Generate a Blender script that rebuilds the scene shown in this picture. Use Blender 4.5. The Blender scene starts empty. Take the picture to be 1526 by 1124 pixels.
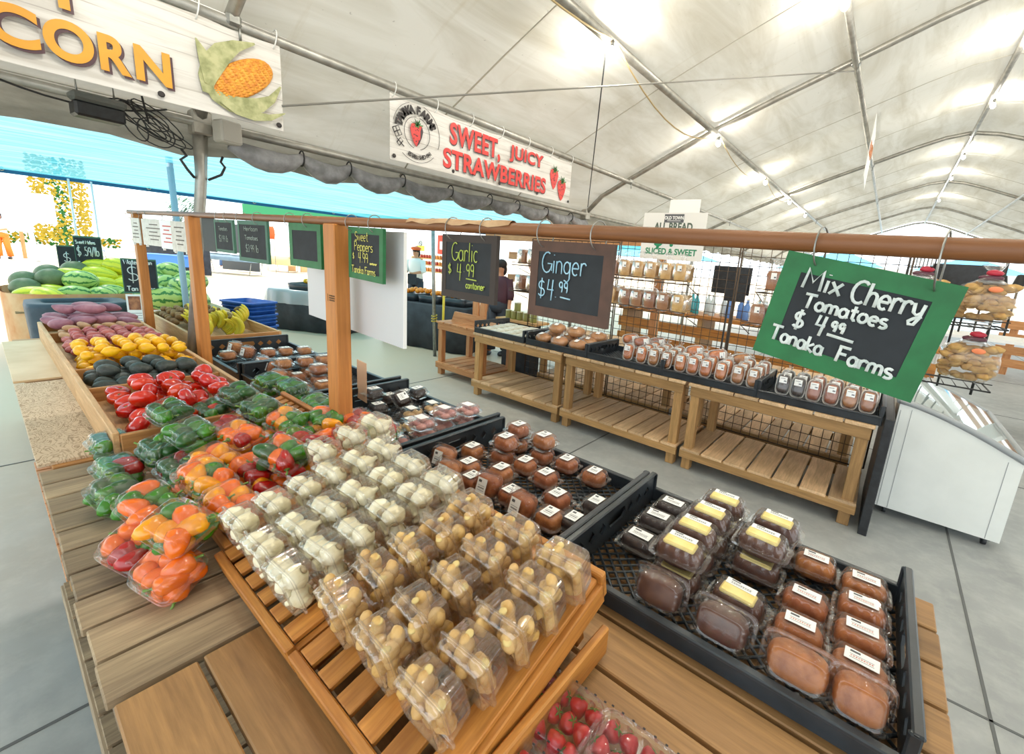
import bpy, math, random
from mathutils import Vector, Matrix, Euler, noise
PI = math.pi
SC = bpy.context.scene
COL = SC.collection
# ------------------------------------------------------------------ camera, sky, sun, exposure
F, CX, CY = 646.1, 830.3, 526.3
PITCH, ROLL, YAW = .2103, .079, -.6351
EYE = Vector((0, 0, 1.6))
_sy, _cy = math.sin(YAW), math.cos(YAW)
_f0, _r0, _u0 = Vector((_sy, _cy, 0)), Vector((_cy, -_sy, 0)), Vector((0, 0, 1))
FWD = _f0 * math.cos(PITCH) - _u0 * math.sin(PITCH)
_u = _u0 * math.cos(PITCH) + _f0 * math.sin(PITCH)
RGT = _r0 * math.cos(ROLL) + _u * math.sin(ROLL)
UPV = _u * math.cos(ROLL) - _r0 * math.sin(ROLL)
cam = bpy.data.objects.new('camera', bpy.data.cameras.new('camera'))
COL.objects.link(cam)
cam.data.sensor_width = 36
cam.data.lens = F / 1526 * 36
cam.data.shift_x = -(CX - 763) / 1526
cam.data.shift_y = -(562 - CY) / 1526
cam.data.clip_start = .02
cam.data.clip_end = 400
cam.matrix_world = Matrix(((RGT.x, UPV.x, -FWD.x, EYE.x), (RGT.y, UPV.y, -FWD.y, EYE.y), (RGT.z, UPV.z, -FWD.z, EYE.z), (0, 0, 0, 1)))
SC.camera = cam
SC.view_settings.view_transform = 'Standard'
SC.view_settings.look = 'None'
SC.view_settings.gamma = 1
SC.view_settings.use_curve_mapping = False
SC.view_settings.exposure = .5
SC.cycles.transparent_max_bounces = 40
SC.cycles.max_bounces = 8
SC.cycles.sample_clamp_indirect = 6
w = bpy.data.worlds.new('sky'); SC.world = w; w.use_nodes = True
bg = w.node_tree.nodes['Background']
bg.inputs[0].default_value = (.86, .94, 1, 1)
bg.inputs[1].default_value = 2.2
sun = bpy.data.objects.new('sun', bpy.data.lights.new('sun', 'SUN'))
COL.objects.link(sun)
sun.data.energy = 5.0
sun.data.angle = .03
sun.data.color = (1, .95, .86)
sun.rotation_euler = Vector((.60, .12, -.79)).to_track_quat('-Z', 'Y').to_euler()
random.seed(7)
R = random.Random(11)

def ray(px, py):
    return RGT * ((px - CX) / F) - UPV * ((py - CY) / F) + FWD
def at(px, py, z):
    d = ray(px, py); return EYE + d * ((z - EYE.z) / d.z)
def aty(px, py, y):
    d = ray(px, py); return EYE + d * (y / d.y)
def atx(px, py, x):
    d = ray(px, py); return EYE + d * (x / d.x)

# ------------------------------------------------------------------ mesh building
class MB:
    def __init__(s):
        s.v = []; s.f = []; s.m = []; s.t = []; s.s = []; s.mi = 0; s.tone = .5
    def add(s, vs, fs, M=None, smooth=False):
        b = len(s.v)
        s.v += [tuple(M @ Vector(p)) if M is not None else tuple(p) for p in vs]
        s.f += [[b + i for i in f] for f in fs]
        n = len(fs); s.m += [s.mi] * n; s.t += [s.tone] * n; s.s += [smooth] * n
        return s
    def box(s, c, d, M=None, bev=.0, tone=None):
        """box centred at c with size d, edges chamfered by bev"""
        if tone is not None: s.tone = tone
        hx, hy, hz = d[0] / 2, d[1] / 2, d[2] / 2
        T = Matrix.Translation(c)
        if M is not None: T = M @ T
        if bev <= 0:
            vs = [(x * hx, y * hy, z * hz) for x in (-1, 1) for y in (-1, 1) for z in (-1, 1)]
            fs = [(0, 1, 3, 2), (4, 6, 7, 5), (0, 4, 5, 1), (2, 3, 7, 6), (0, 2, 6, 4), (1, 5, 7, 3)]
            return s.add(vs, fs, T)
        vs = []; ix = {}
        for x in (-1, 1):
            for y in (-1, 1):
                for z in (-1, 1):
                    for k, p in enumerate(((x * hx, y * (hy - bev), z * (hz - bev)), (x * (hx - bev), y * hy, z * (hz - bev)), (x * (hx - bev), y * (hy - bev), z * hz))):
                        ix[x, y, z, k] = len(vs); vs.append(p)
        fs = []
        for q in (-1, 1):
            r = [(-1, -1), (1, -1), (1, 1), (-1, 1)]
            if q < 0: r = r[::-1]
            fs.append([ix[q, a, b, 0] for a, b in r])
            fs.append([ix[b, q, a, 1] for a, b in r])
            fs.append([ix[a, b, q, 2] for a, b in r])
        for a in (-1, 1):
            for b in (-1, 1):
                sg = a * b
                e = [ix[a, b, -1, 0], ix[a, b, -1, 1], ix[a, b, 1, 1], ix[a, b, 1, 0]]; fs.append(e if sg > 0 else e[::-1])
                e = [ix[-1, a, b, 1], ix[-1, a, b, 2], ix[1, a, b, 2], ix[1, a, b, 1]]; fs.append(e if sg > 0 else e[::-1])
                e = [ix[b, -1, a, 2], ix[b, -1, a, 0], ix[b, 1, a, 0], ix[b, 1, a, 2]]; fs.append(e if sg > 0 else e[::-1])
                for c_ in (-1, 1):
                    e = [ix[a, b, c_, 0], ix[a, b, c_, 1], ix[a, b, c_, 2]]; fs.append(e if a * b * c_ > 0 else e[::-1])
        return s.add(vs, fs, T)
    def tube(s, pts, r, n=8, M=None, flat=None, closed=False):
        pts = [Vector(p) for p in pts]
        rs = r if isinstance(r, (list, tuple)) else [r] * len(pts)
        vs = []; fs = []; L = len(pts)
        up = None
        for i, p in enumerate(pts):
            if closed: t = pts[(i + 1) % L] - pts[i - 1]
            else: t = pts[min(i + 1, L - 1)] - pts[max(i - 1, 0)]
            if t.length < 1e-9: t = Vector((0, 0, 1))
            t.normalize()
            if up is None:
                up = Vector((0, 0, 1)) if abs(t.z) < .9 else Vector((1, 0, 0))
            a = t.cross(up)
            if a.length < 1e-6: a = t.cross(Vector((1, .3, .2)))
            a.normalize(); b = a.cross(t).normalized(); up = b
            for k in range(n):
                q = 2 * PI * k / n
                o = (a * math.cos(q) + b * math.sin(q)) * rs[i]
                if flat: o = Vector((o.x * flat[0], o.y * flat[1], o.z * flat[2]))
                vs.append(p + o)
        for i in range(L if closed else L - 1):
            j = (i + 1) % L
            for k in range(n):
                l = (k + 1) % n
                fs.append((i * n + k, i * n + l, j * n + l, j * n + k))
        if not closed:
            fs.append(tuple(range(n))[::-1]); fs.append(tuple((L - 1) * n + k for k in range(n)))
        return s.add(vs, fs, M, True)
    def loft(s, rings, M=None, cap0=True, cap1=True, smooth=True):
        n = len(rings[0]); vs = [p for r in rings for p in r]; fs = []
        for i in range(len(rings) - 1):
            for k in range(n):
                l = (k + 1) % n
                fs.append((i * n + k, i * n + l, (i + 1) * n + l, (i + 1) * n + k))
        if cap0: fs.append(tuple(range(n))[::-1])
        if cap1: fs.append(tuple((len(rings) - 1) * n + k for k in range(n)))
        return s.add(vs, fs, M, smooth)
    def ell(s, c, r, M=None, nu=14, nv=9, p=2.0, amp=0., fr=1., seed=0., taper=0., bend=0.):
        """superellipsoid with noise, tapered along x"""
        T = Matrix.Translation(c) if M is None else M @ Matrix.Translation(c)
        e = 2 / p
        pw = lambda q: math.copysign(abs(q) ** e, q)
        vs = []
        def put(x, y, z):
            k = 1.0
            if amp:
                k += amp * noise.noise(Vector((x * fr + seed, y * fr + seed * .7, z * fr - seed)))
            tp = 1 - taper * x
            vs.append((x * r[0] * k, y * r[1] * k * tp + bend * x * x, z * r[2] * k * tp))
        for i in range(1, nv):
            a = -PI / 2 + PI * i / nv
            for k in range(nu):
                b = 2 * PI * k / nu
                put(pw(math.cos(a)) * pw(math.cos(b)), pw(math.cos(a)) * pw(math.sin(b)), pw(math.sin(a)))
        b0 = len(vs); put(0, 0, -1); put(0, 0, 1)
        fs = []
        for i in range(nv - 2):
            for k in range(nu):
                l = (k + 1) % nu
                fs.append((i * nu + k, i * nu + l, (i + 1) * nu + l, (i + 1) * nu + k))
        for k in range(nu):
            l = (k + 1) % nu
            fs.append((b0, l, k)); fs.append((b0 + 1, (nv - 2) * nu + k, (nv - 2) * nu + l))
        return s.add(vs, fs, T, True)
    def lathe(s, prof, n=16, M=None, lobes=0, amp=0., smooth=True):
        rings = []
        for r, z in prof:
            rings.append([(r * (1 + amp * math.cos(lobes * 2 * PI * k / n)) * math.cos(2 * PI * k / n), r * (1 + amp * math.cos(lobes * 2 * PI * k / n)) * math.sin(2 * PI * k / n), z) for k in range(n)])
        return s.loft(rings, M, smooth=smooth)
    def quad(s, a, b, c, d):
        return s.add([a, b, c, d], [(0, 1, 2, 3)])
    def poly(s, pts, M=None, th=0.):
        """polygon given in 3-D, optionally extruded along th (vector)"""
        n = len(pts)
        if not th: return s.add(pts, [tuple(range(n))], M)
        th = Vector(th)
        vs = [Vector(p) for p in pts] + [Vector(p) + th for p in pts]
        fs = [tuple(range(n))[::-1], tuple(range(n, 2 * n))] + [(k, (k + 1) % n, n + (k + 1) % n, n + k) for k in range(n)]
        return s.add(vs, fs, M)
    def mesh(s, name, mats):
        me = bpy.data.meshes.new(name)
        me.from_pydata(s.v, [], s.f)
        for m in (mats if isinstance(mats, (list, tuple)) else [mats]): me.materials.append(m)
        me.polygons.foreach_set('material_index', s.m)
        me.polygons.foreach_set('use_smooth', s.s)
        a = me.attributes.new('tone', 'FLOAT', 'FACE'); a.data.foreach_set('value', s.t)
        me.update()
        return me
    def build(s, name, mats, parent=None, loc=None, rot=None):
        return obj(name, s.mesh(name, mats), parent, loc, rot)

def obj(name, me, parent=None, loc=None, rot=None):
    o = bpy.data.objects.new(name, me); COL.objects.link(o)
    if parent is not None: o.parent = parent
    if loc is not None: o.location = loc
    if rot is not None: o.rotation_euler = rot
    return o
def tag(o, label=None, cat=None, group=None, kind=None):
    if label: o['label'] = label
    if cat: o['category'] = cat
    if group: o['group'] = group
    if kind: o['kind'] = kind
    return o
def thing(name, label, cat, loc=(0, 0, 0), rot=(0, 0, 0), group=None):
    o = bpy.data.objects.new(name, None); COL.objects.link(o)
    o.empty_display_size = .05
    o.location = loc; o.rotation_euler = rot
    return tag(o, label, cat, group)
def struct(name, mb, m, label=None):
    return tag(mb.build(name, m), label, None, None, 'structure')
KIDS = {}
def copy_tree(o, parent=None):
    c = o.copy(); COL.objects.link(c)
    if parent is not None: c.parent = parent
    for ch in list(o.children): copy_tree(ch, c)
    return c
class Kind:
    """one prototype of a kind of thing; the first placing moves the prototype, later ones copy it"""
    def __init__(s, make): s.make = make; s.o = None
    def put(s, loc, rot=(0, 0, 0), label=None, cat=None, group=None, scale=None):
        if s.o is None: s.o = o = s.make()
        else: o = copy_tree(s.o)
        o.location = loc; o.rotation_euler = rot
        if scale: o.scale = (scale,) * 3 if not isinstance(scale, (tuple, list)) else scale
        return tag(o, label, cat, group)
def RZ(a): return Matrix.Rotation(a, 4, 'Z')
def RX(a): return Matrix.Rotation(a, 4, 'X')
def RY(a): return Matrix.Rotation(a, 4, 'Y')
def TR(x, y, z): return Matrix.Translation((x, y, z))
ORD = ['first', 'second', 'third', 'fourth', 'fifth', 'sixth', 'seventh', 'eighth', 'ninth', 'tenth', 'eleventh', 'twelfth']

# ------------------------------------------------------------------ materials
def new_mat(name):
    m = bpy.data.materials.new(name); m.use_nodes = True
    nt = m.node_tree
    return m, nt, nt.nodes['Principled BSDF'], nt.nodes['Material Output']
def rgba(c): return (c[0], c[1], c[2], 1)
def hexc(h):
    c = [int(h[i:i + 2], 16) / 255 for i in (0, 2, 4)]
    return tuple(x / 12.92 if x <= .04045 else ((x + .055) / 1.055) ** 2.4 for x in c)
def node(nt, t, **kw):
    n = nt.nodes.new(t)
    for k, v in kw.items(): setattr(n, k, v)
    return n
def mix_rgb(nt, fac, a, b, blend='MIX'):
    n = node(nt, 'ShaderNodeMix', data_type='RGBA', blend_type=blend)
    for s, v in ((n.inputs[0], fac), (n.inputs[6], a), (n.inputs[7], b)):
        if hasattr(v, 'is_linked') or hasattr(v, 'links'): nt.links.new(v, s)
        else: s.default_value = v if isinstance(v, (int, float)) else rgba(v)
    return n.outputs[2]
def ramp(nt, src, stops):
    n = node(nt, 'ShaderNodeValToRGB')
    while len(n.color_ramp.elements) < len(stops): n.color_ramp.elements.new(.5)
    for e, (p, c) in zip(n.color_ramp.elements, stops):
        e.position = p; e.color = rgba(c) if not isinstance(c, (int, float)) else (c, c, c, 1)
    nt.links.new(src, n.inputs[0]); return n.outputs[0]
def tex_noise(nt, vec, scale, detail=4, rough=.55, dist=0.):
    n = node(nt, 'ShaderNodeTexNoise')
    n.inputs['Scale'].default_value = scale; n.inputs['Detail'].default_value = detail
    n.inputs['Roughness'].default_value = rough; n.inputs['Distortion'].default_value = dist
    if vec is not None: nt.links.new(vec, n.inputs['Vector'])
    return n.outputs['Fac']
def coords(nt, scale=(1, 1, 1), tone=False, kind='Object'):
    tc = node(nt, 'ShaderNodeTexCoord'); mp = node(nt, 'ShaderNodeMapping')
    mp.inputs['Scale'].default_value = scale
    nt.links.new(tc.outputs[kind], mp.inputs['Vector'])
    if tone:
        at_ = node(nt, 'ShaderNodeAttribute', attribute_name='tone')
        ml = node(nt, 'ShaderNodeMath', operation='MULTIPLY'); ml.inputs[1].default_value = 53.
        nt.links.new(at_.outputs['Fac'], ml.inputs[0])
        cb = node(nt, 'ShaderNodeCombineXYZ')
        for i in range(3): nt.links.new(ml.outputs[0], cb.inputs[i])
        nt.links.new(cb.outputs[0], mp.inputs['Location'])
    return mp.outputs[0]
def bump(nt, bs, src, strength=.2, dist=.01):
    b = node(nt, 'ShaderNodeBump'); b.inputs['Strength'].default_value = strength; b.inputs['Distance'].default_value = dist
    nt.links.new(src, b.inputs['Height']); nt.links.new(b.outputs[0], bs.inputs['Normal'])
def mat(name, c, rough=.5, c2=None, scale=12., lo=.35, hi=.65, bmp=0., metal=0., rnd=0., spec=None, coat=0., kind='Object', tr=0.):
    """principled with a two-colour noise and an optional random change per object"""
    m, nt, bs, out = new_mat(name)
    bs.inputs['Roughness'].default_value = rough; bs.inputs['Metallic'].default_value = metal
    if spec is not None: bs.inputs['Specular IOR Level'].default_value = spec
    if coat: bs.inputs['Coat Weight'].default_value = coat; bs.inputs['Coat Roughness'].default_value = .08
    bs.inputs['Base Color'].default_value = rgba(c)
    src = None
    if c2 is not None or bmp:
        f = tex_noise(nt, coords(nt, kind=kind), scale)
        if c2 is not None:
            src = ramp(nt, f, [(lo, c), (hi, c2)])
        if bmp: bump(nt, bs, f, bmp)
    if rnd:
        oi = node(nt, 'ShaderNodeObjectInfo')
        hs = node(nt, 'ShaderNodeHueSaturation')
        mr = node(nt, 'ShaderNodeMapRange'); mr.inputs['To Min'].default_value = 1 - rnd; mr.inputs['To Max'].default_value = 1 + rnd
        nt.links.new(oi.outputs['Random'], mr.inputs['Value']); nt.links.new(mr.outputs[0], hs.inputs['Value'])
        m2 = node(nt, 'ShaderNodeMapRange'); m2.inputs['To Min'].default_value = .5 - rnd * .06; m2.inputs['To Max'].default_value = .5 + rnd * .06
        nt.links.new(oi.outputs['Random'], m2.inputs['Value']); nt.links.new(m2.outputs[0], hs.inputs['Hue'])
        if src is not None: nt.links.new(src, hs.inputs['Color'])
        else: hs.inputs['Color'].default_value = rgba(c)
        src = hs.outputs[0]
    if src is not None: nt.links.new(src, bs.inputs['Base Color'])
    return m
def wood(name, c1, c2, axis=0, k=1., rough=.6, var=.3, knots=True):
    m, nt, bs, out = new_mat(name)
    sc = [22 * k] * 3; sc[axis] = 1.6 * k
    v = coords(nt, sc, tone=True)
    f = tex_noise(nt, v, 1., 6, .6, 1.2)
    g = tex_noise(nt, v, 5., 3, .6)
    col = ramp(nt, f, [(.3, c1), (.7, c2)])
    col = mix_rgb(nt, ramp(nt, g, [(.35, .0), (.75, .45)]), col, tuple(x * .55 for x in c1))
    at_ = node(nt, 'ShaderNodeAttribute', attribute_name='tone')
    mr = node(nt, 'ShaderNodeMapRange'); mr.inputs['To Min'].default_value = 1 - var; mr.inputs['To Max'].default_value = 1 + var
    nt.links.new(at_.outputs['Fac'], mr.inputs['Value'])
    hs = node(nt, 'ShaderNodeHueSaturation'); nt.links.new(mr.outputs[0], hs.inputs['Value']); nt.links.new(col, hs.inputs['Color'])
    nt.links.new(hs.outputs[0], bs.inputs['Base Color'])
    bs.inputs['Roughness'].default_value = rough
    bump(nt, bs, f, .25, .004)
    return m
def plastic(name, tint=(1, 1, 1), haze=.04, rough=.06, gl=1.0, body=(.9, .9, .9)):
    """thin clear packaging: see-through with a facing-dependent gloss and a little haze"""
    m, nt, bs, out = new_mat(name)
    nt.nodes.remove(bs)
    tr = node(nt, 'ShaderNodeBsdfTransparent'); tr.inputs[0].default_value = rgba(tint)
    gs = node(nt, 'ShaderNodeBsdfAnisotropic'); gs.inputs['Roughness'].default_value = rough; gs.inputs[0].default_value = (1, 1, 1, 1)
    df = node(nt, 'ShaderNodeBsdfDiffuse'); df.inputs[0].default_value = rgba(body)
    lw = node(nt, 'ShaderNodeFresnel'); lw.inputs['IOR'].default_value = 1.45
    ml = node(nt, 'ShaderNodeMath', operation='MULTIPLY'); ml.inputs[1].default_value = gl; ml.use_clamp = True
    nt.links.new(lw.outputs[0], ml.inputs[0])
    mn = node(nt, 'ShaderNodeMath', operation='MINIMUM'); mn.inputs[1].default_value = .5; nt.links.new(ml.outputs[0], mn.inputs[0]); ml = mn
    a = node(nt, 'ShaderNodeMixShader'); nt.links.new(ml.outputs[0], a.inputs[0]); nt.links.new(tr.outputs[0], a.inputs[1]); nt.links.new(gs.outputs[0], a.inputs[2])
    b = node(nt, 'ShaderNodeMixShader'); b.inputs[0].default_value = haze; nt.links.new(a.outputs[0], b.inputs[1]); nt.links.new(df.outputs[0], b.inputs[2])
    nt.links.new(b.outputs[0], out.inputs[0])
    return m
def cloth(name, c, trans=.5, c2=None, sc=(1, 1, 1), scale=2., see=0., lo=.4, hi=.7):
    """woven sheet that lets light through (diffuse + translucent)"""
    m, nt, bs, out = new_mat(name)
    nt.nodes.remove(bs)
    df = node(nt, 'ShaderNodeBsdfDiffuse'); tl = node(nt, 'ShaderNodeBsdfTranslucent')
    df.inputs[0].default_value = rgba(c); tl.inputs[0].default_value = rgba(c)
    if c2 is not None:
        col = ramp(nt, tex_noise(nt, coords(nt, sc), scale, 5, .6), [(lo, c), (hi, c2)])
        nt.links.new(col, df.inputs[0]); nt.links.new(col, tl.inputs[0])
    a = node(nt, 'ShaderNodeMixShader'); a.inputs[0].default_value = trans
    nt.links.new(df.outputs[0], a.inputs[1]); nt.links.new(tl.outputs[0], a.inputs[2])
    res = a
    if see:
        tp = node(nt, 'ShaderNodeBsdfTransparent')
        res = node(nt, 'ShaderNodeMixShader'); res.inputs[0].default_value = see
        nt.links.new(a.outputs[0], res.inputs[1]); nt.links.new(tp.outputs[0], res.inputs[2])
    nt.links.new(res.outputs[0], out.inputs[0])
    return m
def emit(name, c, s):
    m, nt, bs, out = new_mat(name)
    bs.inputs['Base Color'].default_value = rgba(c)
    bs.inputs['Emission Color'].default_value = rgba(c); bs.inputs['Emission Strength'].default_value = s
    return m

W_GREY_Y = wood('weathered planks across', hexc('77654f'), hexc('ad9878'), 1, rough=.7)
W_GREY_X = wood('weathered planks along', hexc('8f7b63'), hexc('b5a184'), 0, rough=.7)
W_ORG_X = wood('orange boards along', hexc('a05f22'), hexc('cf8f42'), 0, rough=.5, var=.15)
W_ORG_Y = wood('orange boards across', hexc('a05f22'), hexc('cf8f42'), 1, rough=.5, var=.15)
W_BRN_X = wood('brown boards along', hexc('86633c'), hexc('ad8351'), 0, rough=.55, var=.15)
W_ORG_Z = wood('orange posts', hexc('a8662a'), hexc('cf8a42'), 2, .5, rough=.55, var=.12)
W_TAN_X = wood('tan boards along', hexc('9c7748'), hexc('c69a62'), 0, rough=.6, var=.2)
W_TAN_Y = wood('tan boards across', hexc('bd9b74'), hexc('e2bf94'), 1, rough=.65, var=.25)
W_TAN_Z = wood('tan legs', hexc('9c7748'), hexc('c69a62'), 2, rough=.6, var=.2)
W_RED_X = wood('reddish boards along', hexc('b0703f'), hexc('d09a66'), 0, rough=.55, var=.15)
W_RED_Y = wood('reddish boards across', hexc('b0703f'), hexc('d09a66'), 1, rough=.55, var=.15)
W_RED_Z = wood('reddish legs', hexc('b0703f'), hexc('d09a66'), 2, rough=.55, var=.15)
W_BIN_X = wood('bin boards along', hexc('b98d5c'), hexc('d6b07f'), 0, rough=.6, var=.12)
W_BIN_Y = wood('bin boards across', hexc('a9743f'), hexc('c99459'), 1, rough=.6, var=.12)
W_BAR = wood('dowel', hexc('704422'), hexc('925f36'), 0, .6, rough=.5, var=.1)
def plywood():
    m, nt, bs, out = new_mat('rough plywood')
    v = coords(nt, (3.2, 7, 3))
    f = tex_noise(nt, v, 2.2, 2, .5, 3.0)
    wv = node(nt, 'ShaderNodeMath', operation='SINE'); ml = node(nt, 'ShaderNodeMath', operation='MULTIPLY'); ml.inputs[1].default_value = 42
    nt.links.new(f, ml.inputs[0]); nt.links.new(ml.outputs[0], wv.inputs[0])
    nt.links.new(ramp(nt, wv.outputs[0], [(.2, hexc('c9b396')), (.9, hexc('9c8468'))]), bs.inputs['Base Color'])
    bs.inputs['Roughness'].default_value = .75
    return m
M_PLY = plywood()
M_STEEL = mat('galvanised steel', hexc('a9a9a4'), .38, hexc('8f908c'), 20, metal=.85)
M_PIPE = mat('painted steel pipe', hexc('b5b2aa'), .4, hexc('9a978f'), 9, metal=.55)
M_BLACK = mat('black plastic', hexc('1d1f22'), .42, hexc('2a2d31'), 30)
M_TRAY = mat('black tray plastic', hexc('22272b'), .34, hexc('31383e'), 8)
M_WIRE = mat('dark wire', hexc('2b2a29'), .45, metal=.4)
M_CORD = mat('black cord', hexc('2a2b2c'), .6)
M_YCORD = mat('yellow cord', hexc('b8a070'), .6)
M_WHITE = mat('white board', hexc('e9e9e6'), .55)
M_PAPER = mat('white paper', hexc('f1f1ee'), .6)
M_INK = mat('black ink', hexc('2b2626'), .6)
M_REDINK = mat('red ink', hexc('c8443c'), .6)
M_CLEAR = plastic('clear plastic', (.995, .995, .995), .008, .065, 1.35)
M_CLEARW = plastic('clear plastic warm', (.995, .993, .985), .03, .085, 2.3)
M_FILM = plastic('clear film', (.99, .99, .99), .03, .14, 1.5)
# ------------------------------------------------------------------ ground
def concrete(name, c1, c2, c3, dust=None):
    m, nt, bs, out = new_mat(name)
    v = coords(nt)
    f = tex_noise(nt, v, 1.1, 6, .6, .4); g = tex_noise(nt, v, 9, 5, .65)
    col = ramp(nt, f, [(.35, c1), (.65, c2)])
    col = mix_rgb(nt, ramp(nt, g, [(.45, 0.), (.8, .6)]), col, c3)
    if dust:     # paler, dusty towards the open side of the tent
        sp = node(nt, 'ShaderNodeSeparateXYZ'); nt.links.new(v, sp.inputs[0])
        ad = node(nt, 'ShaderNodeMath', operation='MULTIPLY_ADD'); ad.inputs[1].default_value = 2.2
        nt.links.new(f, ad.inputs[0]); nt.links.new(sp.outputs['X'], ad.inputs[2])
        mr = node(nt, 'ShaderNodeMapRange'); mr.inputs['From Min'].default_value = -1.0; mr.inputs['From Max'].default_value = -4.5
        nt.links.new(ad.outputs[0], mr.inputs['Value'])
        col = mix_rgb(nt, mr.outputs[0], col, dust)
    nt.links.new(col, bs.inputs['Base Color']); bs.inputs['Roughness'].default_value = .55
    bump(nt, bs, g, .08, .004)
    return m
M_CONC = concrete('concrete slabs', hexc('8f9291'), hexc('a6a9a7'), hexc('b9bbb7'), hexc('bfae94'))
M_JOINT = mat('slab joint', hexc('5f6160'), .8)
M_GROUND = concrete('pale ground', hexc('c2ad90'), hexc('d6c5a8'), hexc('dccdb4'))
b = MB(); b.quad((-14, -14, 0), (14, -14, 0), (14, 40, 0), (-14, 40, 0)); struct('floor', b, M_CONC)
b = MB(); b.quad((-120, -90, -.004), (60, -90, -.004), (60, 120, -.004), (-120, 120, -.004)); struct('ground', b, M_GROUND)
b = MB()
for y in (-2.2, 2.15, 5.2, 8.2, 11.5): b.box((4.4, y, .001), (19.2, .012, .003))
for x in (-4.4, -1.9, .62, 3.1, 5.6, 8.1): b.box((x, 16, .001), (.012, 48, .003))
struct('floor_joint', b, M_JOINT)

# ------------------------------------------------------------------ tent
M_TENT = None
def tent_fabric():
    m, nt, bs, out = new_mat('white tent fabric')
    nt.nodes.remove(bs)
    v = coords(nt, (1.2, .25, 1.2))
    f = tex_noise(nt, v, 2.4, 5, .65, .6)
    v2 = coords(nt, (.5, 6, .5)); g = tex_noise(nt, v2, 1.2, 5, .7)
    v3 = coords(nt); s_ = tex_noise(nt, v3, 22, 2, .5)
    col = ramp(nt, f, [(.42, hexc('d6d3c9')), (.78, hexc('b8b19f'))])
    col = mix_rgb(nt, ramp(nt, g, [(.58, 0.), (.82, .55)]), col, hexc('b5a98f'))
    col = mix_rgb(nt, ramp(nt, s_, [(.74, 0.), (.78, .5)]), col, hexc('8f8a80'))
    df = node(nt, 'ShaderNodeBsdfDiffuse'); tl = node(nt, 'ShaderNodeBsdfTranslucent')
    nt.links.new(col, df.inputs[0]); nt.links.new(col, tl.inputs[0])
    a = node(nt, 'ShaderNodeMixShader'); a.inputs[0].default_value = .10
    nt.links.new(df.outputs[0], a.inputs[1]); nt.links.new(tl.outputs[0], a.inputs[2]); nt.links.new(a.outputs[0], out.inputs[0])
    return m
M_TENT = tent_fabric()
M_VAL = cloth('grey valance fabric', hexc('a9a59a'), .12, hexc('8c887d'), (1, 1, 3), 3)
RIDGE = .67
PROF = [(-4.21, 2.33), (-4.12, 2.40), (-3.86, 2.64), (-3.4, 2.87), (-2.8, 3.16), (-2.2, 3.43), (-1.5, 3.71), (-.75, 3.99), (-.1, 4.24), (.3, 4.37), (.67, 4.43)]
PROF = PROF + [(2 * RIDGE - x, z) for x, z in PROF[-2::-1]]
RIBS = [-3.7, 1.1, 6.1, 11.2, 15.8, 20.5, 25.2]
b = MB()
ys = []
for i in range(len(RIBS) - 1):
    for k in range(6): ys.append((RIBS[i] + (RIBS[i + 1] - RIBS[i]) * k / 6, math.sin(PI * k / 6)))
ys.append((RIBS[-1], 0))
rows = [[(x, y, z + .068 - .035 * s_ * (1 if 0 < j < len(PROF) - 1 else 0)) for j, (x, z) in enumerate(PROF)] for y, s_ in ys]
n = len(PROF)
b.add([p for r in rows for p in r], [(i * n + j, i * n + j + 1, (i + 1) * n + j + 1, (i + 1) * n + j) for i in range(len(rows) - 1) for j in range(n - 1)], smooth=True)
struct('ceiling', b, M_TENT)
M_SEAM = mat('fabric seam', hexc('b8b2a2'), .8)
# welded seams midway between the ribs
for k, (ya, yb) in enumerate(zip(RIBS[:-1], RIBS[1:])):
    for q in (.33, .67):
        y = ya + (yb - ya) * q
        b = MB(); b.tube([(x, y, z - .012) for x, z in PROF], .006, 5, flat=(1, 1.6, .5)); struct('ceiling_seam', b, M_SEAM)
def vband(x, name):
    b = MB(); r1 = []; r2 = []
    N = 80; vs = []
    for k in range(N + 1):
        y = RIBS[0] + (RIBS[-1] - RIBS[0]) * k / N
        vs += [(x, y, 2.42), (x - .05 * (1 if x < 0 else -1), y, 2.3), (x - .02 * (1 if x < 0 else -1) + .03 * math.sin(k * 1.9), y, 2.16 + .03 * math.sin(k * 2.3))]
    b.add(vs, [(3 * k + j, 3 * k + 3 + j, 3 * k + 4 + j, 3 * k + 1 + j) for k in range(N) for j in (0, 1)], smooth=True)
    struct(name, b, M_VAL)
vband(-4.2, 'wall_left_valance'); vband(5.54, 'wall_right_valance')
for y in RIBS:
    b = MB(); b.tube([(x, y, z) for x, z in PROF[1:-1]], .036, 8); struct('beam_rib', b, M_PIPE)
for x, z, r in ((-3.4, 2.87, .034), (-2.2, 3.43, .038), (-.75, 3.99, .034), (.67, 4.43, .034), (2.09, 3.99, .028), (3.54, 3.43, .028), (4.74, 2.87, .026), (-4.12, 2.40, .032), (5.46, 2.40, .032)):
    b = MB(); b.tube([(x, RIBS[0], z - .04), (x, RIBS[-1], z - .04)], r, 8); struct('beam_purlin', b, M_PIPE)
for x in (-4.15, 5.49):
    for y in RIBS:
        b = MB(); q = -.25 if x < 0 else 0; b.tube([(x, y + q, 0), (x, y - .02, 2.0), (x, y, 2.4)], [.036, .036, .05], 4); b.box((x, y, 2.36), (.12, .12, .16), bev=.01)
        b.box((x, y + q, .01), (.24, .24, .02)); struct('column', b, M_PIPE)
# clamps where purlins meet ribs
b = MB()
for y in RIBS[1:5]:
    for x, z in ((-3.4, 2.87), (-2.2, 3.43), (-.75, 3.99), (.67, 4.43)):
        b.box((x, y, z - .03), (.09, .08, .07), bev=.015); b.tube([(x + .02, y + .03, z - .05), (x + .02, y + .03, z - .13)], .008, 6)
struct('beam_clamp', b, M_STEEL)
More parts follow.
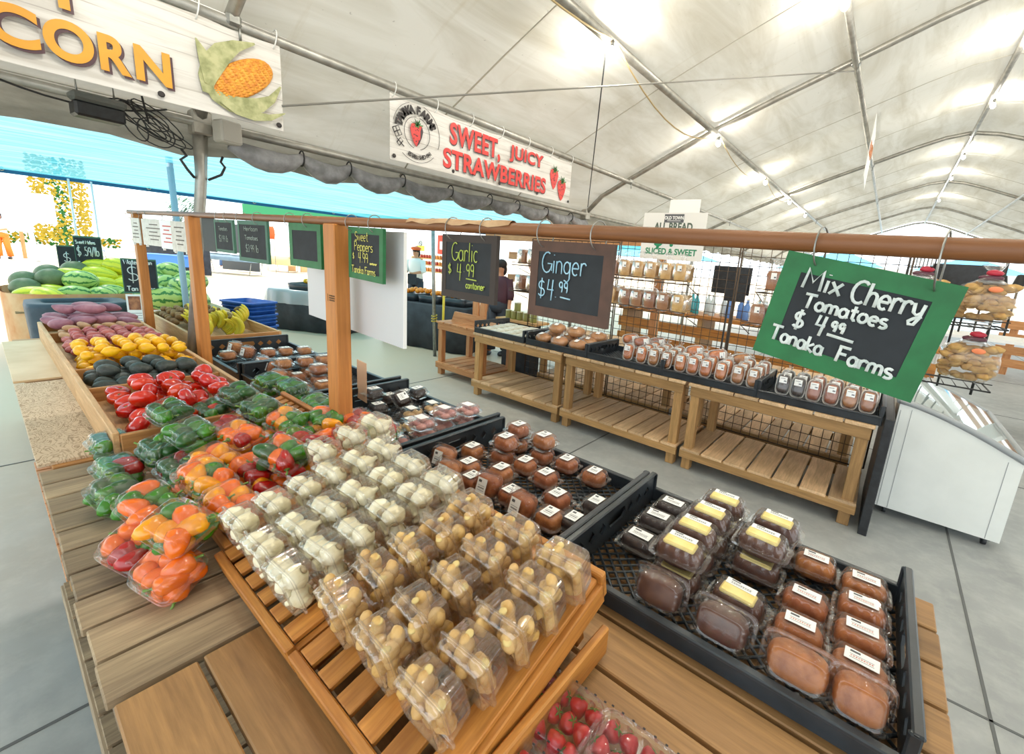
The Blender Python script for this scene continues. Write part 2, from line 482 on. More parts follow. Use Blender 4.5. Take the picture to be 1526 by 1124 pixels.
# rolled side curtain tied under the eave
M_ROLL = mat('rolled grey curtain', hexc('9b9ca0'), .5, hexc('6d6e70'), 9, bmp=.5)
ty = [1.25, 1.75, 2.15, 2.7, 3.3, 3.9, 4.4, 5.0, 5.6, 6.1]
roll = thing('rolled_curtain', 'rolled grey side curtain tied under the tent eave right of the column', 'curtain', (-4.08, 1.25, 2.2))
b = MB(); pts = []; rs = []
for i in range(len(ty) - 1):
    for k in range(6):
        q = k / 6; pts.append((0, ty[i] + (ty[i + 1] - ty[i]) * q - 1.25, .05 - .07 * math.sin(PI * q) + .008 * math.sin(k * 7 + i))); rs.append(.04 + .045 * math.sin(PI * q))
b.tube(pts, rs, 12); b.build('curtain_roll', M_ROLL, roll)
for y in ty[1:-1]:
    b = MB(); b.tube([(.05 * math.cos(a), y - 1.25, .06 + .06 * math.sin(a)) for a in [2 * PI * k / 12 for k in range(12)]], .006, 5, closed=True); b.build('tie', M_CORD, roll)

# teal shade cloth outside the eave, hem with grommets
M_TEAL = cloth('teal shade cloth', hexc('3795a8'), .38, hexc('7fc4d0'), (5, .3, 1), 3.0, see=.14)
M_HEM = cloth('shade hem', hexc('3a6f96'), .2)
sh = thing('shade_cloth', 'large teal shade cloth stretched outside the tent eave', 'shade', (-4.3, 1, 2.36))
b = MB(); vs = []; nx, ny = 14, 24
def shp(i, j):
    u_, v_ = i / nx, j / ny
    return (-.02 - 6.3 * u_, -9 + 22 * v_, - .08 * u_ - .16 * math.sin(PI * u_) + .04 * math.sin(v_ * 16) * math.sin(PI * u_))
b.add([shp(i, j) for i in range(nx + 1) for j in range(ny + 1)], [(i * (ny + 1) + j, i * (ny + 1) + j + 1, (i + 1) * (ny + 1) + j + 1, (i + 1) * (ny + 1) + j) for i in range(nx) for j in range(ny)], smooth=True)
b.build('cloth', M_TEAL, sh)
b = MB(); b.box((-6.34, 2, -.10), (.03, 22, .07)); b.build('hem', M_HEM, sh)
for k in range(12):
    b = MB(); b.tube([(-6.30 + .0, -7 + 1.6 * k + .025 * math.cos(a), -.08 + .025 * math.sin(a)) for a in [2 * PI * j / 8 for j in range(8)]], .008, 5, closed=True); b.build('grommet', M_STEEL, sh)
M_PALE = mat('pale pole', hexc('d7dbe0'), .5)
for y in (-5.2, .05, .3, 9.2, 11.6):
    b = MB(); b.tube([(-6.3, y, -.10), (-6.3, y, -2.36)], .014, 8); b.build('support_pole', M_PALE, sh)

# ------------------------------------------------------------------ main counter: slatted tables
TZ = .66
def slat_table(name, label, x0, x1, y0, y1, n, along, mt, ml, shelf=.16, gap=.012, legs=True, z=TZ, over=.0):
    """table of boards running along x or y, apron, four legs and a slatted lower shelf"""
    t = thing(name, label, 'table', ((x0 + x1) / 2, (y0 + y1) / 2, 0), group=None)
    w_, d_ = x1 - x0, y1 - y0
    b = MB()
    span = w_ if along == 'y' else d_
    for k in range(n):
        c = -span / 2 + span * (k + .5) / n; s_ = span / n - gap
        b.tone = R.random()
        if along == 'y': b.box((c, R.uniform(-.004, .004), z - .012), (s_, d_, .024), bev=.003)
        else: b.box((R.uniform(-.004, .004), c, z - .012), (w_, s_, .024), bev=.003)
    b.build('tabletop', mt[0], t)
    for q in (-1, 1):
        b = MB(); b.box((0, q * (d_ / 2 - .03), z - .065), (w_ - .04, .03, .08), bev=.003, tone=R.random()); b.build('apron', ml[0], t)
    if shelf:
        for q in (-1, 1):
            b = MB(); b.box((0, q * (d_ / 2 - .012), shelf - .035), (w_ - .01, .022, .07), bev=.003, tone=R.random()); b.build('lower_rail', ml[0], t)
    for sx in (-1, 1):
        for sy in (-1, 1):
            b = MB(); b.box((sx * (w_ / 2 - .06), sy * (d_ / 2 - .06), (z - .025) / 2), (.07, .07, z - .025), bev=.004, tone=R.random()); b.build('leg', ml[1], t)
    if shelf:
        b = MB(); m_ = max(6, n)
        for k in range(m_):
            c = -w_ / 2 + w_ * (k + .5) / m_
            b.box((c, -over / 2, shelf), (w_ / m_ - .015, d_ + over, .02), bev=.002, tone=R.random())
        b.build('shelf', mt[1], t)
    return t
slat_table('slatted_table', 'weathered slatted table in front of the peppers, planks running across', -2.44, -1.09, .05, .9, 10, 'y', (W_GREY_Y, W_GREY_Y), (W_GREY_X, W_TAN_Z), over=-.01)
slat_table('slatted_table', 'orange boarded table under the ginger and berries', -1.08, .29, .055, 1.66, 11, 'x', (W_BRN_X, W_TAN_Y), (W_ORG_X, W_TAN_Z))
slat_table('slatted_table', 'wooden table under the tomato and avocado bin', -3.9, -2.45, .09, .9, 9, 'y', (W_BIN_Y, W_RED_Y), (W_TAN_X, W_TAN_Z), over=.02)
slat_table('slatted_table', 'wooden table under the sweet potato end of the bin', -5.4, -3.92, .1, .9, 9, 'y', (W_BIN_Y, W_GREY_Y), (W_TAN_X, W_TAN_Z))
slat_table('slatted_table', 'orange table carrying the black trays beside the middle post', -2.56, -1.09, .91, 1.66, 6, 'x', (W_ORG_X, W_TAN_Y), (W_ORG_X, W_TAN_Z))
slat_table('slatted_table', 'orange table carrying the two far black pastry trays', -4.2, -2.57, .91, 1.66, 6, 'x', (W_ORG_X, W_TAN_Y), (W_ORG_X, W_TAN_Z))
slat_table('slatted_table', 'wooden table under the kiwis and bananas', -5.9, -4.22, .91, 1.66, 6, 'x', (W_ORG_X, W_TAN_Y), (W_ORG_X, W_TAN_Z))
b = MB(); b.box((-3.16, .15, TZ + .007), (1.36, .2, .014), bev=.002); tag(b.build('plywood_sheet', M_PLY), 'swirly grained plywood strip lying on the table beside the tomato bin', 'plywood')
b = MB(); b.box((-4.58, .155, TZ + .007), (1.34, .21, .014), bev=.002); tag(b.build('plywood_sheet', mat('smooth plywood', hexc('c9ac84'), .6, hexc('d9c09c'), 3)), 'plain pale plywood strip lying beside the sweet potato bin', 'plywood')

# ------------------------------------------------------------------ bar on posts
PY = .87
M_PLAIN_END = W_BAR
px = [aty(213, 400, PY).x, aty(296, 430, PY).x, aty(504, 470, PY).x]
PLAB = ['wooden post at the far end of the counter, beside the sweet potatoes', 'wooden post beside the avocados and bananas', 'stamped wooden post between the white panel and the sweet peppers sign']
def bar_z(x): return 1.662 - .0115 * x
for k, x in enumerate(px):
    t = thing('wooden_post', PLAB[k], 'post', (x, PY, TZ))
    b = MB(); h = bar_z(x) - .012 - TZ
    b.box((0, 0, h / 2), (.085 if k < 2 else .088, .06, h), bev=.004, tone=.3 + .2 * k); b.build('shaft', W_ORG_Z, t)
    if k == 2:
        b = MB()
        for (u_, v_, s_, q) in ((.1, .70, .05, .030), (.07, .70, .006, .03)): pass
        for r_ in range(3):
            for c_ in range(7): b.box((-.005 + c_ * .0065, -.0305, h - .295 + r_ * .009), (.0045 if (c_ + r_) % 3 else .003, .001, .0055))
        b.box((-.018, -.0305, h - .286), (.002, .001, .03))
        for c_ in range(9): b.box((-.012 + c_ * .005, -.0305, .25), (.003, .001, .005))
        b.build('grade_stamp', mat('stamp ink', hexc('5d4326'), .7), t)
xl, xr = aty(192, 315, PY).x, 1.6
b = MB(); b.tube([(xl, PY, bar_z(xl)), (-2, PY, bar_z(-2)), (0, PY, bar_z(0)), (xr, PY, bar_z(xr))], [.0165, .0165, .0165, .0165], 14)
tag(b.build('hanging_rail', W_BAR), 'long round wooden rail on posts carrying the chalkboard signs', 'rail')

# ------------------------------------------------------------------ bakery trays
def tray_mesh(W=.82, D=.62, hl=.062, he=.125, solid=False):
    t = thing('bread_tray', None, None)
    b = MB()
    # base grid of diagonal bars inside a frame
    hx, hy = W / 2 - .012, D / 2 - .012
    s_ = .040
    k = -int((hx + hy) / s_) - 1
    while k * s_ < hx + hy:
        c = k * s_
        for sg in (1, -1):
            x0, x1 = max(-hx, c - hy), min(hx, c + hy)
            if x1 - x0 > .01: b.tube([(x0, sg * (x0 - c), .009), (x1, sg * (x1 - c), .009)], .0052, 4)
        k += 1
    b.build('base_grid', M_TRAY, t)
    b = MB()
    for q in (-1, 1):
        b.box((0, q * (D / 2 - .006), hl / 2), (W, .012, hl), bev=.003); b.box((0, q * (D / 2 + .002), hl - .006), (W, .018, .012), bev=.003)
    b.box((0, 0, .004), (W - .02, .03, .006)); b.box((-W / 4, 0, .004), (.03, D - .02, .006)); b.box((W / 4, 0, .004), (.03, D - .02, .006))
    b.build('side_wall', M_TRAY, t)
    for q in (-1, 1):
        b = MB()
        # end wall as an outline with handle and diamond openings
        holes = [[(-.06, .55), (-.045, .40), (.045, .40), (.06, .55), (.05, .74), (-.05, .74)]]
        for c in (-.235, -.165, -.1, .1, .165, .235): holes.append([(c - .022, .55), (c, .38), (c + .022, .55), (c, .74)])
        cells = []
        xw = W / 2 - .008
        edges = sorted({-D / 2, D / 2} | {p[0] for h_ in holes for p in h_})
        for a0, a1 in zip(edges[:-1], edges[1:]):
            mid = (a0 + a1) / 2
            def span(h_, y):
                zs = []
                for (ya, za), (yb, zb) in zip(h_, h_[1:] + h_[:1]):
                    if min(ya, yb) - 1e-9 <= y <= max(ya, yb) + 1e-9 and abs(ya - yb) > 1e-9: zs.append(za + (zb - za) * (y - ya) / (yb - ya))
                return (min(zs), max(zs)) if zs else None
            hh = [h_ for h_ in holes if min(p[0] for p in h_) < mid < max(p[0] for p in h_)]
            def col(z00, z01, z10, z11):
                pts = [(xw, a0, z00), (xw, a1, z10), (xw, a1, z11), (xw, a0, z01)]
                b.poly([(q * p[0], p[1], p[2]) for p in pts], th=(q * .008, 0, 0))
            if hh:
                e0, e1 = span(hh[0], a0 + 1e-6), span(hh[0], a1 - 1e-6)
                col(0, e0[0] * he, 0, e1[0] * he); col(e0[1] * he, he, e1[1] * he, he)
            else: col(0, he, 0, he)
        b.box((q * (W / 2), 0, he - .004), (.022, D, .012), bev=.004)
        for e in (-1, 1): b.box((q * (W / 2 - .004), e * (D / 2 - .006), he / 2), (.024, .014, he), bev=.004)
        b.build('end_wall', M_TRAY, t)
    return t
TRAY = Kind(tray_mesh)
TX = [-3.68, -2.83, -1.93, -1.055, -.21]
TRY = [1.265, 1.28, 1.28, 1.255, 1.265]
TLAB = ['black bread tray at the far end, next to the bananas', 'black bread tray of brown muffins behind the middle post', 'black bread tray holding the pink cookies and dark cakes', 'black bread tray of small brown loaves with white labels', 'black bread tray nearest the aisle with yellow topped cakes']
for x, y, l in zip(TX, TRY, TLAB): TRAY.put((x, y, TZ + .002), (0, 0, 0), l, 'tray', 'black bread trays on the counter')

# ------------------------------------------------------------------ wooden produce bin with dividers
BX0, BX1, BY0, BY1, BZ = -5.25, -2.27, .25, .80, .815
t = thing('produce_bin', 'long wooden produce bin divided for sweet potatoes, potatoes, lemons, avocados and tomatoes', 'bin', ((BX0 + BX1) / 2, (BY0 + BY1) / 2, TZ))
bx = lambda x: x - (BX0 + BX1) / 2
by = lambda y: y - (BY0 + BY1) / 2
for (xa, xb) in ((BX0, -4.3), (-4.3, -3.3), (-3.3, BX1)):
    b = MB(); b.box((bx((xa + xb) / 2), by(BY0), (BZ - TZ) / 2), (xb - xa - .004, .022, BZ - TZ), bev=.003, tone=R.random()); b.build('front_board', W_BIN_X, t)
b = MB(); b.box((0, by(BY1), (BZ - TZ) / 2), (BX1 - BX0, .022, BZ - TZ), bev=.003, tone=.6); b.build('back_board', W_BIN_X, t)
b = MB(); b.box((0, 0, .07), (BX1 - BX0 - .02, BY1 - BY0 - .02, .012)); b.build('floor_board', W_BIN_X, t)
for x in (BX0, -4.72, -3.47, -3.03, BX1):
    b = MB(); b.box((bx(x), 0, (BZ - TZ) / 2 - .004), (.02, BY1 - BY0 - .022, BZ - TZ - .008), bev=.003, tone=R.random()); b.build('divider' if x not in (BX0, BX1) else 'end_board', W_BIN_Y, t)
# bin behind the posts for kiwis and bananas
t = thing('produce_bin', 'wooden bin behind the posts holding kiwis and bananas', 'bin', (-4.95, 1.27, TZ))
for q in (-1, 1):
    b = MB(); b.box((0, q * .29, .07), (1.5, .022, .14), bev=.003, tone=.7); b.build('side_board', W_BIN_X, t)
    b = MB(); b.box((q * .75, 0, .07), (.022, .56, .14), bev=.003, tone=.4); b.build('end_board', W_BIN_Y, t)
b = MB(); b.box((0, 0, .03), (1.48, .56, .012)); b.build('floor_board', W_BIN_X, t)

# ------------------------------------------------------------------ slatted display crates under garlic and ginger
TILT = math.radians(15)
def crate(label, x0, x1, y0, y1, z0, mt, n=10):
    t = thing('slatted_crate', label, 'crate', ((x0 + x1) / 2, y0, z0), (TILT, 0, 0))
    w_ = x1 - x0; d_ = (y1 - y0) / math.cos(TILT)
    b = MB()
    for k in range(n):
        c = -w_ / 2 + w_ * (k + .5) / n
        b.box((c, d_ / 2, .0), (w_ / n * .68, d_, .014), bev=.002, tone=R.random())
    b.build('slat', mt[0], t)
    for q in (0, 1):
        b = MB(); b.box((0, d_ * q + (.012 if q else -.012), -.03 + .012 * q), (w_, .02, .075), bev=.003, tone=.4); b.build('long_board', mt[1], t)
    for q in (-1, 1):
        b = MB(); b.box((q * (w_ / 2 - .009), d_ / 2, -.040), (.018, d_ + .02, .06), bev=.003, tone=.6); b.build('end_board', mt[0], t)
    b = MB(); b.box((0, d_ / 2, -.02), (w_ - .04, .05, .025), tone=.5); b.build('cross_batten', mt[1], t)
    # stand behind that tips the crate
    b = MB(); b.box((0, d_ - .06, -.095), (w_ - .06, .03, .14), M=RX(-TILT * .0), bev=.002); b.build('riser', mt[1], t)
    return t
crate('tilted slatted wooden crate holding the garlic clamshells', -1.335, -.877, .322, .80, .738, (W_ORG_Y, W_ORG_X), 6)
crate('tilted slatted wooden crate holding the ginger clamshells', -.866, -.407, .322, .80, .738, (W_ORG_Y, W_ORG_X), 6)
crate('tilted slatted wooden crate hidden under the sweet pepper clamshells', -2.22, -1.345, .35, .81, .738, (W_ORG_Y, W_ORG_X), 16)
b = MB(); b.box((-.392, .54, .71), (.02, .56, .075), M=None, bev=.004); tag(b.build('wooden_board', W_ORG_Y), 'orange board standing on edge beside the ginger crate', 'board')
# ------------------------------------------------------------------ handwritten strokes
def A_(cx, cy, rx, ry, a0, a1, n=9):
    return [(cx + rx * math.cos(math.radians(a0 + (a1 - a0) * k / (n - 1))), cy + ry * math.sin(math.radians(a0 + (a1 - a0) * k / (n - 1)))) for k in range(n)]
bowl = A_(.22, .3, .22, .3, 40, 400, 12)
GL = {
 ' ': (.3, []), 'M': (.8, [[(.05, 0), (.1, 1), (.4, .35), (.68, 1), (.75, 0)]]), 'i': (.18, [[(.09, .6), (.09, 0)], [(.09, .86), (.09, .9)]]),
 'x': (.45, [[(.02, .6), (.42, 0)], [(.42, .6), (.02, 0)]]), 'C': (.62, [A_(.36, .5, .33, .5, 50, 310, 12)]),
 'h': (.46, [[(.04, 1), (.04, 0)], [(.04, .35)] + A_(.23, .38, .18, .22, 150, 0, 6) + [(.42, 0)]]),
 'e': (.46, [[(.03, .32), (.42, .32)] + A_(.23, .3, .2, .3, 5, 310, 12)]), 'r': (.36, [[(.05, .6), (.05, 0)], [(.05, .35)] + A_(.22, .4, .16, .2, 160, 30, 6)]),
 'y': (.46, [[(.03, .6), (.1, .2), (.24, .1), (.4, .25)], [(.42, .6), (.38, 0), (.28, -.3), (.1, -.32), (.05, -.2), (.2, -.05), (.46, .1)]]),
 'T': (.66, [[(.0, .98), (.66, 1.)], [(.33, 1), (.3, 0)]]), 'o': (.48, [A_(.23, .3, .21, .3, 90, 450, 13)]),
 'm': (.72, [[(.04, .6), (.04, 0)], [(.04, .38)] + A_(.2, .4, .15, .2, 150, 0, 6) + [(.35, 0)], [(.35, .38)] + A_(.5, .4, .15, .2, 150, 0, 6) + [(.66, 0)]]),
 'a': (.48, [A_(.22, .3, .2, .3, 30, 390, 12), [(.41, .6), (.42, .1), (.48, 0)]]), 't': (.42, [[(.2, .95), (.2, .1), (.3, 0), (.38, .05)], [(.02, .62), (.4, .64)]]),
 's': (.42, [A_(.21, .45, .16, .15, 40, 250, 8) + A_(.2, .15, .18, .15, 80, -140, 8)]), '$': (.5, [A_(.27, .70, .25, .24, 40, 260, 9) + A_(.26, .25, .27, .24, 80, -150, 9), [(.26, 1.14), (.24, -.16)]]),
 '4': (.55, [[(.12, 1), (.06, .45), (.5, .45)], [(.42, 1), (.36, -.12)]]), '9': (.46, [A_(.22, .7, .19, .26, 20, 380, 12) + [(.4, .3), (.36, 0)]]),
 '.': (.2, [[(.1, .0), (.11, .04)]]), 'n': (.46, [[(.04, .6), (.04, 0)], [(.04, .36)] + A_(.22, .38, .18, .22, 150, 0, 6) + [(.4, 0)]]),
 'k': (.44, [[(.04, 1), (.04, 0)], [(.4, .6), (.05, .28), (.42, 0)]]), 'F': (.56, [[(.08, 1), (.06, 0)], [(-.02, 1), (.56, 1.02)], [(.08, .55), (.45, .57)]]),
 'G': (.7, [A_(.38, .5, .34, .5, 60, 350, 12), [(.42, .45), (.72, .45), (.72, .1)]]), 'g': (.48, [A_(.22, .32, .2, .28, 30, 390, 12), [(.42, .6), (.42, -.2), (.3, -.36), (.08, -.28)]]),
 'l': (.18, [[(.08, 1.02), (.08, 0)]]), 'c': (.42, [A_(.23, .3, .2, .3, 50, 310, 10)]), 'S': (.52, [A_(.27, .74, .22, .25, 30, 265, 9) + A_(.26, .25, .24, .25, 85, -150, 9)]),
 'w': (.62, [[(.02, .6), (.15, 0), (.3, .5), (.46, 0), (.6, .6)]]), 'P': (.56, [[(.08, 1), (.06, 0)], [(.06, .98)] + A_(.2, .74, .32, .25, 85, -90, 9) + [(.06, .47)]]),
 'p': (.48, [[(.05, .6), (.05, -.35)], A_(.25, .3, .2, .3, 170, -190, 12)]), 'H': (.6, [[(.06, 1), (.06, 0)], [(.54, 1), (.54, 0)], [(.06, .5), (.54, .52)]]),
 'u': (.46, [[(.04, .6), (.05, .15), (.2, 0), (.38, .15), (.4, .6)], [(.4, .6), (.42, 0)]]), '3': (.46, [A_(.2, .75, .2, .24, 140, -80, 9) + A_(.2, .26, .23, .27, 80, -140, 9)]),
 'b': (.48, [[(.05, 1), (.05, 0)], A_(.25, .3, .2, .3, 170, -190, 12)]), '5': (.48, [[(.42, 1), (.1, 1), (.08, .6)] + A_(.22, .32, .22, .32, 120, -150, 10)]), '/': (.4, [[(.38, 1.05), (.02, -.1)]]),
 'K': (.56, [[(.06, 1), (.06, 0)], [(.5, 1), (.08, .5), (.54, 0)]]), 'D': (.6, [[(.06, 1), (.06, 0)], [(.0, 1)] + A_(.1, .5, .45, .5, 85, -85, 9) + [(.0, 0)]]),
 'A': (.62, [[(.02, 0), (.3, 1), (.6, 0)], [(.12, .36), (.5, .36)]]), 'N': (.62, [[(.06, 0), (.06, 1), (.56, 0), (.56, 1)]]), 'R': (.58, [[(.06, 1), (.06, 0)], [(.06, .98)] + A_(.2, .74, .32, .25, 85, -90, 9) + [(.06, .48), (.56, 0)]]),
 'E': (.52, [[(.5, 1), (.06, 1), (.06, 0), (.5, 0)], [(.06, .52), (.42, .52)]]), 'B': (.56, [[(.06, 1), (.06, 0)], [(.06, .99)] + A_(.2, .76, .26, .23, 85, -90, 8) + [(.06, .53)], [(.2, .53)] + A_(.22, .27, .3, .26, 85, -90, 8) + [(.06, 0)]]),
 'L': (.5, [[(.06, 1), (.06, 0), (.48, 0)]]), 'I': (.18, [[(.09, 1), (.09, 0)]]), '1': (.3, [[(.06, .8), (.2, 1), (.2, 0)]]), '田': (.9, [[(.05, .95), (.05, .02), (.85, .02), (.85, .95), (.05, .95)], [(.45, .95), (.45, .02)], [(.05, .5), (.85, .5)]]),
 '中': (.9, [[(.1, .75), (.1, .35), (.8, .35), (.8, .75), (.1, .75)], [(.45, 1.05), (.45, -.1)]]), 'W': (.9, [[(.02, 1), (.22, 0), (.45, .8), (.66, 0), (.88, 1)]]),
}
def strokes(text, size, x0=0, z0=0, track=.08, slope=0., width=None, jit=0.):
    """list of polylines (x, z) for a line of handwriting starting at x0, baseline z0; width squeezes it to fit"""
    tot = sum(GL[c][0] + track for c in text) - track
    k = size if width is None else width / tot
    out = []; x = 0
    for c in text:
        w_, pl = GL[c]
        dz = R.uniform(-jit, jit) * size
        for p in pl: out.append([(x0 + (x + q[0]) * k, z0 + q[1] * size + slope * (x + q[0]) * k + dz) for q in p])
        x += w_ + track
    return out
def chalk(name, lines, m, parent, y=-.0085, pen=.002):
    b = MB()
    for pl in lines: b.tube([(p[0], y, p[1]) for p in pl], pen, 6, flat=(1, .25, 1))
    return b.build(name, m, parent)
def text_mesh(b, s, size, M, off=0., sx=1.0, ext=.0008, spacing=1.0, align='LEFT', shear=0., fit=None):
    """lettering from the built-in font; fit = (x0, x1, y0, y1) stretches it into that box"""
    cu = bpy.data.curves.new('lettering', 'FONT'); cu.body = s; cu.size = size; cu.offset = off; cu.extrude = ext; cu.space_character = spacing; cu.align_x = align; cu.shear = shear
    cu.resolution_u = 8
    o = bpy.data.objects.new('lettering', cu); COL.objects.link(o)
    me = bpy.data.meshes.new_from_object(o.evaluated_get(bpy.context.evaluated_depsgraph_get()))
    T = M @ Matrix.Diagonal((sx, 1, 1, 1)); vs = [v.co.copy() for v in me.vertices]
    if fit:
        xs = [v.x for v in vs]; ys = [v.y for v in vs]; x0, x1, y0, y1 = min(xs), max(xs), min(ys), max(ys)
        vs = [Vector((fit[0] + (v.x - x0) / (x1 - x0) * (fit[1] - fit[0]), fit[2] + (v.y - y0) / (y1 - y0) * (fit[3] - fit[2]), v.z)) for v in vs]; T = M
    b.add(vs, [tuple(p.vertices) for p in me.polygons], T)
    bpy.data.objects.remove(o); bpy.data.curves.remove(cu); bpy.data.meshes.remove(me)
UPRIGHT = RX(PI / 2)          # text plane x-y -> x-z, facing -y

M_BOARD = mat('chalkboard', hexc('1c2125'), .75, hexc('262b30'), 14)
M_GREEN = mat('green painted frame', hexc('0d5f2e'), .55, hexc('136c38'), 20)
M_GREEN2 = mat('dull green frame', hexc('3c6b57'), .6)
M_BROWN = mat('dark brown frame', hexc('4a3227'), .6, hexc('573b2e'), 20)
M_BRN2 = mat('blackish brown frame', hexc('332924'), .65)
CH_W = mat('white chalk', hexc('d9dfdc'), .9, hexc('b9c4c0'), 60)
CH_B = mat('blue chalk', hexc('a9cfe0'), .9, hexc('86b4cb'), 60)
CH_L = mat('lime chalk', hexc('b9c95c'), .9, hexc('9fb04d'), 60)
CH_Y = mat('yellow chalk', hexc('e3dd74'), .9)
CH_G = mat('faint chalk', hexc('9fb0a6'), .9)
def chalkboard(label, c, w_, h_, yaw, roll, frame, fw=.03, holes=(.28, .78), lines=(), pens=(), group=None, hook=True, cat='sign'):
    """framed board in its own x-z plane, hung by wire rings from the rail; c is the centre"""
    t = thing('chalkboard_sign', label, cat, c, (0, 0, 0), group)
    t.rotation_euler = (RZ(yaw) @ RY(roll)).to_euler()
    b = MB()
    for sx, cx_, cz, ww, hh in ((0, 0, h_ / 2 - fw / 2, w_, fw), (0, 0, -h_ / 2 + fw / 2, w_, fw), (0, -w_ / 2 + fw / 2, 0, fw, h_ - 2 * fw), (0, w_ / 2 - fw / 2, 0, fw, h_ - 2 * fw)):
        b.box((cx_, 0, cz), (ww, .012, hh))
    b.build('frame', frame, t)
    b = MB(); b.box((0, .001, 0), (w_ - 2 * fw, .012, h_ - 2 * fw)); b.build('board', M_BOARD, t)
    if hook:
        for q in holes:
            b = MB(); hx = -w_ / 2 + w_ * q
            wx = t.rotation_euler.to_matrix() @ Vector((hx, 0, h_ / 2 - .012)) + Vector(c)
            rz = bar_z(wx.x); top = rz + .022
            loc = t.rotation_euler.to_matrix().transposed()
            rad = (top - wx.z) / 2 + .004
            pts = [Vector((wx.x + .006 * math.sin(a), PY + (wx.y - PY) * .5 + rad * .8 * math.sin(a), (top + wx.z) / 2 + rad * math.cos(a))) - Vector(c) for a in [2 * PI * k / 18 for k in range(18)]]
            b.tube([loc @ p for p in pts], .0016, 5, closed=True); b.build('ring_hook', M_STEEL, t)
    return t
def ctr(tl, tr, br, bl, y=PY):
    p = [aty(*q, y) for q in (tl, tr, br, bl)]
    return sum(p, Vector()) / 4, ((p[1] - p[0]).length + (p[2] - p[3]).length) / 2, ((p[0] - p[3]).length + (p[1] - p[2]).length) / 2
# mix cherry tomatoes
c, w_, h_ = ctr((1178, 372), (1443, 430), (1356, 600), (1122, 520))
t = chalkboard('tilted green framed chalkboard sign for mix cherry tomatoes', c, w_, h_, 0, math.radians(9.5), M_GREEN, .031, holes=(.2, .86))
L = strokes('Mix', .034, -.084, .038, .06, width=.060) + strokes('Cherry', .036, -.010, .034, .05, width=.098)
L += strokes('Tomatoes', .024, -.072, .006, .05, width=.125)
L += strokes('$', .028, -.075, -.030) + strokes('4', .031, -.042, -.030) + strokes('99', .017, -.018, -.020, .2) + [[(-.020, -.027), (.020, -.028)]]
L += strokes('Tanaka', .026, -.104, -.062, .05, width=.088, slope=-.04) + strokes('Farms', .026, .005, -.066, .05, width=.082, slope=-.02)
chalk('chalk_lettering', L, CH_W, t, pen=.0028)
# ginger
c, w_, h_ = ctr((794, 358), (920, 365), (908, 488), (785, 470))
t = chalkboard('brown framed chalkboard sign for ginger', c, w_, h_, math.radians(-3), math.radians(.5), M_BROWN, .026, holes=(.16, .8))
L = strokes('Ginger', .050, -.085, .018, .06, width=.140) + strokes('$', .040, -.090, -.042) + strokes('4', .046, -.062, -.044) + strokes('.', .03, -.034, -.04) + strokes('99', .026, -.022, -.026, .15) + [[(-.016, -.038), (.016, -.040)]]
chalk('chalk_lettering', L, CH_B, t, pen=.0020)
# garlic
c, w_, h_ = ctr((660, 348), (747, 353), (742, 455), (655, 440))
t = chalkboard('black and brown chalkboard sign for garlic', c, w_, h_, math.radians(-4), 0, M_BRN2, .022, holes=(.2, .8))
L = strokes('Garlic', .052, -.074, .018, .06, width=.125) + strokes('$', .026, -.088, -.020) + strokes('4', .044, -.046, -.034) + strokes('.', .02, -.012, -.012) + strokes('99', .036, .0, -.024, .08) + [[(.0, -.031), (.048, -.033)]]
L += strokes('container', .019, .000, -.058, .05, width=.085)
chalk('chalk_lettering', L, CH_L, t, pen=.0018)
# sweet peppers
c, w_, h_ = ctr((520, 337), (577, 342), (574, 424), (518, 412))
t = chalkboard('green framed chalkboard sign for sweet peppers', c, w_, h_, math.radians(-3), math.radians(1), M_GREEN, .024, holes=(.1, .74))
L = strokes('Sweet', .032, -.070, .046, .06, width=.100) + strokes('Peppers', .034, -.076, .010, .06, width=.14) + strokes('$', .02, -.088, -.02) + strokes('4.99', .034, -.046, -.030, .04, width=.075)
L += strokes('container', .008, .042, -.034, .05, width=.05) + strokes('Tanaka Farms', .026, -.098, -.072, .05, width=.18)
chalk('chalk_lettering', L, CH_Y, t, pen=.0014)
# blank green board left of the middle post
c, w_, h_ = ctr((434, 333), (478, 333), (479, 401), (436, 396))
chalkboard('blank green framed chalkboard left of the middle post', c, w_, h_, math.radians(2), 0, M_GREEN, .03, holes=(.0, .6))
# two tall tomato signs
c, w_, h_ = ctr((362, 330), (398, 331), (394, 391), (361, 388))
t = chalkboard('tall dull green tomato sign, nearer of the two beside the post', c, w_ * 1.1, h_, math.radians(3), 0, M_GREEN2, .02, holes=(.1, .7))
L = strokes('Heirloom', .022, -.085, .052, .05, width=.16) + strokes('Tomatoes', .022, -.08, .008, .05, width=.15) + strokes('$3.99 lb', .036, -.075, -.052, .05, width=.145)
chalk('chalk_lettering', L, CH_G, t, pen=.0014)
c, w_, h_ = ctr((322, 327), (346, 328), (349, 379), (326, 374))
t = chalkboard('tall dull green tomato sign, farther of the two beside the post', c, w_, h_, math.radians(3), 0, M_GREEN2, .016, holes=(.3, .8))
L = strokes('Tomatoes', .022, -.06, .03, .05, width=.12) + strokes('$3.99 lb', .034, -.06, -.03, .05, width=.12)
chalk('chalk_lettering', L, CH_G, t, pen=.0012)
c = aty(312, 350, PY + .02)
b = MB(); b.box((0, 0, 0), (.16, .008, .2)); t = thing('dark_card', 'plain dark card hanging just right of the second post', 'sign', c, (0, 0, .1)); b.build('card', mat('dark grey card', hexc('4a4f50'), .7), t)
b = MB(); b.tube([(0, .0, .1), (0, .01, .14)], .0016, 5); b.build('hook', M_STEEL, t)
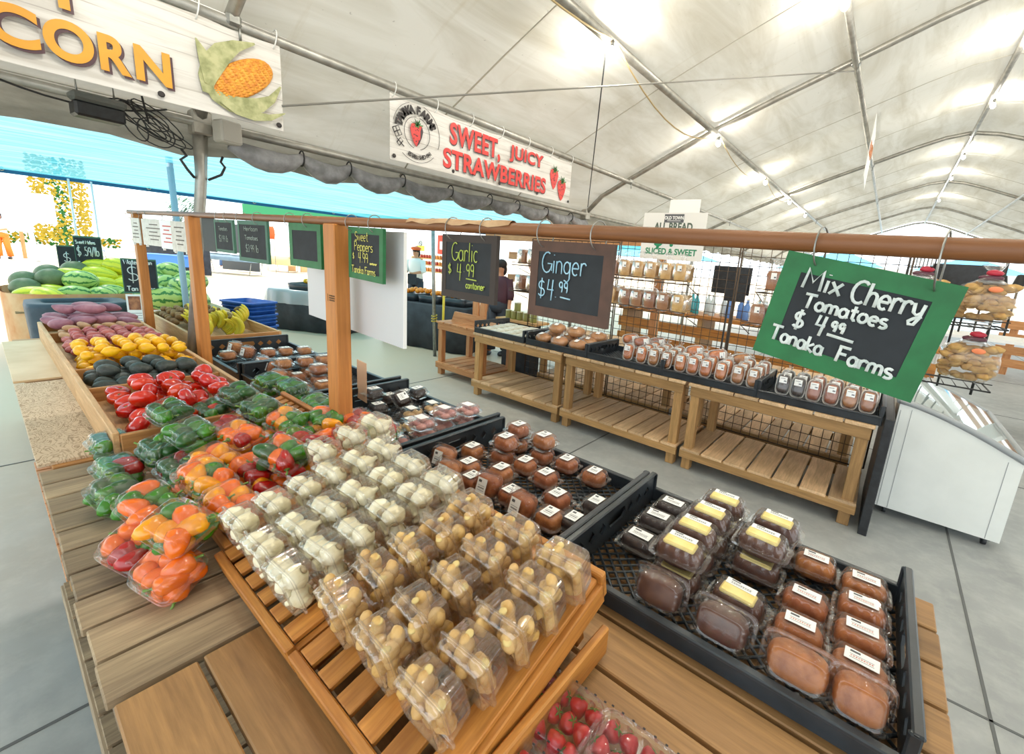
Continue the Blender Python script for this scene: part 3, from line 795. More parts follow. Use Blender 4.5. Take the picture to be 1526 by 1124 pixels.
# pale laminated cards between the two far posts, seen edge-on
M_CARD = mat('laminated card', hexc('c9c6bb'), .4, hexc('b5b1a4'), 25)
M_CARDF = mat('card frame', hexc('5d5348'), .6)
for k, (pxl, pxr, pt, pb, lb) in enumerate(((205, 212, 318, 350, 'narrow pale card hanging on the farthest post'), (217, 237, 320, 354, 'greyish laminated card hanging between the far posts'), (241, 254, 321, 359, 'white card with red print hanging between the far posts'), (258, 273, 322, 366, 'pale laminated card with a map hanging next to the second post'))):
    p0, p1, p2 = aty(pxl, pt, PY), aty(pxr, pt, PY), aty(pxr, pb, PY)
    w_ = max(.08, (p1 - p0).length); h_ = .2
    t = thing('laminated_card', lb, 'sign', ((p0.x + p1.x) / 2, PY - (.035 if k == 0 else 0), bar_z(p0.x) - .05 - h_ / 2), (0, 0, math.radians(8)))
    b = MB(); b.box((0, 0, 0), (w_, .006, h_)); b.build('card', M_CARD if k != 2 else M_PAPER, t)
    b = MB()
    for r_ in range(5): b.box((R.uniform(-.01, .01), -.004, h_ * (.3 - r_ * .14)), (w_ * R.uniform(.3, .7), .001, .008))
    b.build('print', M_REDINK if k == 2 else M_CARDF, t)
    b = MB()
    for q in (-1, 1): b.tube([(q * w_ * .35, 0, h_ / 2 - .01), (q * w_ * .35, .01, h_ / 2 + .02), (q * w_ * .35, 0, h_ / 2 + .055)], .0016, 5)
    b.build('hook', M_STEEL, t)
    for q in (-1, 1):
        b = MB(); b.box((q * w_ * .35, 0, -h_ / 2 - .004), (.012, .012, .02)); b.build('clip', M_WHITE, t)
# large white panel behind the middle post
p0, p1 = aty(457, 340, 1.0), aty(604, 338, .93)
ang = math.atan2(p1.y - p0.y, p1.x - p0.x)
t = thing('foam_board', 'large plain white foam panel hanging behind the middle post', 'panel', ((p0.x + p1.x) / 2, (p0.y + p1.y) / 2, 0), (0, 0, ang))
w_ = (p1 - p0).length
b = MB(); zt, zb = 1.655, 1.235; b.box((0, 0, (zt + zb) / 2), (w_, .012, zt - zb)); b.build('foam_sheet', mat('foam board', hexc('c9cbcd'), .5), t)
b = MB(); b.box((w_ / 2 + .001, 0, (zt + zb) / 2), (.003, .0125, zt - zb)); b.build('edge', M_WHITE, t)
b = MB()
for q in (-.3, .3): b.tube([(q * w_, -.02 + .03 * math.sin(a) - .03, 1.668 + .03 * math.cos(a)) for a in [2 * PI * k / 14 for k in range(14)]], .0016, 5, closed=True)
b.build('ring_hook', M_STEEL, t)
# frosted card standing in the pink cookie tray
c = at(540, 604, .70)
b = MB(); b.box((0, 0, .115), (.12, .004, .23)); t = thing('frosted_card', 'frosted peach plastic card hanging beside the middle post over the cookies', 'card', (c.x, c.y, .73), (0, 0, math.radians(-6))); b.build('sheet', plastic('frosted peach', (.98, .84, .72), .55, .3, .5, hexc('e0b896')), t)

# ------------------------------------------------------------------ banners on the purlin
M_PLANKS = None
def banner_mat():
    m, nt, bs, out = new_mat('printed white planks')
    v = coords(nt, (1, .6, 9))
    f = tex_noise(nt, v, 2.0, 6, .65, .8)
    col = ramp(nt, f, [(.45, hexc('dbd8d3')), (.68, hexc('bdb8b0'))])
    wv = node(nt, 'ShaderNodeTexWave', wave_type='BANDS', bands_direction='Z'); wv.inputs['Scale'].default_value = 3.4; wv.inputs['Distortion'].default_value = .5; wv.inputs['Detail'].default_value = 2
    nt.links.new(coords(nt, (1, .3, 1)), wv.inputs['Vector'])
    g = tex_noise(nt, coords(nt, (1, 3, 2)), 1.5, 3)
    ln = ramp(nt, wv.outputs['Fac'], [(.0, 1.), (.012, 0.)])
    mm = node(nt, 'ShaderNodeMath', operation='MULTIPLY'); nt.links.new(ln, mm.inputs[0]); nt.links.new(ramp(nt, g, [(.35, 0.), (.6, .7)]), mm.inputs[1])
    col = mix_rgb(nt, mm.outputs[0], col, hexc('8a7f7c'))
    nt.links.new(col, bs.inputs['Base Color']); bs.inputs['Roughness'].default_value = .45
    return m
M_PLANKS = banner_mat()
BX = -3.4
FACE = Matrix(((0, 0, 1, 0), (1, 0, 0, 0), (0, 1, 0, 0), (0, 0, 0, 1)))   # text x -> +y, text y -> +z, normal -> +x
def banner(name, label, y0, y1, z0, z1):
    t = thing(name, label, 'banner', (BX, y0, z0))
    b = MB(); N = 40; w_ = y1 - y0; h_ = z1 - z0; vs = []
    for i in range(N + 1):
        for j in range(7):
            u_, v_ = i / N, j / 6
            vs.append((.012 * math.sin(u_ * 9) * (1 - v_ * .3) + .006 * math.sin(u_ * 31 + v_ * 3), u_ * w_, v_ * h_ - (.012 * abs(math.sin(u_ * PI * 6)) if j == 6 else 0)))
    n_ = len(vs)
    fs = [(7 * i + j, 7 * i + 7 + j, 7 * i + 8 + j, 7 * i + 1 + j) for i in range(N) for j in range(6)]
    b.add(vs, fs, smooth=True); b.add([(x - .003, y, z) for x, y, z in vs], [f[::-1] for f in fs], smooth=True)
    b.build('sheet', M_PLANKS, t)
    for k in range(7):
        y = .03 + (w_ - .06) * k / 6
        b = MB(); b.tube([(.004 + .0 * math.cos(a), y + .036 * math.sin(a) * .25, h_ + .012 + .05 * math.cos(a)) if False else (.044 * math.sin(a), y + .01 * math.cos(a), h_ + .028 + .059 * math.cos(a)) for a in [2 * PI * i / 14 for i in range(14)]], .004, 5, closed=True); b.build('ring_tie', M_WHITE, t)
    b = MB()
    for k in range(5): b.lathe([(.016, 0), (.016, .004), (.007, .004)], 10, TR(.014, .03 + (w_ - .06) * k / 4, .03) @ RY(PI / 2))
    b.build('grommet', M_INK, t)
    return t, w_, h_
T0 = .019
M_GOLD = mat('golden print', hexc('e0a02c'), .5, hexc('d49528'), 5)
M_SHAD = mat('maroon print', hexc('4b2f38'), .5)
M_SRED = mat('strawberry red print', hexc('dd4038'), .5, hexc('cc3535'), 20)
M_SDK = mat('dark print', hexc('3b2a33'), .5)
M_LEAF = mat('leaf green print', hexc('4f9a4a'), .55, hexc('2f7a3c'), 25)
M_HUSK = mat('husk print', hexc('b9b98a'), .6, hexc('8a8f5f'), 18)
M_KERN = mat('corn kernels', hexc('e8a63a'), .5, hexc('d07f2a'), 40, bmp=.4)
t, w_, h_ = banner('corn_banner', 'white plank printed banner reading CORN with a corn cob', -1.05, 1.35, 2.295, 2.80)
for m_, dx, off in ((M_SHAD, -.004, (.011, -.011)), (M_GOLD, 0, (0, 0))):
    b = MB()
    for ch, f_ in (('C', (1.20, 1.362, .068, .245)), ('O', (1.373, 1.540, .066, .247)), ('R', (1.557, 1.672, .072, .243)), ('N', (1.689, 1.836, .072, .243)), ('S', (.62, .73, .295, .46)), ('W', (.76, .96, .295, .46)), ('E', (1.0, 1.12, .295, .46)), ('E', (1.19, 1.30, .295, .46)), ('T', (1.385, 1.53, .295, .46))):
        text_mesh(b, ch, .25, TR(T0 + dx, off[0], off[1]) @ FACE, .009, fit=f_)
    b.build('lettering', m_, t)
b = MB(); Mc = TR(T0, 2.175, .235) @ RX(math.radians(38)) @ Matrix.Diagonal((1, 1.52, 1.32, 1))
b.ell((0, 0, 0), (.016, .135, .068), Mc, 24, 13, 2.2)
for r_ in range(-5, 6):
    for c_ in range(12):
        y = -.115 + .021 * c_; z = r_ * .012 * (1 - (y / .15) ** 2 * .5)
        if abs(z) < .062 * math.sqrt(max(0, 1 - (y / .135) ** 2)): b.ell((.014 * math.sqrt(max(.05, 1 - (y / .14) ** 2 - (z / .07) ** 2)), y, z), (.006, .0095, .0058), Mc, 6, 5)
b.build('corn_cob_print', M_KERN, t)
b = MB()
NLEAF = [0]
def leafp(cl, w0):
    """one husk leaf: a strip along a centre line, widest in the middle"""
    n = len(cl); L_, R2 = [], []
    NLEAF[0] += 1; x = T0 + .005 + .004 * NLEAF[0]
    for k in range(n):
        wd = w0 * math.sin(PI * min(.97, max(.05, k / (n - 1) * .9 + .1)))
        p, q = cl[max(0, k - 1)], cl[min(n - 1, k + 1)]
        d = Vector((q[0] - p[0], q[1] - p[1])).normalized()
        L_.append((x, cl[k][0] - d.y * wd, cl[k][1] + d.x * wd)); R2.append((x, cl[k][0] + d.y * wd, cl[k][1] - d.x * wd))
    vs = L_ + R2 + [(cx_ + .003, cy_, cz_) for cx_, cy_, cz_ in L_ + R2]; m_ = 2 * n
    fs = []
    for k in range(n - 1): fs += [(k, k + 1, n + k + 1, n + k), (m_ + k, m_ + n + k, m_ + n + k + 1, m_ + k + 1), (k, m_ + k, m_ + k + 1, k + 1), (n + k, n + k + 1, m_ + n + k + 1, m_ + n + k)]
    b.add(vs, fs)
leafp([(1.99, .15), (2.03, .10), (2.10, .075), (2.18, .085), (2.26, .115), (2.33, .17), (2.385, .26)], .048)
leafp([(1.985, .10), (1.995, .18), (2.03, .27), (2.08, .345), (2.15, .405), (2.25, .455)], .055)
leafp([(1.99, .15), (2.0, .22), (1.985, .30), (1.955, .37)], .034)
leafp([(2.05, .075), (2.13, .045), (2.22, .04), (2.31, .055), (2.40, .105)], .028)
b.build('husk_print', M_HUSK, t)
t, w_, h_ = banner('strawberry_banner', 'white plank printed banner reading sweet, juicy strawberries', 2.13, 4.60, 2.295, 2.785)
for m_, dx, o_ in ((M_SDK, -.003, .007), (M_SRED, 0, 0)):
    b = MB()
    for s_, f_ in (('SWEET,', (.585, 1.22, .225, .44)), ('JUICY', (1.36, 1.905, .272, .44)), ('STRAWBERRIES', (.515, 1.975, .045, .212))):
        text_mesh(b, s_, .22, TR(T0 + dx, o_, -o_) @ FACE, .007, fit=f_, spacing=1.08)
    b.build('lettering', m_, t)
LC = (.243, .25)
def ringp(r0, r1, a0, a1, n=40):
    for k in range(n):
        a, c_ = [math.radians(a0 + (a1 - a0) * (k + q) / n) for q in (0, 1)]
        b.poly([(T0, LC[0] + r0 * math.cos(a), LC[1] + r0 * math.sin(a)), (T0, LC[0] + r0 * math.cos(c_), LC[1] + r0 * math.sin(c_)), (T0, LC[0] + r1 * math.cos(c_), LC[1] + r1 * math.sin(c_)), (T0, LC[0] + r1 * math.cos(a), LC[1] + r1 * math.sin(a))], th=(.002, 0, 0))
b = MB()
ringp(.122, .126, -75, 80); ringp(.122, .126, 95, 255); ringp(.226, .229, -20, 75, 30); ringp(.226, .229, 110, 168, 24); ringp(.226, .229, 232, 318, 30)
b.build('crest_ring', M_INK, t)
b = MB()
for s_, a0, a1 in (('TANAKA', 166, 108), ('FARMS', 84, 26)):
    for k, ch in enumerate(s_):
        a = math.radians(a0 + (a1 - a0) * k / (len(s_) - 1))
        text_mesh(b, ch, .085, TR(T0, LC[0] + .178 * math.cos(a), LC[1] + .178 * math.sin(a)) @ FACE @ RZ(a - PI / 2) @ TR(-.026, -.03, 0), .005, .9)
for k, ch in enumerate('ESTABLISHED 1941'):
    a = math.radians(247 + 70 * k / 15)
    if ch != ' ': text_mesh(b, ch, .045, TR(T0, LC[0] + .185 * math.cos(a), LC[1] + .185 * math.sin(a)) @ FACE @ RZ(a + PI / 2) @ TR(-.012, -.016, 0), .001, .85)
for ch, a in (('田', 188), ('中', 213)):
    a = math.radians(a)
    for pl in GL[ch][1]:
        Mx = TR(T0, LC[0] + .19 * math.cos(a), LC[1] + .19 * math.sin(a)) @ FACE @ RZ(a - PI + .35)
        b.tube([Mx @ Vector(((p[0] - .45) * .075, (p[1] - .5) * .075, 0)) for p in pl], .004, 5, flat=(.3, 1, 1))
b.build('crest_lettering', M_INK, t)
def berry_print(cy, cz, s, parent, dark=True):
    b = MB()
    def side(q): return [(.0, -1), (.3, -.75), (.62, -.2), (.78, .3), (.62, .68), (.25, .8), (0, .74)]
    outl = [(x, z) for x, z in side(1)] + [(-x, z) for x, z in side(1)[-2:0:-1]]
    b.poly([(T0, cy + x * s * .8, cz + z * s) for x, z in outl], th=(.003, 0, 0)); b.build('strawberry_print', M_SRED, parent)
    b = MB()
    if dark: b.poly([(T0 + .002, cy + x * s * .8, cz + z * s) for x, z in ((0, -1), (.3, -.75), (.62, -.2), (.78, .3), (.62, .68), (.45, .3), (.45, -.3), (.2, -.6))], th=(.002, 0, 0))
    for k in range(16):
        x, z = R.uniform(-.5, .3), R.uniform(-.6, .5)
        if abs(x) < .75 + .5 * z: b.box((T0 + .004, cy + x * s * .8, cz + z * s), (.002, s * .05, s * .08))
    b.build('strawberry_seed', M_SDK, parent)
    b = MB()
    for k in range(7):
        a = math.radians(20 + 140 * k / 6); r1 = s * (.42 if k % 2 else .55)
        b.poly([(T0 + .005, cy - s * .06, cz + s * .68), (T0 + .005, cy + r1 * math.cos(a - .15), cz + s * .6 + r1 * math.sin(a - .15) * .8), (T0 + .005, cy + r1 * 1.2 * math.cos(a), cz + s * .6 + r1 * 1.1 * math.sin(a)), (T0 + .005, cy + s * .06, cz + s * .68)], th=(.002, 0, 0))
        a = -a; b.poly([(T0 + .005, cy - s * .08, cz + s * .68), (T0 + .005, cy + r1 * .8 * math.cos(a), cz + s * .68 + r1 * .5 * math.sin(a)), (T0 + .005, cy + s * .08, cz + s * .68)], th=(.002, 0, 0))
    b.build('strawberry_leaf', M_LEAF, parent)
berry_print(.237, .245, .1, t)
berry_print(2.12, .245, .125, t, False); berry_print(2.28, .145, .13, t, False)
# sign for the bread
c = aty(1003, 352, 4.02)
t = thing('bread_price_sign', 'white all bread price sign above the wire bread rack', 'sign', (c.x, 4.0, 1.90))
b = MB(); b.box((0, 0, 0), (.62, .008, .43)); b.build('sheet', mat('pale print sheet', hexc('dcdad5'), .5), t)
b = MB(); b.box((0, -.006, .165), (.19, .003, .075)); b.build('logo_panel', mat('logo grey', hexc('55565a'), .6), t)
b = MB(); text_mesh(b, 'OLD TOWN', .042, TR(0, -.009, .155) @ UPRIGHT, .001, .8, align='CENTER'); b.box((0, -.008, .143), (.13, .002, .004)); b.build('logo_lettering', M_WHITE, t)
b = MB(); text_mesh(b, 'ALL BREAD', .1, TR(0, -.006, .055) @ UPRIGHT, .003, .75, align='CENTER'); b.build('dark_lettering', mat('grey green print', hexc('4b5a4e'), .6), t)
b = MB(); text_mesh(b, '$6.99', .16, TR(0, -.006, -.085) @ UPRIGHT, .008, .95, align='CENTER', shear=.2); text_mesh(b, 'SLICED & SWEET', .078, TR(0, -.006, -.165) @ UPRIGHT, .002, .88, align='CENTER'); b.build('green_lettering', mat('green print', hexc('1c7d55'), .6), t)
b = MB()
for q in (-.25, .25): b.tube([(q, .02, .2), (q, .03, .21), (q, .03, -.16)], .003, 5)
b.build('hook', M_STEEL, t)
t = thing('paper_notice', 'small white notice hanging behind the bread price sign', 'notice', aty(1020, 312, 4.7)); b = MB(); b.box((0, 0, 0), (.34, .006, .2)); b.build('sheet', M_PAPER, t)
for q in (-.15, .15):
    b = MB(); b.tube([(q, .006, .08), (q, .006, .722 - t.location.z)], .008, 5); b.build('stand_pole', M_STEEL, t)
# cloth banner hanging from the third purlin
c = aty(1297, 227, 8.9)
t = thing('cloth_banner', 'narrow cloth banner with orange letters hanging from the tent roof', 'banner', (c.x, 8.9, c.z), (0, 0, math.radians(92)))
b = MB(); b.box((0, 0, 0), (1.2, .008, .95)); b.build('sheet', M_PAPER, t)
b = MB(); 
for k in range(7): b.tube([(-.5 + .16 * k + .05 * math.cos(a) , -.006, .02 * k - .05 + .1 * math.sin(a + k)) for a in [.7 * i for i in range(7)]], .018, 5, flat=(1, .2, 1))
b.build('lettering', mat('orange print', hexc('d98a5a'), .6), t)
b = MB()
for q in (-.5, .5): b.tube([(q, 0, .45), (q, 0, 3.82 - c.z)], .004, 5)
b.build('tie', M_CORD, t)

# scrap of tan cloth lying over the rail
p0, p1 = aty(612, 322, PY), aty(765, 332, PY)
b = MB(); vs = []
for i in range(13):
    x = p0.x + (p1.x - p0.x) * i / 12; wv = .004 * math.sin(i * 1.7)
    for j in range(7):
        a = -1.2 + 2.6 * j / 6; r_ = .0195 + .0015 * math.sin(i + j)
        vs.append((x, PY - r_ * math.sin(a), bar_z(x) + r_ * math.cos(a) + wv * (j in (0, 6)) + .001))
b.add(vs, [(7 * i + j, 7 * i + 7 + j, 7 * i + 8 + j, 7 * i + 1 + j) for i in range(12) for j in range(6)], smooth=True)
tag(b.build('cloth_scrap', mat('tan cloth', hexc('a8835e'), .8, hexc('c2a27c'), 12)), 'strip of tan cloth lying over the rail right of the sweet peppers sign', 'cloth')
# ------------------------------------------------------------------ clear hinged clamshells
def rr(w_, d_, z, n=44, p=5., amp=0.):
    """rounded rectangle ring; amp is the depth of the vertical ribs pressed into the wall"""
    out = []
    for k in range(n):
        a = 2 * PI * (k + .5) / n
        c, s_ = math.cos(a), math.sin(a)
        e = 2 / p
        x, y = w_ / 2 * math.copysign(abs(c) ** e, c), d_ / 2 * math.copysign(abs(s_) ** e, s_)
        # even spacing along the perimeter
        t_ = (k + .5) / n * 4; side = int(t_); f = t_ - side - .5; f2 = math.copysign(abs(2 * f) ** .86, f)
        q = 1 / (1 + abs(f2) ** p) ** (1 / p)
        u_, v_ = q, f2 * q
        x, y = ((u_, v_), (-v_, u_), (-u_, -v_), (v_, -u_))[side]
        g = amp * math.sin(k * PI / 2)
        nx_, ny_ = ((1, 0), (0, 1), (-1, 0), (0, -1))[side]
        out.append((x * w_ / 2 + nx_ * g, y * d_ / 2 + ny_ * g, z))
    return out
def clam(b, w_, d_, hb, ht, fl=.008, ribs=True, p=6., amp=.0022, M=None, n=80):
    """tray, flange and domed ribbed lid as one thin shell; z=0 is the underside"""
    A = amp
    R_ = [rr(w_ * .78, d_ * .78, 0, n, p), rr(w_ * .84, d_ * .84, .002, n, p), rr(w_ * .86, d_ * .86, .006, n, p, A), rr(w_ * .94, d_ * .94, hb * .92, n, p, A), rr(w_ * .96, d_ * .96, hb, n, p), rr(w_ + 2 * fl, d_ + 2 * fl, hb - .001, n, p), rr(w_ + 2 * fl + .002, d_ + 2 * fl + .002, hb + .001, n, p),
          rr(w_ + 2 * fl, d_ + 2 * fl, hb + .005, n, p), rr(w_ + fl, d_ + fl, hb + .0035, n, p), rr(w_ * .97, d_ * .97, hb + .005, n, p), rr(w_ * .95, d_ * .95, hb + .009, n, p, A)]
    if ht > .025:
        R_ += [rr(w_ * .91, d_ * .91, hb + ht * .5, n, p, A), rr(w_ * .83, d_ * .82, hb + ht * .86, n, p, A), rr(w_ * .78, d_ * .77, hb + ht * .97, n, p), rr(w_ * .72, d_ * .70, hb + ht, n, p), rr(w_ * .68, d_ * .66, hb + ht * .965, n, p), rr(w_ * .62, d_ * .60, hb + ht * .965, n, p)]
    else:
        R_ += [rr(w_ * .93, d_ * .93, hb + ht, n, p), rr(w_ * .8, d_ * .8, hb + ht, n, p), rr(w_ * .77, d_ * .76, hb + ht * .75, n, p)]
    b.loft(R_, M)
def label_card(b, w_, d_, z, logo=True, M=None):
    b.mi = 0; b.box((0, 0, z), (w_, d_, .0012), M)
LBL_DARK = mat('label dark print', hexc('5a5b5e'), .6)
LBL_RED = mat('label red print', hexc('c9786f'), .6)
LBL_GREY = mat('label grey print', hexc('a9abad'), .6)
def label(parent, w_, d_, z, red=False, M=None, clear=False):
    b = MB()
    if not clear: b.box((0, 0, z), (w_, d_, .0012), M)
    b.mi = 1; b.box((-w_ * .20, d_ * .30, z + .0009), (w_ * .30, d_ * .16, .0006), M)
    b.mi = 2
    for k in range(9): b.box((-w_ * .30 + w_ * .075 * k, -d_ * .12, z + .0009), (w_ * .045, d_ * (.09 if k % 3 else .06), .0006), M)
    b.mi = 3
    for r_ in range(2): b.box((0, d_ * (.02 - .30 * r_), z + .0009), (w_ * .7, d_ * .035, .0006), M)
    return b.build('label', [M_PAPER, LBL_DARK, LBL_RED if red else LBL_DARK, LBL_GREY], parent)
CAKE_BROWN = mat('golden brown cake', hexc('ad6a3c'), .5, hexc('834522'), 26, bmp=.12, rnd=.12, spec=.25)
CAKE_LIGHT = mat('light brown cake', hexc('b97c4c'), .5, hexc('90562e'), 22, bmp=.12, rnd=.12, spec=.25)
CAKE_DARK = mat('chocolate cake', hexc('281a17'), .5, hexc('3a2822'), 30, bmp=.15, rnd=.1)
CAKE_CHOC = mat('brown chocolate cake', hexc('4a2a1e'), .5, hexc('5e3a28'), 30, bmp=.15, rnd=.1)
ICING = mat('pale yellow icing', hexc('f0dd92'), .5, hexc('e6cb73'), 18, bmp=.2)
COOKIE_PINK = mat('pink cookie', hexc('cf9c93'), .7, hexc('b98078'), 40, bmp=.4, rnd=.1)
COOKIE_TAN = mat('tan cookie', hexc('d9bb8d'), .7, hexc('bf9a66'), 30, bmp=.3, rnd=.1)
def loaf_pack(w_, d_, hb, ht, cake_m, lab=True, red=False, top=None, lw=.42, ld=.62):
    def make():
        t = thing('cake_clamshell', None, None)
        b = MB(); clam(b, w_, d_, hb, ht); b.build('clamshell', M_CLEAR, t)
        b = MB(); b.ell((0, 0, (hb + ht) * .47), (w_ * .445, d_ * .44, (hb + ht) * .46), None, 22, 13, 3.0, .05, 2.2, R.random() * 9); b.build('cake', cake_m, t)
        if top: 
            b = MB(); b.box((0, -d_ * .06, hb + ht * .84), (w_ * .62, d_ * .50, .014), bev=.005); b.build('icing', top, t)
        if lab: label(t, w_ * lw, d_ * ld, hb + ht + .0012, red) if not top else label(t, w_ * .54, d_ * .26, hb + ht + .0012, False, TR(0, d_ * .19, 0))
        return t
    return Kind(make)
K_MINI = loaf_pack(.110, .094, .030, .040, CAKE_BROWN)
K_MINID = loaf_pack(.106, .090, .028, .036, CAKE_DARK)
K_BIG = loaf_pack(.134, .094, .032, .040, CAKE_BROWN, red=True, lw=.55, ld=.42)
K_DARK = loaf_pack(.132, .092, .030, .038, CAKE_DARK, lw=.55, ld=.45)
K_YEL = loaf_pack(.148, .096, .032, .044, CAKE_CHOC, top=ICING)
K_NOLAB = loaf_pack(.146, .094, .032, .042, CAKE_BROWN, lab=False)
K_NOLABD = loaf_pack(.146, .094, .032, .042, CAKE_CHOC, lab=False)
K_MUF = loaf_pack(.112, .098, .028, .042, CAKE_LIGHT, lw=.4, ld=.55)
K_PINK0 = None
def cookie_pack(m1, m2):
    def make():
        t = thing('cookie_clamshell', None, None)
        b = MB(); clam(b, .118, .102, .026, .036); b.build('clamshell', M_CLEAR, t)
        for k in range(6):
            b = MB(); b.ell((0, 0, 0), (.025, .025, .012), RX(R.uniform(-.5, .5)) @ RY(R.uniform(-.5, .5)), 12, 7, 2.4, .12, 1.5, k)
            b.build('cookie', m1 if (k % 3 or m2 is None) else m2, t, (-.030 + .030 * (k % 3), -.020 + .040 * (k // 3), .024 + .006 * (k % 2)))
        b = MB(); b.box((0, 0, .0635), (.06, .045, .001)); b.build('label', M_PAPER, t)
        return t
    return Kind(make)
K_PINK = cookie_pack(COOKIE_PINK, None)
K_CHIP = cookie_pack(COOKIE_TAN, CAKE_DARK)
def rz(a=.05): return R.uniform(-a, a)
TOP = TZ + .017
def place(kind, px_, py_, z, label_, cat, group=None, rot=None, dz=0.):
    p = at(px_, py_, z + .06)
    return kind.put((p.x, p.y, z + dz), rot or (0, 0, rz(.08)), label_, cat, group)
BIGR = (0, 0, .04)
# --- tray nearest the aisle
GA = 'cakes in the tray nearest the aisle'
for k, (x, y) in enumerate(((-.497, 1.487), (-.503, 1.365), (-.497, 1.215))):
    K_DARK.put((x, y, TOP), (0, 0, rz(.06)), 'dark chocolate cake clamshell, %s of three along the left tray wall' % ('farthest', 'middle', 'nearest')[k], 'cake', GA)
for k, (x, y) in enumerate(((-.322, 1.50), (-.335, 1.382), (-.343, 1.264), (-.343, 1.146))):
    K_YEL.put((x, y, TOP + .081), (0, 0, rz(.05)), 'yellow topped cake clamshell on top of the stacked row, %s from the far wall' % ORD[k], 'cake', GA)
    K_YEL.put((x + .003, y + .003, TOP), (0, 0, rz(.04)), 'yellow topped cake clamshell in the lower layer under the %s stacked one' % ORD[k], 'cake', GA)
for k, (x, y) in enumerate(((-.150, 1.49), (-.165, 1.362))):
    K_YEL.put((x, y, TOP + .081), (0, 0, rz(.05)), 'yellow topped cake clamshell on the short stack beside the brown loaves, %s one' % ('farther', 'nearer')[k], 'cake', GA)
    K_YEL.put((x - .004, y - .004, TOP), (0, 0, rz(.04)), 'yellow topped cake clamshell under the %s one of the short stack' % ('farther', 'nearer')[k], 'cake', GA)
K_YEL.put((-.172, 1.16, TOP + .004), (.02, 0, -.06), 'single yellow topped cake clamshell in front of the short stack', 'cake', GA)
for x, y, l in ((-.045 + .02, 1.50, 'brown loaf clamshell with red print, next to the short yellow stack at the far wall'), (.106, 1.49, 'brown loaf clamshell with red print in the far right tray corner'), (.104, 1.372, 'brown loaf clamshell with red print, second along the right tray wall'), (-.024, 1.29, 'brown loaf clamshell with red print standing alone mid tray'), (.106, 1.254, 'brown loaf clamshell with red print, third along the right tray wall'), (-.022, 1.165, 'brown loaf clamshell with red print behind the leaning brown loaf'), (.110, 1.136, 'brown loaf clamshell with red print, nearest along the right tray wall')):
    K_BIG.put((x, y, TOP), (0, 0, rz(.035)), l, 'cake', GA, (.93, .97, 1))
LEAN = math.radians(72)
for x, kd, l in ((-.345, K_NOLABD, 'chocolate cake clamshell leaning on the front tray wall, leftmost of four'), (-.175, K_NOLABD, 'chocolate cake clamshell leaning on the front tray wall, second of four'), (-.008, K_NOLAB, 'brown loaf clamshell leaning on the front tray wall, third of four'), (.112, K_NOLAB, 'brown loaf clamshell leaning in the near right tray corner')):
    kd.put((x, 1.056, TOP + .056), (LEAN, 0, rz(.03)), l, 'cake', GA, (.96 if x < .05 else .76, 1, 1))
# --- tray of small brown loaves
GB = 'small loaves in the middle tray'
MIN = [(715, 673, 'beside the stacked pairs on the left'), (678, 688, 'closest to the left end wall'), (778, 685, 'in front of the stacked pair, second row'), (744, 696, 'second row, left of centre'), (845, 685, 'far row, just right of the stack'), (814, 706, 'in the very middle of the tray'), (886, 704, 'far right corner of the tray'), (706, 712, 'behind the leaning boxes, left'), (752, 727, 'third row, behind the leaning boxes'), (828, 736, 'third row, right of centre'), (800, 756, 'nearest the front wall')]
for x, y, l in MIN: place(K_MINI, x, y, TOP, 'small brown loaf box with white label, ' + l, 'cake', GB, (0, 0, rz(.08)))
for x, y, l in ((773, 634, 'farthest of the three stacked'), (754, 652, 'left of the three stacked'), (811, 650, 'right of the three stacked')):
    q = place(K_MINI, x, y, TOP + .075, 'small brown loaf box on the upper layer, ' + l, 'cake', GB)
    K_MINI.put((q.location.x, q.location.y - .004, TOP), (0, 0, rz(.1)), 'small brown loaf box in the lower layer, under the ' + l.replace(' stacked', ''), 'cake', GB)
for x, y, l in ((880, 742, 'farther'), (850, 768, 'nearer')): place(K_MINID, x, y, TOP, 'small dark cake box with white label by the right end wall, %s one' % l, 'cake', GB)
for x, y, l in ((635, 680, 'leftmost of four'), (664, 702, 'second of four'), (710, 728, 'third of four'), (757, 758, 'rightmost of four')):
    p = at(x, y, TOP + .055); K_MINI.put((p.x, max(p.y, 1.0) + .072, TOP + .05), (LEAN, 0, rz(.1)), 'small brown loaf box leaning on the front tray wall, ' + l, 'cake', GB)
# --- cookie tray
GC = 'cookies and dark cakes behind the middle post'
for k, (x, y) in enumerate(((563, 602), (589, 590), (607, 571))): place(K_MINID, x, y, TOP, 'dark cake clamshell beside the frosted card, %s from the card' % ORD[k], 'cake', GC)
q = place(K_MINID, 563, 578, TOP + .07, 'dark cake clamshell stacked above another beside the frosted card', 'cake', GC)
place(K_MINID, 606, 580, TOP + .045, 'dark cake clamshell tipped up at the far tray wall', 'cake', GC, (.2, .7, .1))
place(K_MINID, 628, 571, TOP + .05, 'dark cake clamshell highest in the far right tray corner', 'cake', GC, (.1, 0, 0))
place(K_MINID, 474, 597, TOP + .02, 'dark cake clamshell leaning just left of the middle post', 'cake', GC, (LEAN * .8, 0, 0))
for k, (x, y) in enumerate(((615, 609), (643, 598), (548, 625), (572, 632), (612, 626))): place(K_CHIP, x, y, TOP, 'tan and chocolate cookie clamshell, %s' % ('centre of the tray', 'far right', 'beside the post', 'second from the post', 'between the pink cookies')[k], 'cookies', GC)
for k, (x, y) in enumerate(((663, 622), (628, 636), (696, 616), (590, 650), (555, 640))): place(K_PINK, x, y, TOP, 'pink cookie clamshell in the bottom layer, %s' % ('centre right', 'centre', 'far right', 'nearest the end wall', 'left beside the post')[k], 'cookies', GC)
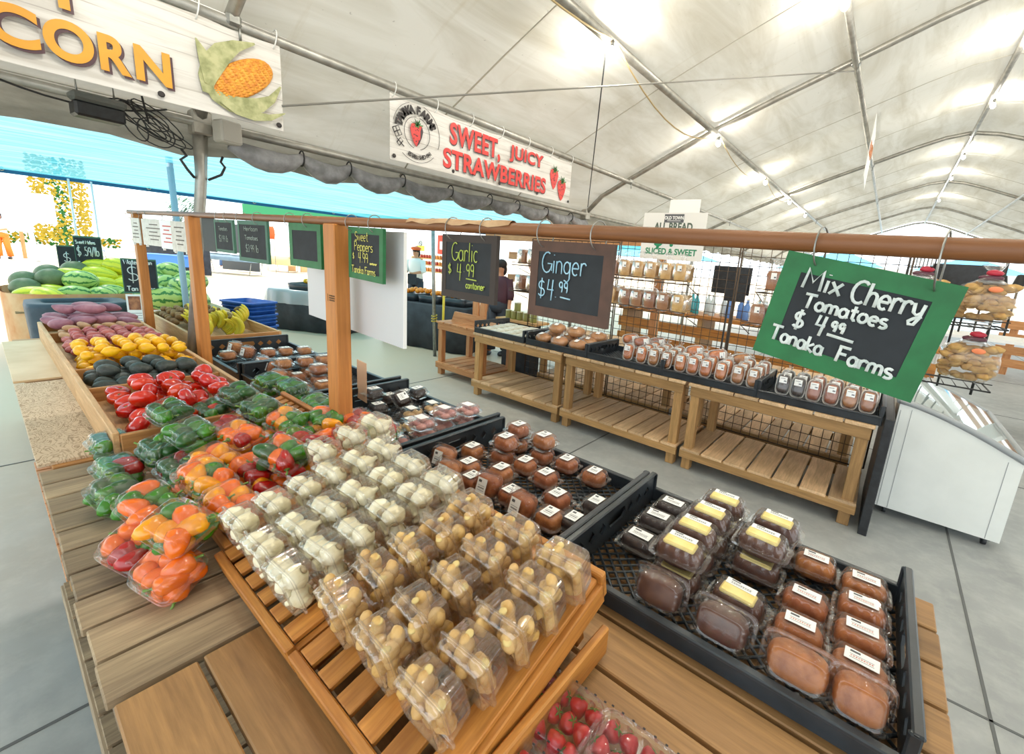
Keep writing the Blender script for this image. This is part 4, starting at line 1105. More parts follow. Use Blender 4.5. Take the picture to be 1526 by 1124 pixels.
for k, (x, y) in enumerate(((663, 607), (628, 622), (697, 603))): place(K_PINK, x, y, TOP + .068, 'pink cookie clamshell on the upper layer, %s' % ('middle of three', 'left of three', 'right of three')[k], 'cookies', GC)
# --- muffin tray
GD = 'muffins behind the middle post'
for k, (x, y) in enumerate(((421, 536), (455, 534), (482, 531), (474, 545))):
    q = place(K_MUF, x, y, TOP + .075, 'brown muffin clamshell on the upper layer left of the post, %s' % ('first', 'second', 'farthest right', 'nearest')[k], 'muffins', GD)
    K_MUF.put((q.location.x, q.location.y, TOP), (0, 0, 0), 'brown muffin clamshell in the lower layer under the %s' % ('first', 'second', 'farthest right one', 'nearest one')[k], 'muffins', GD)
for k, (x, y) in enumerate(((440, 559), (452, 573), (478, 570))): place(K_MUF, x, y, TOP, 'brown muffin clamshell by the front wall left of the post, %s' % ('farther', 'nearer', 'touching the post')[k], 'muffins', GD)
for k, (x, y) in enumerate(((383, 544), (398, 551), (417, 562))):
    p = at(x, y, TOP + .055); K_MUF.put((p.x, max(p.y, 1.02) + .068, TOP + .052), (LEAN, 0, 0), 'brown muffin clamshell leaning on the front wall of its tray, %s of three' % ('left', 'middle', 'right')[k], 'muffins', GD)
for k, (x, y) in enumerate(((371, 522), (403, 521), (430, 519), (458, 518))): place(K_MUF, x, y, TOP + .02, 'brown muffin clamshell in the farthest tray, %s from the left' % ORD[k], 'muffins', GD)
for k, (x, y) in enumerate(((343, 520), (357, 528))):
    p = at(x, y, TOP + .055); K_MUF.put((p.x, max(p.y, 1.02) + .06, TOP + .052), (LEAN, 0, .2), 'brown muffin clamshell leaning in the farthest tray beside the bananas, %s one' % ('farther', 'nearer')[k], 'muffins', GD)

def settle(groups, x0, x1, y0, y1, names=('cake_clamshell', 'cookie_clamshell')):
    """slide boxes of one layer apart until their flanges clear each other and the tray walls"""
    obs = [o for o in COL.objects if o.parent is None and o.get('group') in groups]
    half = {}
    for o in obs:
        sh_ = [c for c in o.children if c.name.startswith('clamshell')][0].data
        hx = max(v.co.x for v in sh_.vertices); hy = max(v.co.y for v in sh_.vertices); hz = max(v.co.z for v in sh_.vertices)
        e = o.rotation_euler; M = e.to_matrix()
        cs = [M @ Vector((sx * hx, sy * hy, z)) for sx in (-1, 1) for sy in (-1, 1) for z in (0, hz)]
        half[o] = [(min(c[k] for c in cs), max(c[k] for c in cs)) for k in range(3)]
    for _ in range(60):
        for i, a in enumerate(obs):
            for c in obs[:i]:
                d = []
                for k in range(3):
                    A, B_ = half[a][k], half[c][k]
                    d.append(min(a.location[k] + A[1], c.location[k] + B_[1]) - max(a.location[k] + A[0], c.location[k] + B_[0]))
                if min(d) > .0015:
                    if d[2] < .018 and d[2] < min(d[0], d[1]):
                        hi_, = [q for q in ((a, c)[a.location.z < c.location.z],)]; hi_.location.z += d[2]; continue
                    k = 0 if d[0] < d[1] else 1
                    s_ = .25 if a.location[k] > c.location[k] else -.25
                    a.location[k] += d[k] * s_; c.location[k] -= d[k] * s_
        for o in obs:
            for k, (l_, h_) in enumerate(((x0, x1), (y0, y1))):
                o.location[k] = min(max(o.location[k], l_ - half[o][k][0]), h_ - half[o][k][1])
for g_, tx, ty_ in ((GB, TX[3], TRY[3]), (GC, TX[2], TRY[2])):
    settle((g_,), tx - .398, tx + .398, ty_ - .297, ty_ + .297)
settle((GD,), TX[0] - .39, TX[1] + .39, TRY[0] - .297, TRY[1] + .30)
# ------------------------------------------------------------------ garlic and ginger clamshells standing on edge
GARLIC = mat('garlic skin', hexc('efe8cf'), .5, hexc('dccfa6'), 16, bmp=.15, rnd=.05)
GROOT = mat('garlic root', hexc('a58f66'), .8)
GINGER = mat('ginger skin', hexc('d9b478'), .6, hexc('bb9048'), 30, bmp=.35, rnd=.08)
GCUT = mat('ginger cut', hexc('d6bd7c'), .6)
def stand_shell(b):
    clam(b, .114, .112, .052, .022, .005, True, 9., .0020, TR(0, .052, .062) @ RX(PI / 2), 88)     # lid faces the front of the crate
def garlic_bulb(parent, loc, rot, s=1.):
    b = MB(); b.lathe([(.004, -.019), (.016, -.020), (.025, -.012), (.028, -.001), (.026, .009), (.017, .019), (.009, .025), (.006, .031), (.0055, .038)], 28, None, 7, .045)
    g = b.build('garlic_bulb', GARLIC, parent, loc, rot); g.scale = (s,) * 3
    b = MB(); b.lathe([(.002, -.0245), (.010, -.0235), (.010, -.0215)], 10); b.build('root_end', GROOT, g)
    return g
def ginger_root(parent, seed, loc, rot):
    q = random.Random(seed); b = MB(); p = Vector((0, 0, -.04)); d = Vector((q.uniform(-.3, .3), q.uniform(-.2, .2), 1)).normalized()
    for k in range(4):
        r_ = q.uniform(.014, .019)
        b.ell(p, (r_, r_ * .85, .022), RZ(0), 10, 7, 2.2, .12, 1.6, seed + k)
        if k in (1, 2):
            e = p + Vector((q.choice((-1, 1)) * .022, q.uniform(-.01, .01), .008)); b.ell(e, (.017, .012, .013), None, 10, 7, 2.2, .12, 1.6, seed + k + .5)
        p = p + d * .024 + Vector((q.uniform(-.01, .01), q.uniform(-.008, .008), 0))
    g = b.build('ginger_root', GINGER, parent, loc, rot)
    if seed % 2: b = MB(); b.ell(p - d * .008, (.0095, .0085, .004), None, 9, 5); b.build('cut_end', GCUT, g)
def mk_garlic(v):
    def make():
        t = thing('garlic_clamshell', None, None); q = random.Random(40 + v)
        b = MB(); stand_shell(b); b.build('clamshell', M_CLEARW, t)
        for k, (x, y, z) in enumerate(((-.026, .014, .034), (.027, .010, .033), (-.027, .006, .088), (.027, .014, .088), (.0, -.002, .060))):
            garlic_bulb(t, (x + q.uniform(-.003, .003), y, z + q.uniform(-.003, .003)), (q.choice((.9, -1.2, 2.0)) + q.uniform(-.3, .3), q.uniform(-.9, .9), q.uniform(0, 6)), q.uniform(.96, 1.08) if k < 4 else .8)
        return t
    return Kind(make)
def mk_ginger(v):
    def make():
        t = thing('ginger_clamshell', None, None); q = random.Random(80 + v)
        b = MB(); stand_shell(b); b.build('clamshell', M_CLEARW, t)
        for k in range(4): ginger_root(t, 10 * v + k, (-.036 + .024 * k, q.uniform(.0, .022), .060 + q.uniform(-.004, .012)), (q.uniform(-.1, .1), q.uniform(-.25, .25), q.uniform(0, 6)))
        return t
    return Kind(make)
KG = [mk_garlic(v) for v in range(3)]; KN = [mk_ginger(v) for v in range(3)]
ROW = ['front', 'second', 'third', 'fourth', 'fifth', 'back']
def on_crate(kinds, what, s_, x, yaw, lab):
    kinds[R.randrange(3)].put((x, .285 + s_ * math.cos(TILT), .738 + s_ * math.sin(TILT) + .010), (TILT + R.uniform(-.02, .03), R.uniform(-.02, .02), yaw), lab, what, '%s clamshells standing on the crate' % what)
for r_ in range(5):
    for c_, x in enumerate((-.797, -.645, -.497)):
        on_crate(KN, 'ginger', .112 + .084 * r_, x + .010 * r_ + R.uniform(-.004, .004), (-.07, -.05, .03)[c_] + R.uniform(-.03, .03), 'clear clamshell of ginger on the slatted crate, %s row, %s column' % (('front', 'second', 'third', 'fourth', 'back')[r_], ('left', 'middle', 'right')[c_]))
for r_ in range(6):
    for c_, x in enumerate((-1.262, -1.11, -.965)):
        on_crate(KG, 'garlic', .078 + .079 * r_, x + .010 * r_ + R.uniform(-.006, .006), .05 + R.uniform(-.05, .05), 'clear clamshell of garlic on the slatted crate, %s row, %s column' % (ROW[r_], ('left', 'middle', 'right')[c_]))
for k, (x, s_) in enumerate(((-1.385, .46), (-1.39, .36), (-1.375, .545))):
    on_crate(KG, 'garlic', s_, x, .1, 'clear clamshell of garlic squeezed against the sweet peppers, %s one' % ('middle', 'nearest', 'farthest')[k])

# ------------------------------------------------------------------ sweet pepper clamshells
PCOL = {'r': mat('red pepper skin', hexc('b50d0c'), .2, hexc('920a0a'), 20, coat=.4), 'o': mat('orange pepper skin', hexc('f0760a'), .2, hexc('e46006'), 20, coat=.4), 'y': mat('yellow pepper skin', hexc('f2a406'), .2, hexc('e88f04'), 20, coat=.4), 'g': mat('green pepper skin', hexc('3c8410'), .22, hexc('26620c'), 20, coat=.4), 'd': mat('dark green pepper skin', hexc('23581f'), .3, hexc('1c471a'), 20, coat=.3)}
PSTEM = mat('pepper stem', hexc('6f8f3f'), .6)
PEPM = {}
def pepper_mesh(col, v):
    if (col, v) not in PEPM:
        b = MB(); L_ = .066 if v else .050
        b.lathe([(.004, .002), (.013, .000), (.0215, .007), (.0245, .019), (.0225, L_ * .58), (.016, L_ * .85), (.006, L_), (.001, L_ * .985)], 18, None, 3, .075)
        b.mi = 1; b.tube([(0, 0, .002), (.001, 0, -.008), (.004, .001, -.016)], [.004, .0028, .0032], 6)
        b.lathe([(.009, .003), (.008, .0), (.003, -.002)], 8)
        PEPM[col, v] = b.mesh('pepper', [PCOL[col], PSTEM])
    return PEPM[col, v]
def pepper_box(pal, seed, w_=.155, d_=.118, h_=.085):
    t = thing('pepper_clamshell', None, None); q = random.Random(seed)
    b = MB(); clam(b, w_, d_, h_ * .5, h_ * .5, .007); b.build('clamshell', M_CLEAR, t)
    for lay in range(2):
        for i in range(3):
            for j in range(2):
                c_ = pal[(i + 2 * j + 3 * lay + q.randrange(2)) % len(pal)]
                o = obj('pepper', pepper_mesh(c_, q.randrange(2)), t, (-w_ * .27 + w_ * .27 * i + q.uniform(-.006, .006), -d_ * .20 + d_ * .40 * j + q.uniform(-.004, .004), h_ * (.27 + .40 * lay)), (PI / 2 + q.uniform(-.5, .5), 0, q.choice((0, PI)) + q.uniform(-1.1, 1.1)))
                o.location += Vector((0, .022 if q.random() < .5 else -.004, 0)) * 0
                rm = o.rotation_euler.to_matrix() @ Vector((0, 0, .026)); o.location -= rm
                o.scale = (1.12,) * 3
    return t
PEP = [  # px, py, z, rot, palette, label
 (166, 662, .705, (0, .08, .15), 'dgdg', 'clamshell of green peppers at the outer left edge, upper rear one'),
 (183, 698, .700, (0, .10, .15), 'ggdr', 'clamshell of green peppers with one red, stacked at the outer left edge'),
 (176, 745, .665, (0, .25, .2), 'dgdd', 'lowest green pepper clamshell slid down at the outer left edge'),
 (252, 615, .83, (.30, .10, .15), 'dgdd', 'tilted green pepper clamshell with bright lid beside the tomatoes, farther one'),
 (287, 648, .83, (.30, .10, .15), 'gdgg', 'tilted green pepper clamshell with bright lid beside the tomatoes, nearer one'),
 (238, 672, .745, (.2, .08, .15), 'ddgd', 'green pepper clamshell under the two tilted bright lidded ones'),
 (275, 697, .745, (.2, .08, .15), 'drdg', 'dark green and red pepper clamshell under the tilted bright lidded ones'),
 (352, 590, .83, (.28, .08, .2), 'ddgd', 'tilted dark green pepper clamshell against the back of the bin, farther one'),
 (388, 614, .83, (.28, .08, .2), 'dggd', 'tilted dark green pepper clamshell against the back of the bin, nearer one'),
 (350, 645, .755, (.2, .05, .2), 'rrdr', 'red pepper clamshell under the tilted dark green ones'),
 (436, 590, .78, (.15, .1, .1), 'dgdg', 'slender green pepper clamshell along the back edge, left one'),
 (474, 617, .775, (.15, .1, .1), 'dgdg', 'slender green pepper clamshell along the back edge, right one'),
 (428, 640, .80, (.32, .15, .2), 'gygo', 'tilted yellow and green pepper clamshell in the middle of the heap'),
 (424, 690, .815, (.42, .2, .3), 'dorg', 'tilted orange red and green pepper clamshell, big bright lid by the garlic'),
 (226, 752, .75, (.3, .3, .3), 'goyg', 'mixed green and orange pepper clamshell at the front of the heap'),
 (268, 792, .765, (.45, .2, .35), 'ygoy', 'mixed yellow and green pepper clamshell topmost at the front'),
 (205, 822, .67, (.5, .2, .4), 'orog', 'orange and red pepper clamshell standing on the planks, front left'),
 (254, 855, .672, (.6, .1, .3), 'oogo', 'orange and green pepper clamshell standing on the planks, nearest one'),
 (300, 718, .775, (.1, .2, .2), 'oygo', 'orange and yellow pepper clamshell behind the front ones'),
 (340, 752, .775, (.1, .2, .2), 'oooy', 'all orange pepper clamshell right behind the garlic corner'),
 (378, 702, .765, (0, .2, .2), 'oror', 'orange and red pepper clamshell in the middle of the heap'),
 (418, 722, .745, (0, .1, .2), 'rroy', 'red pepper clamshell touching the garlic clamshells'),
 (498, 672, .775, (0, .1, .1), 'oryo', 'orange red and yellow pepper clamshell left of the garlic back row'),
 (528, 640, .78, (.1, .1, .1), 'rroo', 'red and orange pepper clamshell at the foot of the middle post'),
 (562, 660, .77, (.1, .1, .1), 'rgog', 'red and green pepper clamshell nearest the black trays'),
 (460, 690, .765, (0, .1, .2), 'oyro', 'orange and yellow pepper clamshell behind the big tilted lid'),
 (404, 664, .75, (.2, .1, .2), 'oyrg', 'mixed pepper clamshell wedged left of the big tilted lid'),
 (458, 655, .75, (.15, .1, .2), 'ygog', 'yellow and green pepper clamshell behind the big tilted lid'),
 (395, 640, .735, (.2, .1, .2), 'rdrd', 'red and dark green pepper clamshell under the yellow and green one'),
 (318, 612, .76, (.25, .1, .2), 'ddgd', 'dark green pepper clamshell between the two tilted pairs'),
 (330, 665, .735, (.2, .1, .2), 'rrdo', 'red pepper clamshell low in the middle of the heap'),
 (285, 735, .72, (.3, .1, .2), 'goyo', 'orange and green pepper clamshell low behind the front ones'),
 (405, 590, .745, (.2, .1, .2), 'gddg', 'green pepper clamshell low at the back of the bin end'),
 (510, 650, .74, (.1, .1, .2), 'oryr', 'red and yellow pepper clamshell low at the back edge'),
 (365, 655, .80, (.2, .1, .3), 'oryo', 'orange and red pepper clamshell on top in the middle of the heap'),
 (448, 668, .80, (.2, .1, .2), 'rogr', 'red and orange pepper clamshell topmost behind the big tilted lid'),
 (486, 640, .785, (.15, .1, .2), 'gyog', 'green and yellow pepper clamshell topmost near the middle post'),
 (316, 690, .78, (.25, .1, .2), 'yogy', 'yellow and green pepper clamshell left of the all orange one'),
 (540, 680, .75, (.1, .1, .1), 'grog', 'green and red pepper clamshell low beside the garlic back row'),
]
def relax(ps, rad, it=60, lo=None, hi=None, hold=.02):
    """push overlapping round things apart, keeping them near where they were put and inside the box"""
    a = [p.copy() for p in ps]
    for _ in range(it):
        for i in range(len(ps)):
            for j in range(i):
                d = ps[i] - ps[j]; l = d.length; m_ = rad[i] + rad[j]
                if 1e-6 < l < m_: d *= (m_ - l) / l * .5; ps[i] += d; ps[j] -= d
        for i, p in enumerate(ps):
            p += (a[i] - p) * hold
            if lo:
                for k in range(3): p[k] = min(max(p[k], lo[k] + rad[i] * (.9 if k < 2 else 0)), hi[k] - rad[i] * (.9 if k < 2 else 0))
    return ps
PC = relax([at(x, y, z + .045) for x, y, z, *_ in PEP], [.067] * len(PEP), 50, None, None, .03)
for k, (x, y, z, rot, pal, l) in enumerate(PEP):
    t = pepper_box(pal, 300 + k); p = PC[k]
    fl_ = TZ + .02 + max(0, min(.13, (p.y - .35) * .27)) * (1 if p.x < -1.34 else 0) + .05
    p.z = max(p.z, fl_)
    M = Euler(rot).to_matrix()
    t.location = p - M @ Vector((0, 0, .045)); t.rotation_euler = rot
    tag(t, l, 'peppers', 'sweet pepper clamshells')
# strawberries in the near clamshells
SB = mat('strawberry skin', hexc('c4202a'), .3, hexc('a8121f'), 30, coat=.3, bmp=.2); SBL = mat('strawberry leaf', hexc('4d7d2d'), .6)
def berry_box(seed, kind):
    t = thing('strawberry_clamshell' if kind else 'berry_clamshell', None, None); q = random.Random(seed)
    b = MB(); clam(b, .165, .14, .05, .018, .006); b.build('clamshell', M_CLEAR, t)
    b = MB()
    for e in (-1, 1):
        for j in range(7): b.box((-.07 + .023 * j, e * .066, .0685), (.005, .003, .0015))
    b.build('vent_slot', M_INK, t)
    for i in range(4):
        for j in range(3):
            b = MB(); b.lathe([(.003, -.024), (.012, -.014), (.019, .002), (.018, .012), (.008, .017), (.001, .017)], 14)
            o = b.build('strawberry', SB, t, (-.055 + .037 * i + q.uniform(-.004, .004), -.042 + .042 * j, .036 + q.uniform(0, .008)), (q.uniform(-1, 1), q.uniform(-1, 1), q.uniform(0, 6)))
            b = MB()
            for k in range(5): a = 2 * PI * k / 5; b.add([(0, 0, .017), (.006 * math.cos(a - .4), .006 * math.sin(a - .4), .0185), (.015 * math.cos(a), .015 * math.sin(a), .017), (.006 * math.cos(a + .4), .006 * math.sin(a + .4), .0185)], [(0, 1, 2, 3)])
            b.build('leaf_cap', SBL, o)
    return t
for k, (x, y, rzv, l) in enumerate(((832, 1070, .03, 'clamshell of strawberries on the orange boards beside the ginger crate'), (935, 1150, .02, 'second strawberry clamshell cut by the picture edge, right of the first'), (745, 1165, .05, 'strawberry clamshell cut by the picture edge beneath the first'))):
    t = berry_box(500 + k, 1); p = at(x, y, TZ + .04); t.location = (p.x, p.y, TZ + .001); t.rotation_euler = (0, 0, rzv); tag(t, l, 'strawberries', 'strawberry clamshells')
# ------------------------------------------------------------------ loose produce in the bin
def kinds(name, ms, make, n):
    def mk(v):
        def f():
            b = MB(); make(b, random.Random(900 + v * 7 + len(name))); return tag(b.build(name, ms), None, None)
        return Kind(f)
    return [mk(v) for v in range(n)]
M_SP = mat('sweet potato skin', hexc('a8707a'), .55, hexc('8a5563'), 14, bmp=.2, rnd=.1)
M_YAM = mat('tan potato skin', hexc('b98a5e'), .6, hexc('a0714a'), 14, bmp=.2, rnd=.12)
M_RP = mat('red potato skin', hexc('b05a55'), .5, hexc('96463f'), 18, bmp=.1, rnd=.12)
M_LEM = mat('lemon peel', hexc('efb906'), .4, hexc('e0a203'), 30, bmp=.12, rnd=.06)
M_AVO = mat('avocado skin', hexc('2c3330'), .5, hexc('3a423c'), 50, bmp=.5, rnd=.15)
M_TOM = mat('tomato skin', hexc('d2300f'), .15, hexc('b52008'), 8, coat=.6, rnd=.08)
M_TST = mat('tomato scar', hexc('7d6a3c'), .8)
def spud(L_, r1, r2, tp, am): return lambda b, q: b.ell((0, 0, 0), (L_ * q.uniform(.85, 1.15), r1 * q.uniform(.9, 1.1), r2), None, 18, 11, 2, am, 1.4, q.random() * 9, q.uniform(-tp, tp), q.uniform(-.01, .02))
KSP = kinds('sweet_potato', M_SP, spud(.085, .038, .036, .35, .1), 4)
KYM = kinds('tan_potato', M_YAM, spud(.06, .024, .022, .2, .1), 3)
KRP = kinds('red_potato', M_RP, spud(.036, .028, .027, .1, .1), 3)
def lemon(b, q):
    b.lathe([(.002, -.043), (.006, -.041), (.010, -.034), (.022, -.024), (.029, -.008), (.030, .004), (.025, .020), (.012, .032), (.006, .038), (.001, .039)], 18, RY(PI / 2))
KLM = kinds('lemon', M_LEM, lemon, 1)
KAV = kinds('avocado', M_AVO, lambda b, q: b.ell((0, 0, 0), (.050, .034, .034), None, 18, 11, 2, .05, 2, q.random() * 9, .22), 3)
def tomato(b, q):
    b.lathe([(.003, -.024), (.022, -.026), (.036, -.016), (.043, 0), (.037, .018), (.022, .025), (.008, .022), (.001, .020)], 22, RX(q.uniform(-.2, .2)), 5, .025)
    b.mi = 1; b.lathe([(.001, .0205), (.006, .022), (.004, .0235), (.0005, .024)], 8)
KTM = kinds('tomato', [M_TOM, M_TST], tomato, 2)
def fill(kl, x0, x1, y0, y1, nx, ny, layers, z0, dz, lab, cat, grp, rot, hump=.02, sc=(.92, 1.1), jit=.25, rad=.03):
    """lay things in loose staggered rows, each layer smaller than the one below, then push them apart; only the top layers are laid"""
    ps = []
    for L_ in range(layers):
        for i in range(nx - L_ % 2):
            for j in range(ny - L_ % 2):
                dx, dy = (x1 - x0) / nx, (y1 - y0) / ny
                x = x0 + dx * (i + .5 + .5 * (L_ % 2) + R.uniform(-jit, jit)); y = y0 + dy * (j + .5 + .5 * (L_ % 2) + R.uniform(-jit, jit))
                q = 1 - ((y - (y0 + y1) / 2) / ((y1 - y0) / 2)) ** 2
                if L_ and R.random() > .35 + .65 * q: continue
                ps.append(Vector((x, y, z0 + dz * L_ + hump * q)))
    relax(ps, [rad] * len(ps), 40, (x0 - .02, y0 - .02, z0 - .01), (x1 + .02, y1 + .02, 9), .01)
    for p in ps: kl[R.randrange(len(kl))].put(p, rot(), lab, cat, grp, R.uniform(*sc))
any3 = lambda: (R.uniform(-.5, .5), R.uniform(-.4, .4), R.uniform(0, 6.28))
lying = lambda a: (lambda: (R.uniform(0, 6), R.uniform(-.2, .2), a + R.uniform(-.35, .35)))
fill(KTM, -2.98, -2.33, .29, .77, 6, 4, 2, .785, .05, 'ripe red tomato in the near compartment of the wooden bin', 'tomato', 'tomatoes in the bin', lambda: (R.uniform(-1, 1), R.uniform(-1, 1), R.uniform(0, 6)), .02, (1.0, 1.18), rad=.046)
fill(KAV, -3.45, -3.06, .29, .77, 4, 5, 2, .775, .045, 'dark ripe avocado in the compartment between lemons and tomatoes', 'avocado', 'avocados in the bin', lying(1.2), rad=.042)
fill(KLM, -3.92, -3.50, .29, .77, 5, 6, 3, .775, .040, 'bright yellow lemon in the compartment beside the avocados', 'lemon', 'lemons in the bin', any3, .03, rad=.037)
fill(KRP, -4.45, -3.94, .29, .77, 7, 7, 2, .80, .040, 'small red potato heaped between lemons and tan potatoes', 'potato', 'red potatoes in the bin', any3, .03, rad=.034)
fill(KYM, -4.72, -4.46, .29, .77, 2, 7, 2, .805, .036, 'long tan potato between red potatoes and sweet potatoes', 'potato', 'tan potatoes in the bin', lying(.5), .02, rad=.034)
fill(KSP, -5.2, -4.78, .28, .74, 3, 4, 2, .835, .065, 'large purple sweet potato heaped at the far end of the bin', 'sweet potato', 'sweet potatoes in the bin', lying(1.0), .04, (.9, 1.15), .12, .058)
# kiwis and bananas behind the posts
M_KIWI = mat('kiwi skin', hexc('8a6b3f'), .8, hexc('705532'), 30, bmp=.2, rnd=.1)
KKW = kinds('kiwi', M_KIWI, lambda b, q: b.ell((0, 0, 0), (.036, .027, .027)), 1)
fill(KKW, -5.68, -5.0, 1.0, 1.5, 9, 6, 2, .79, .035, 'brown kiwi in the bin behind the far post', 'kiwi', 'kiwis in the bin', any3, rad=.033)
M_BAN = mat('banana peel', hexc('e3c62f'), .45, hexc('b9bb37'), 5, rnd=.08, lo=.3, hi=.7)
M_BTIP = mat('banana tip', hexc('6b5a2a'), .8)
def bunch(green):
    t = thing('banana_bunch', None, None)
    for k in range(6):
        b = MB(); a = -.55 + .22 * k; pts = []; rs = []
        for i in range(9):
            q = i / 8; an = -.9 + 1.9 * q
            pts.append((.10 * math.cos(an) - .06, (q - .0) * .05 * a * 2, .095 * math.sin(an))); rs.append(.0165 * (math.sin(PI * min(1, max(0, .10 + .8 * q))) ** .5) if 0 < i < 8 else .006)
        b.tube(pts, rs, 7); b.mi = 1; b.ell(pts[0], (.006, .006, .006), None, 6, 5)
        b.build('banana', [M_BAN, M_BTIP], t, (0, .028 * (k - 2.5), 0), (0, 0, a * .5))
    b = MB(); b.ell((-.005, 0, .085), (.014, .05, .014), None, 8, 5); b.build('stem', M_BTIP, t)
    return t
KBN = Kind(lambda: bunch(0))
for k in range(9):
    KBN.put((-4.88 + .16 * (k % 4) + R.uniform(-.02, .02), 1.08 + .19 * (k // 4) + R.uniform(-.02, .02), .83 + R.uniform(0, .03)), (R.uniform(-.3, .3), R.uniform(-.2, .3), R.uniform(-.5, .5) + 1.2), 'bunch of yellow green bananas heaped in the bin behind the second post', 'bananas', 'banana bunches in the bin')

# ------------------------------------------------------------------ far tables with bread
FY0, FY1, FZ = 3.32, 4.0, .73
FX = [(-3.66, -2.39), (-2.37, -1.15), (-1.13, .1)]
FL = ['weathered wooden table under the white packages and round breads, left of the bread tables', 'weathered wooden table in the middle of the bread display', 'weathered wooden table at the freezer end of the bread display']
for (xa, xb), l in zip(FX, FL):
    slat_table('slatted_table', l, xa, xb, FY0, FY1, 7 if xb > 0 else 8, 'y', (W_TAN_Y, W_TAN_Y), (W_TAN_X, W_TAN_Z), .17, z=FZ, gap=.01)
# long front fascia belongs to each table top: rails low at the front
for (xa, xb), l in zip(FX, ('left', 'middle', 'right')):
    pass
# reddish table and stand at the left end
t = slat_table('slatted_table', 'reddish orange wooden table left of the bread display', -4.62, -3.72, 3.55, 4.15, 6, 'y', (W_RED_Y, W_RED_Y), (W_RED_X, W_RED_Z), .16, z=FZ - .02)
t2 = thing('wooden_display_stand', 'reddish wooden bench stand with two upright boards on the left table', 'stand', (-4.05, 3.78, FZ - .02))
b = MB(); b.poly([(-.42, -.1, 0), (.2, -.1, 0), (.2, -.1, .14), (-.36, -.1, .14)], th=(0, .03, 0)); b.build('face_board', W_RED_X, t2)
for q in (-.02, .11):
    b = MB(); b.box((q, -.04, .2), (.1, .03, .4), bev=.003, tone=R.random()); b.build('upright_board', W_RED_Z, t2)
# bread trays on the tables
FT = Kind(lambda: tray_mesh(.735, .56, .062, .13))
FTX = [-3.28, -2.50, -1.745, -1.005, -.255]
for x, l in zip(FTX, ('white wrapped packages', 'round bagged breads', 'orange mini loaves', 'orange and brown mini loaves', 'dark and brown mini loaves')):
    FT.put((x, 3.62, FZ + .002), (0, 0, 0), 'black bread tray of %s on the far tables' % l, 'tray', 'black bread trays on the far tables')
KWP = kinds('wrapped_package', mat('white wrapped package', hexc('d9d6c8'), .35, hexc('c2bda8'), 20, rnd=.04), lambda b, q: b.ell((0, 0, 0), (.085, .05, .022), None, 16, 9, 4, .08, 2, q.random() * 9), 3)
for i in range(4):
    for j in range(5): KWP[(i + j) % 3].put((-3.53 + .17 * i, 3.42 + .10 * j, FZ + .045 + .004 * j), (R.uniform(-.05, .05), 0, rz(.1)), 'white wrapped flat package in the leftmost bread tray', 'package', 'white packages in the leftmost tray')
CRUST = mat('bread crust', hexc('c58f58'), .6, hexc('b27a45'), 10, bmp=.15, rnd=.1)
CRUMB = mat('sliced bread', hexc('d3ab6d'), .7, hexc('bd9050'), 14, bmp=.15, rnd=.08)
CRUST2 = mat('dark crust', hexc('a8734a'), .6, hexc('8e5b38'), 10, bmp=.15, rnd=.1)
def round_bread():
    t = thing('bagged_round_bread', None, None)
    b = MB(); b.ell((0, 0, .055), (.105, .085, .052), None, 18, 11, 2.4, .06, 2, 3); b.build('bread', CRUST, t)
    b = MB(); b.ell((0, 0, .057), (.112, .092, .058), None, 18, 11, 2.2, .12, 3, 5); b.tube([(0, .06, .09), (0, .1, .11), (0, .13, .12)], [.03, .012, .03], 9); b.build('bag', M_FILM, t)
    b = MB(); b.box((0, -.02, .1165), (.045, .06, .001)); b.build('label', M_PAPER, t)
    return t
KRB = Kind(round_bread)
for k, (x, y, z) in enumerate(((-2.73, 3.46, 0), (-2.51, 3.44, 0), (-2.30, 3.46, 0), (-2.74, 3.64, .01), (-2.52, 3.63, .01), (-2.30, 3.64, .01), (-2.63, 3.55, .105), (-2.40, 3.56, .105), (-2.25, 3.74, .06))):
    KRB.put((x, y, FZ + .036 + z), (.25, 0, rz(.4)), 'bagged round bread, %s' % ('front left', 'front middle', 'front right', 'rear left', 'rear middle', 'rear right', 'upper left of the heap', 'upper right of the heap', 'farthest right of the heap')[k], 'bread', 'round breads in the far tray', .86)
# mini loaves in white edged pans, wrapped and standing
PAN = mat('white pan rim', hexc('eceae4'), .5)
def mini_pan(m_):
    def make():
        t = thing('wrapped_mini_loaf', None, None)
        b = MB(); b.loft([rr(.088, .15, 0, 28, 4), rr(.094, .158, .004, 28, 4), rr(.098, .162, .03, 28, 4), rr(.106, .170, .031, 28, 4), rr(.106, .170, .035, 28, 4), rr(.093, .157, .035, 28, 4), rr(.088, .15, .01, 28, 4)], RX(PI / 2)); b.build('pan', PAN, t)
        b = MB(); b.ell((0, -.034, 0), (.043, .030, .072), None, 16, 11, 2.8, .08, 2, R.random() * 9); b.build('loaf', m_, t)
        b = MB(); b.loft([rr(.106, .17, .03, 24, 4), rr(.104, .168, .05, 24, 4), rr(.085, .14, .068, 24, 3), rr(.05, .09, .073, 24, 3)], RX(PI / 2)); b.tube([(0, -.03, .085), (0, -.02, .10), (.006, -.02, .118)], [.022, .008, .022], 8); b.build('wrap', M_FILM, t)
        b = MB(); b.box((0, -.071, .034), (.055, .001, .05)); b.mi = 1; b.box((.014, -.0718, .026), (.018, .001, .010)); b.mi = 2; b.box((-.004, -.0718, .046), (.035, .001, .006)); b.build('label', [M_PAPER, LBL_DARK, LBL_GREY], t)
        return t
    return Kind(make)
KO, KBR, KDK = mini_pan(mat('orange loaf', hexc('c9762f'), .55, hexc('b4642a'), 18, bmp=.2, rnd=.08)), mini_pan(CAKE_LIGHT), mini_pan(CAKE_DARK)
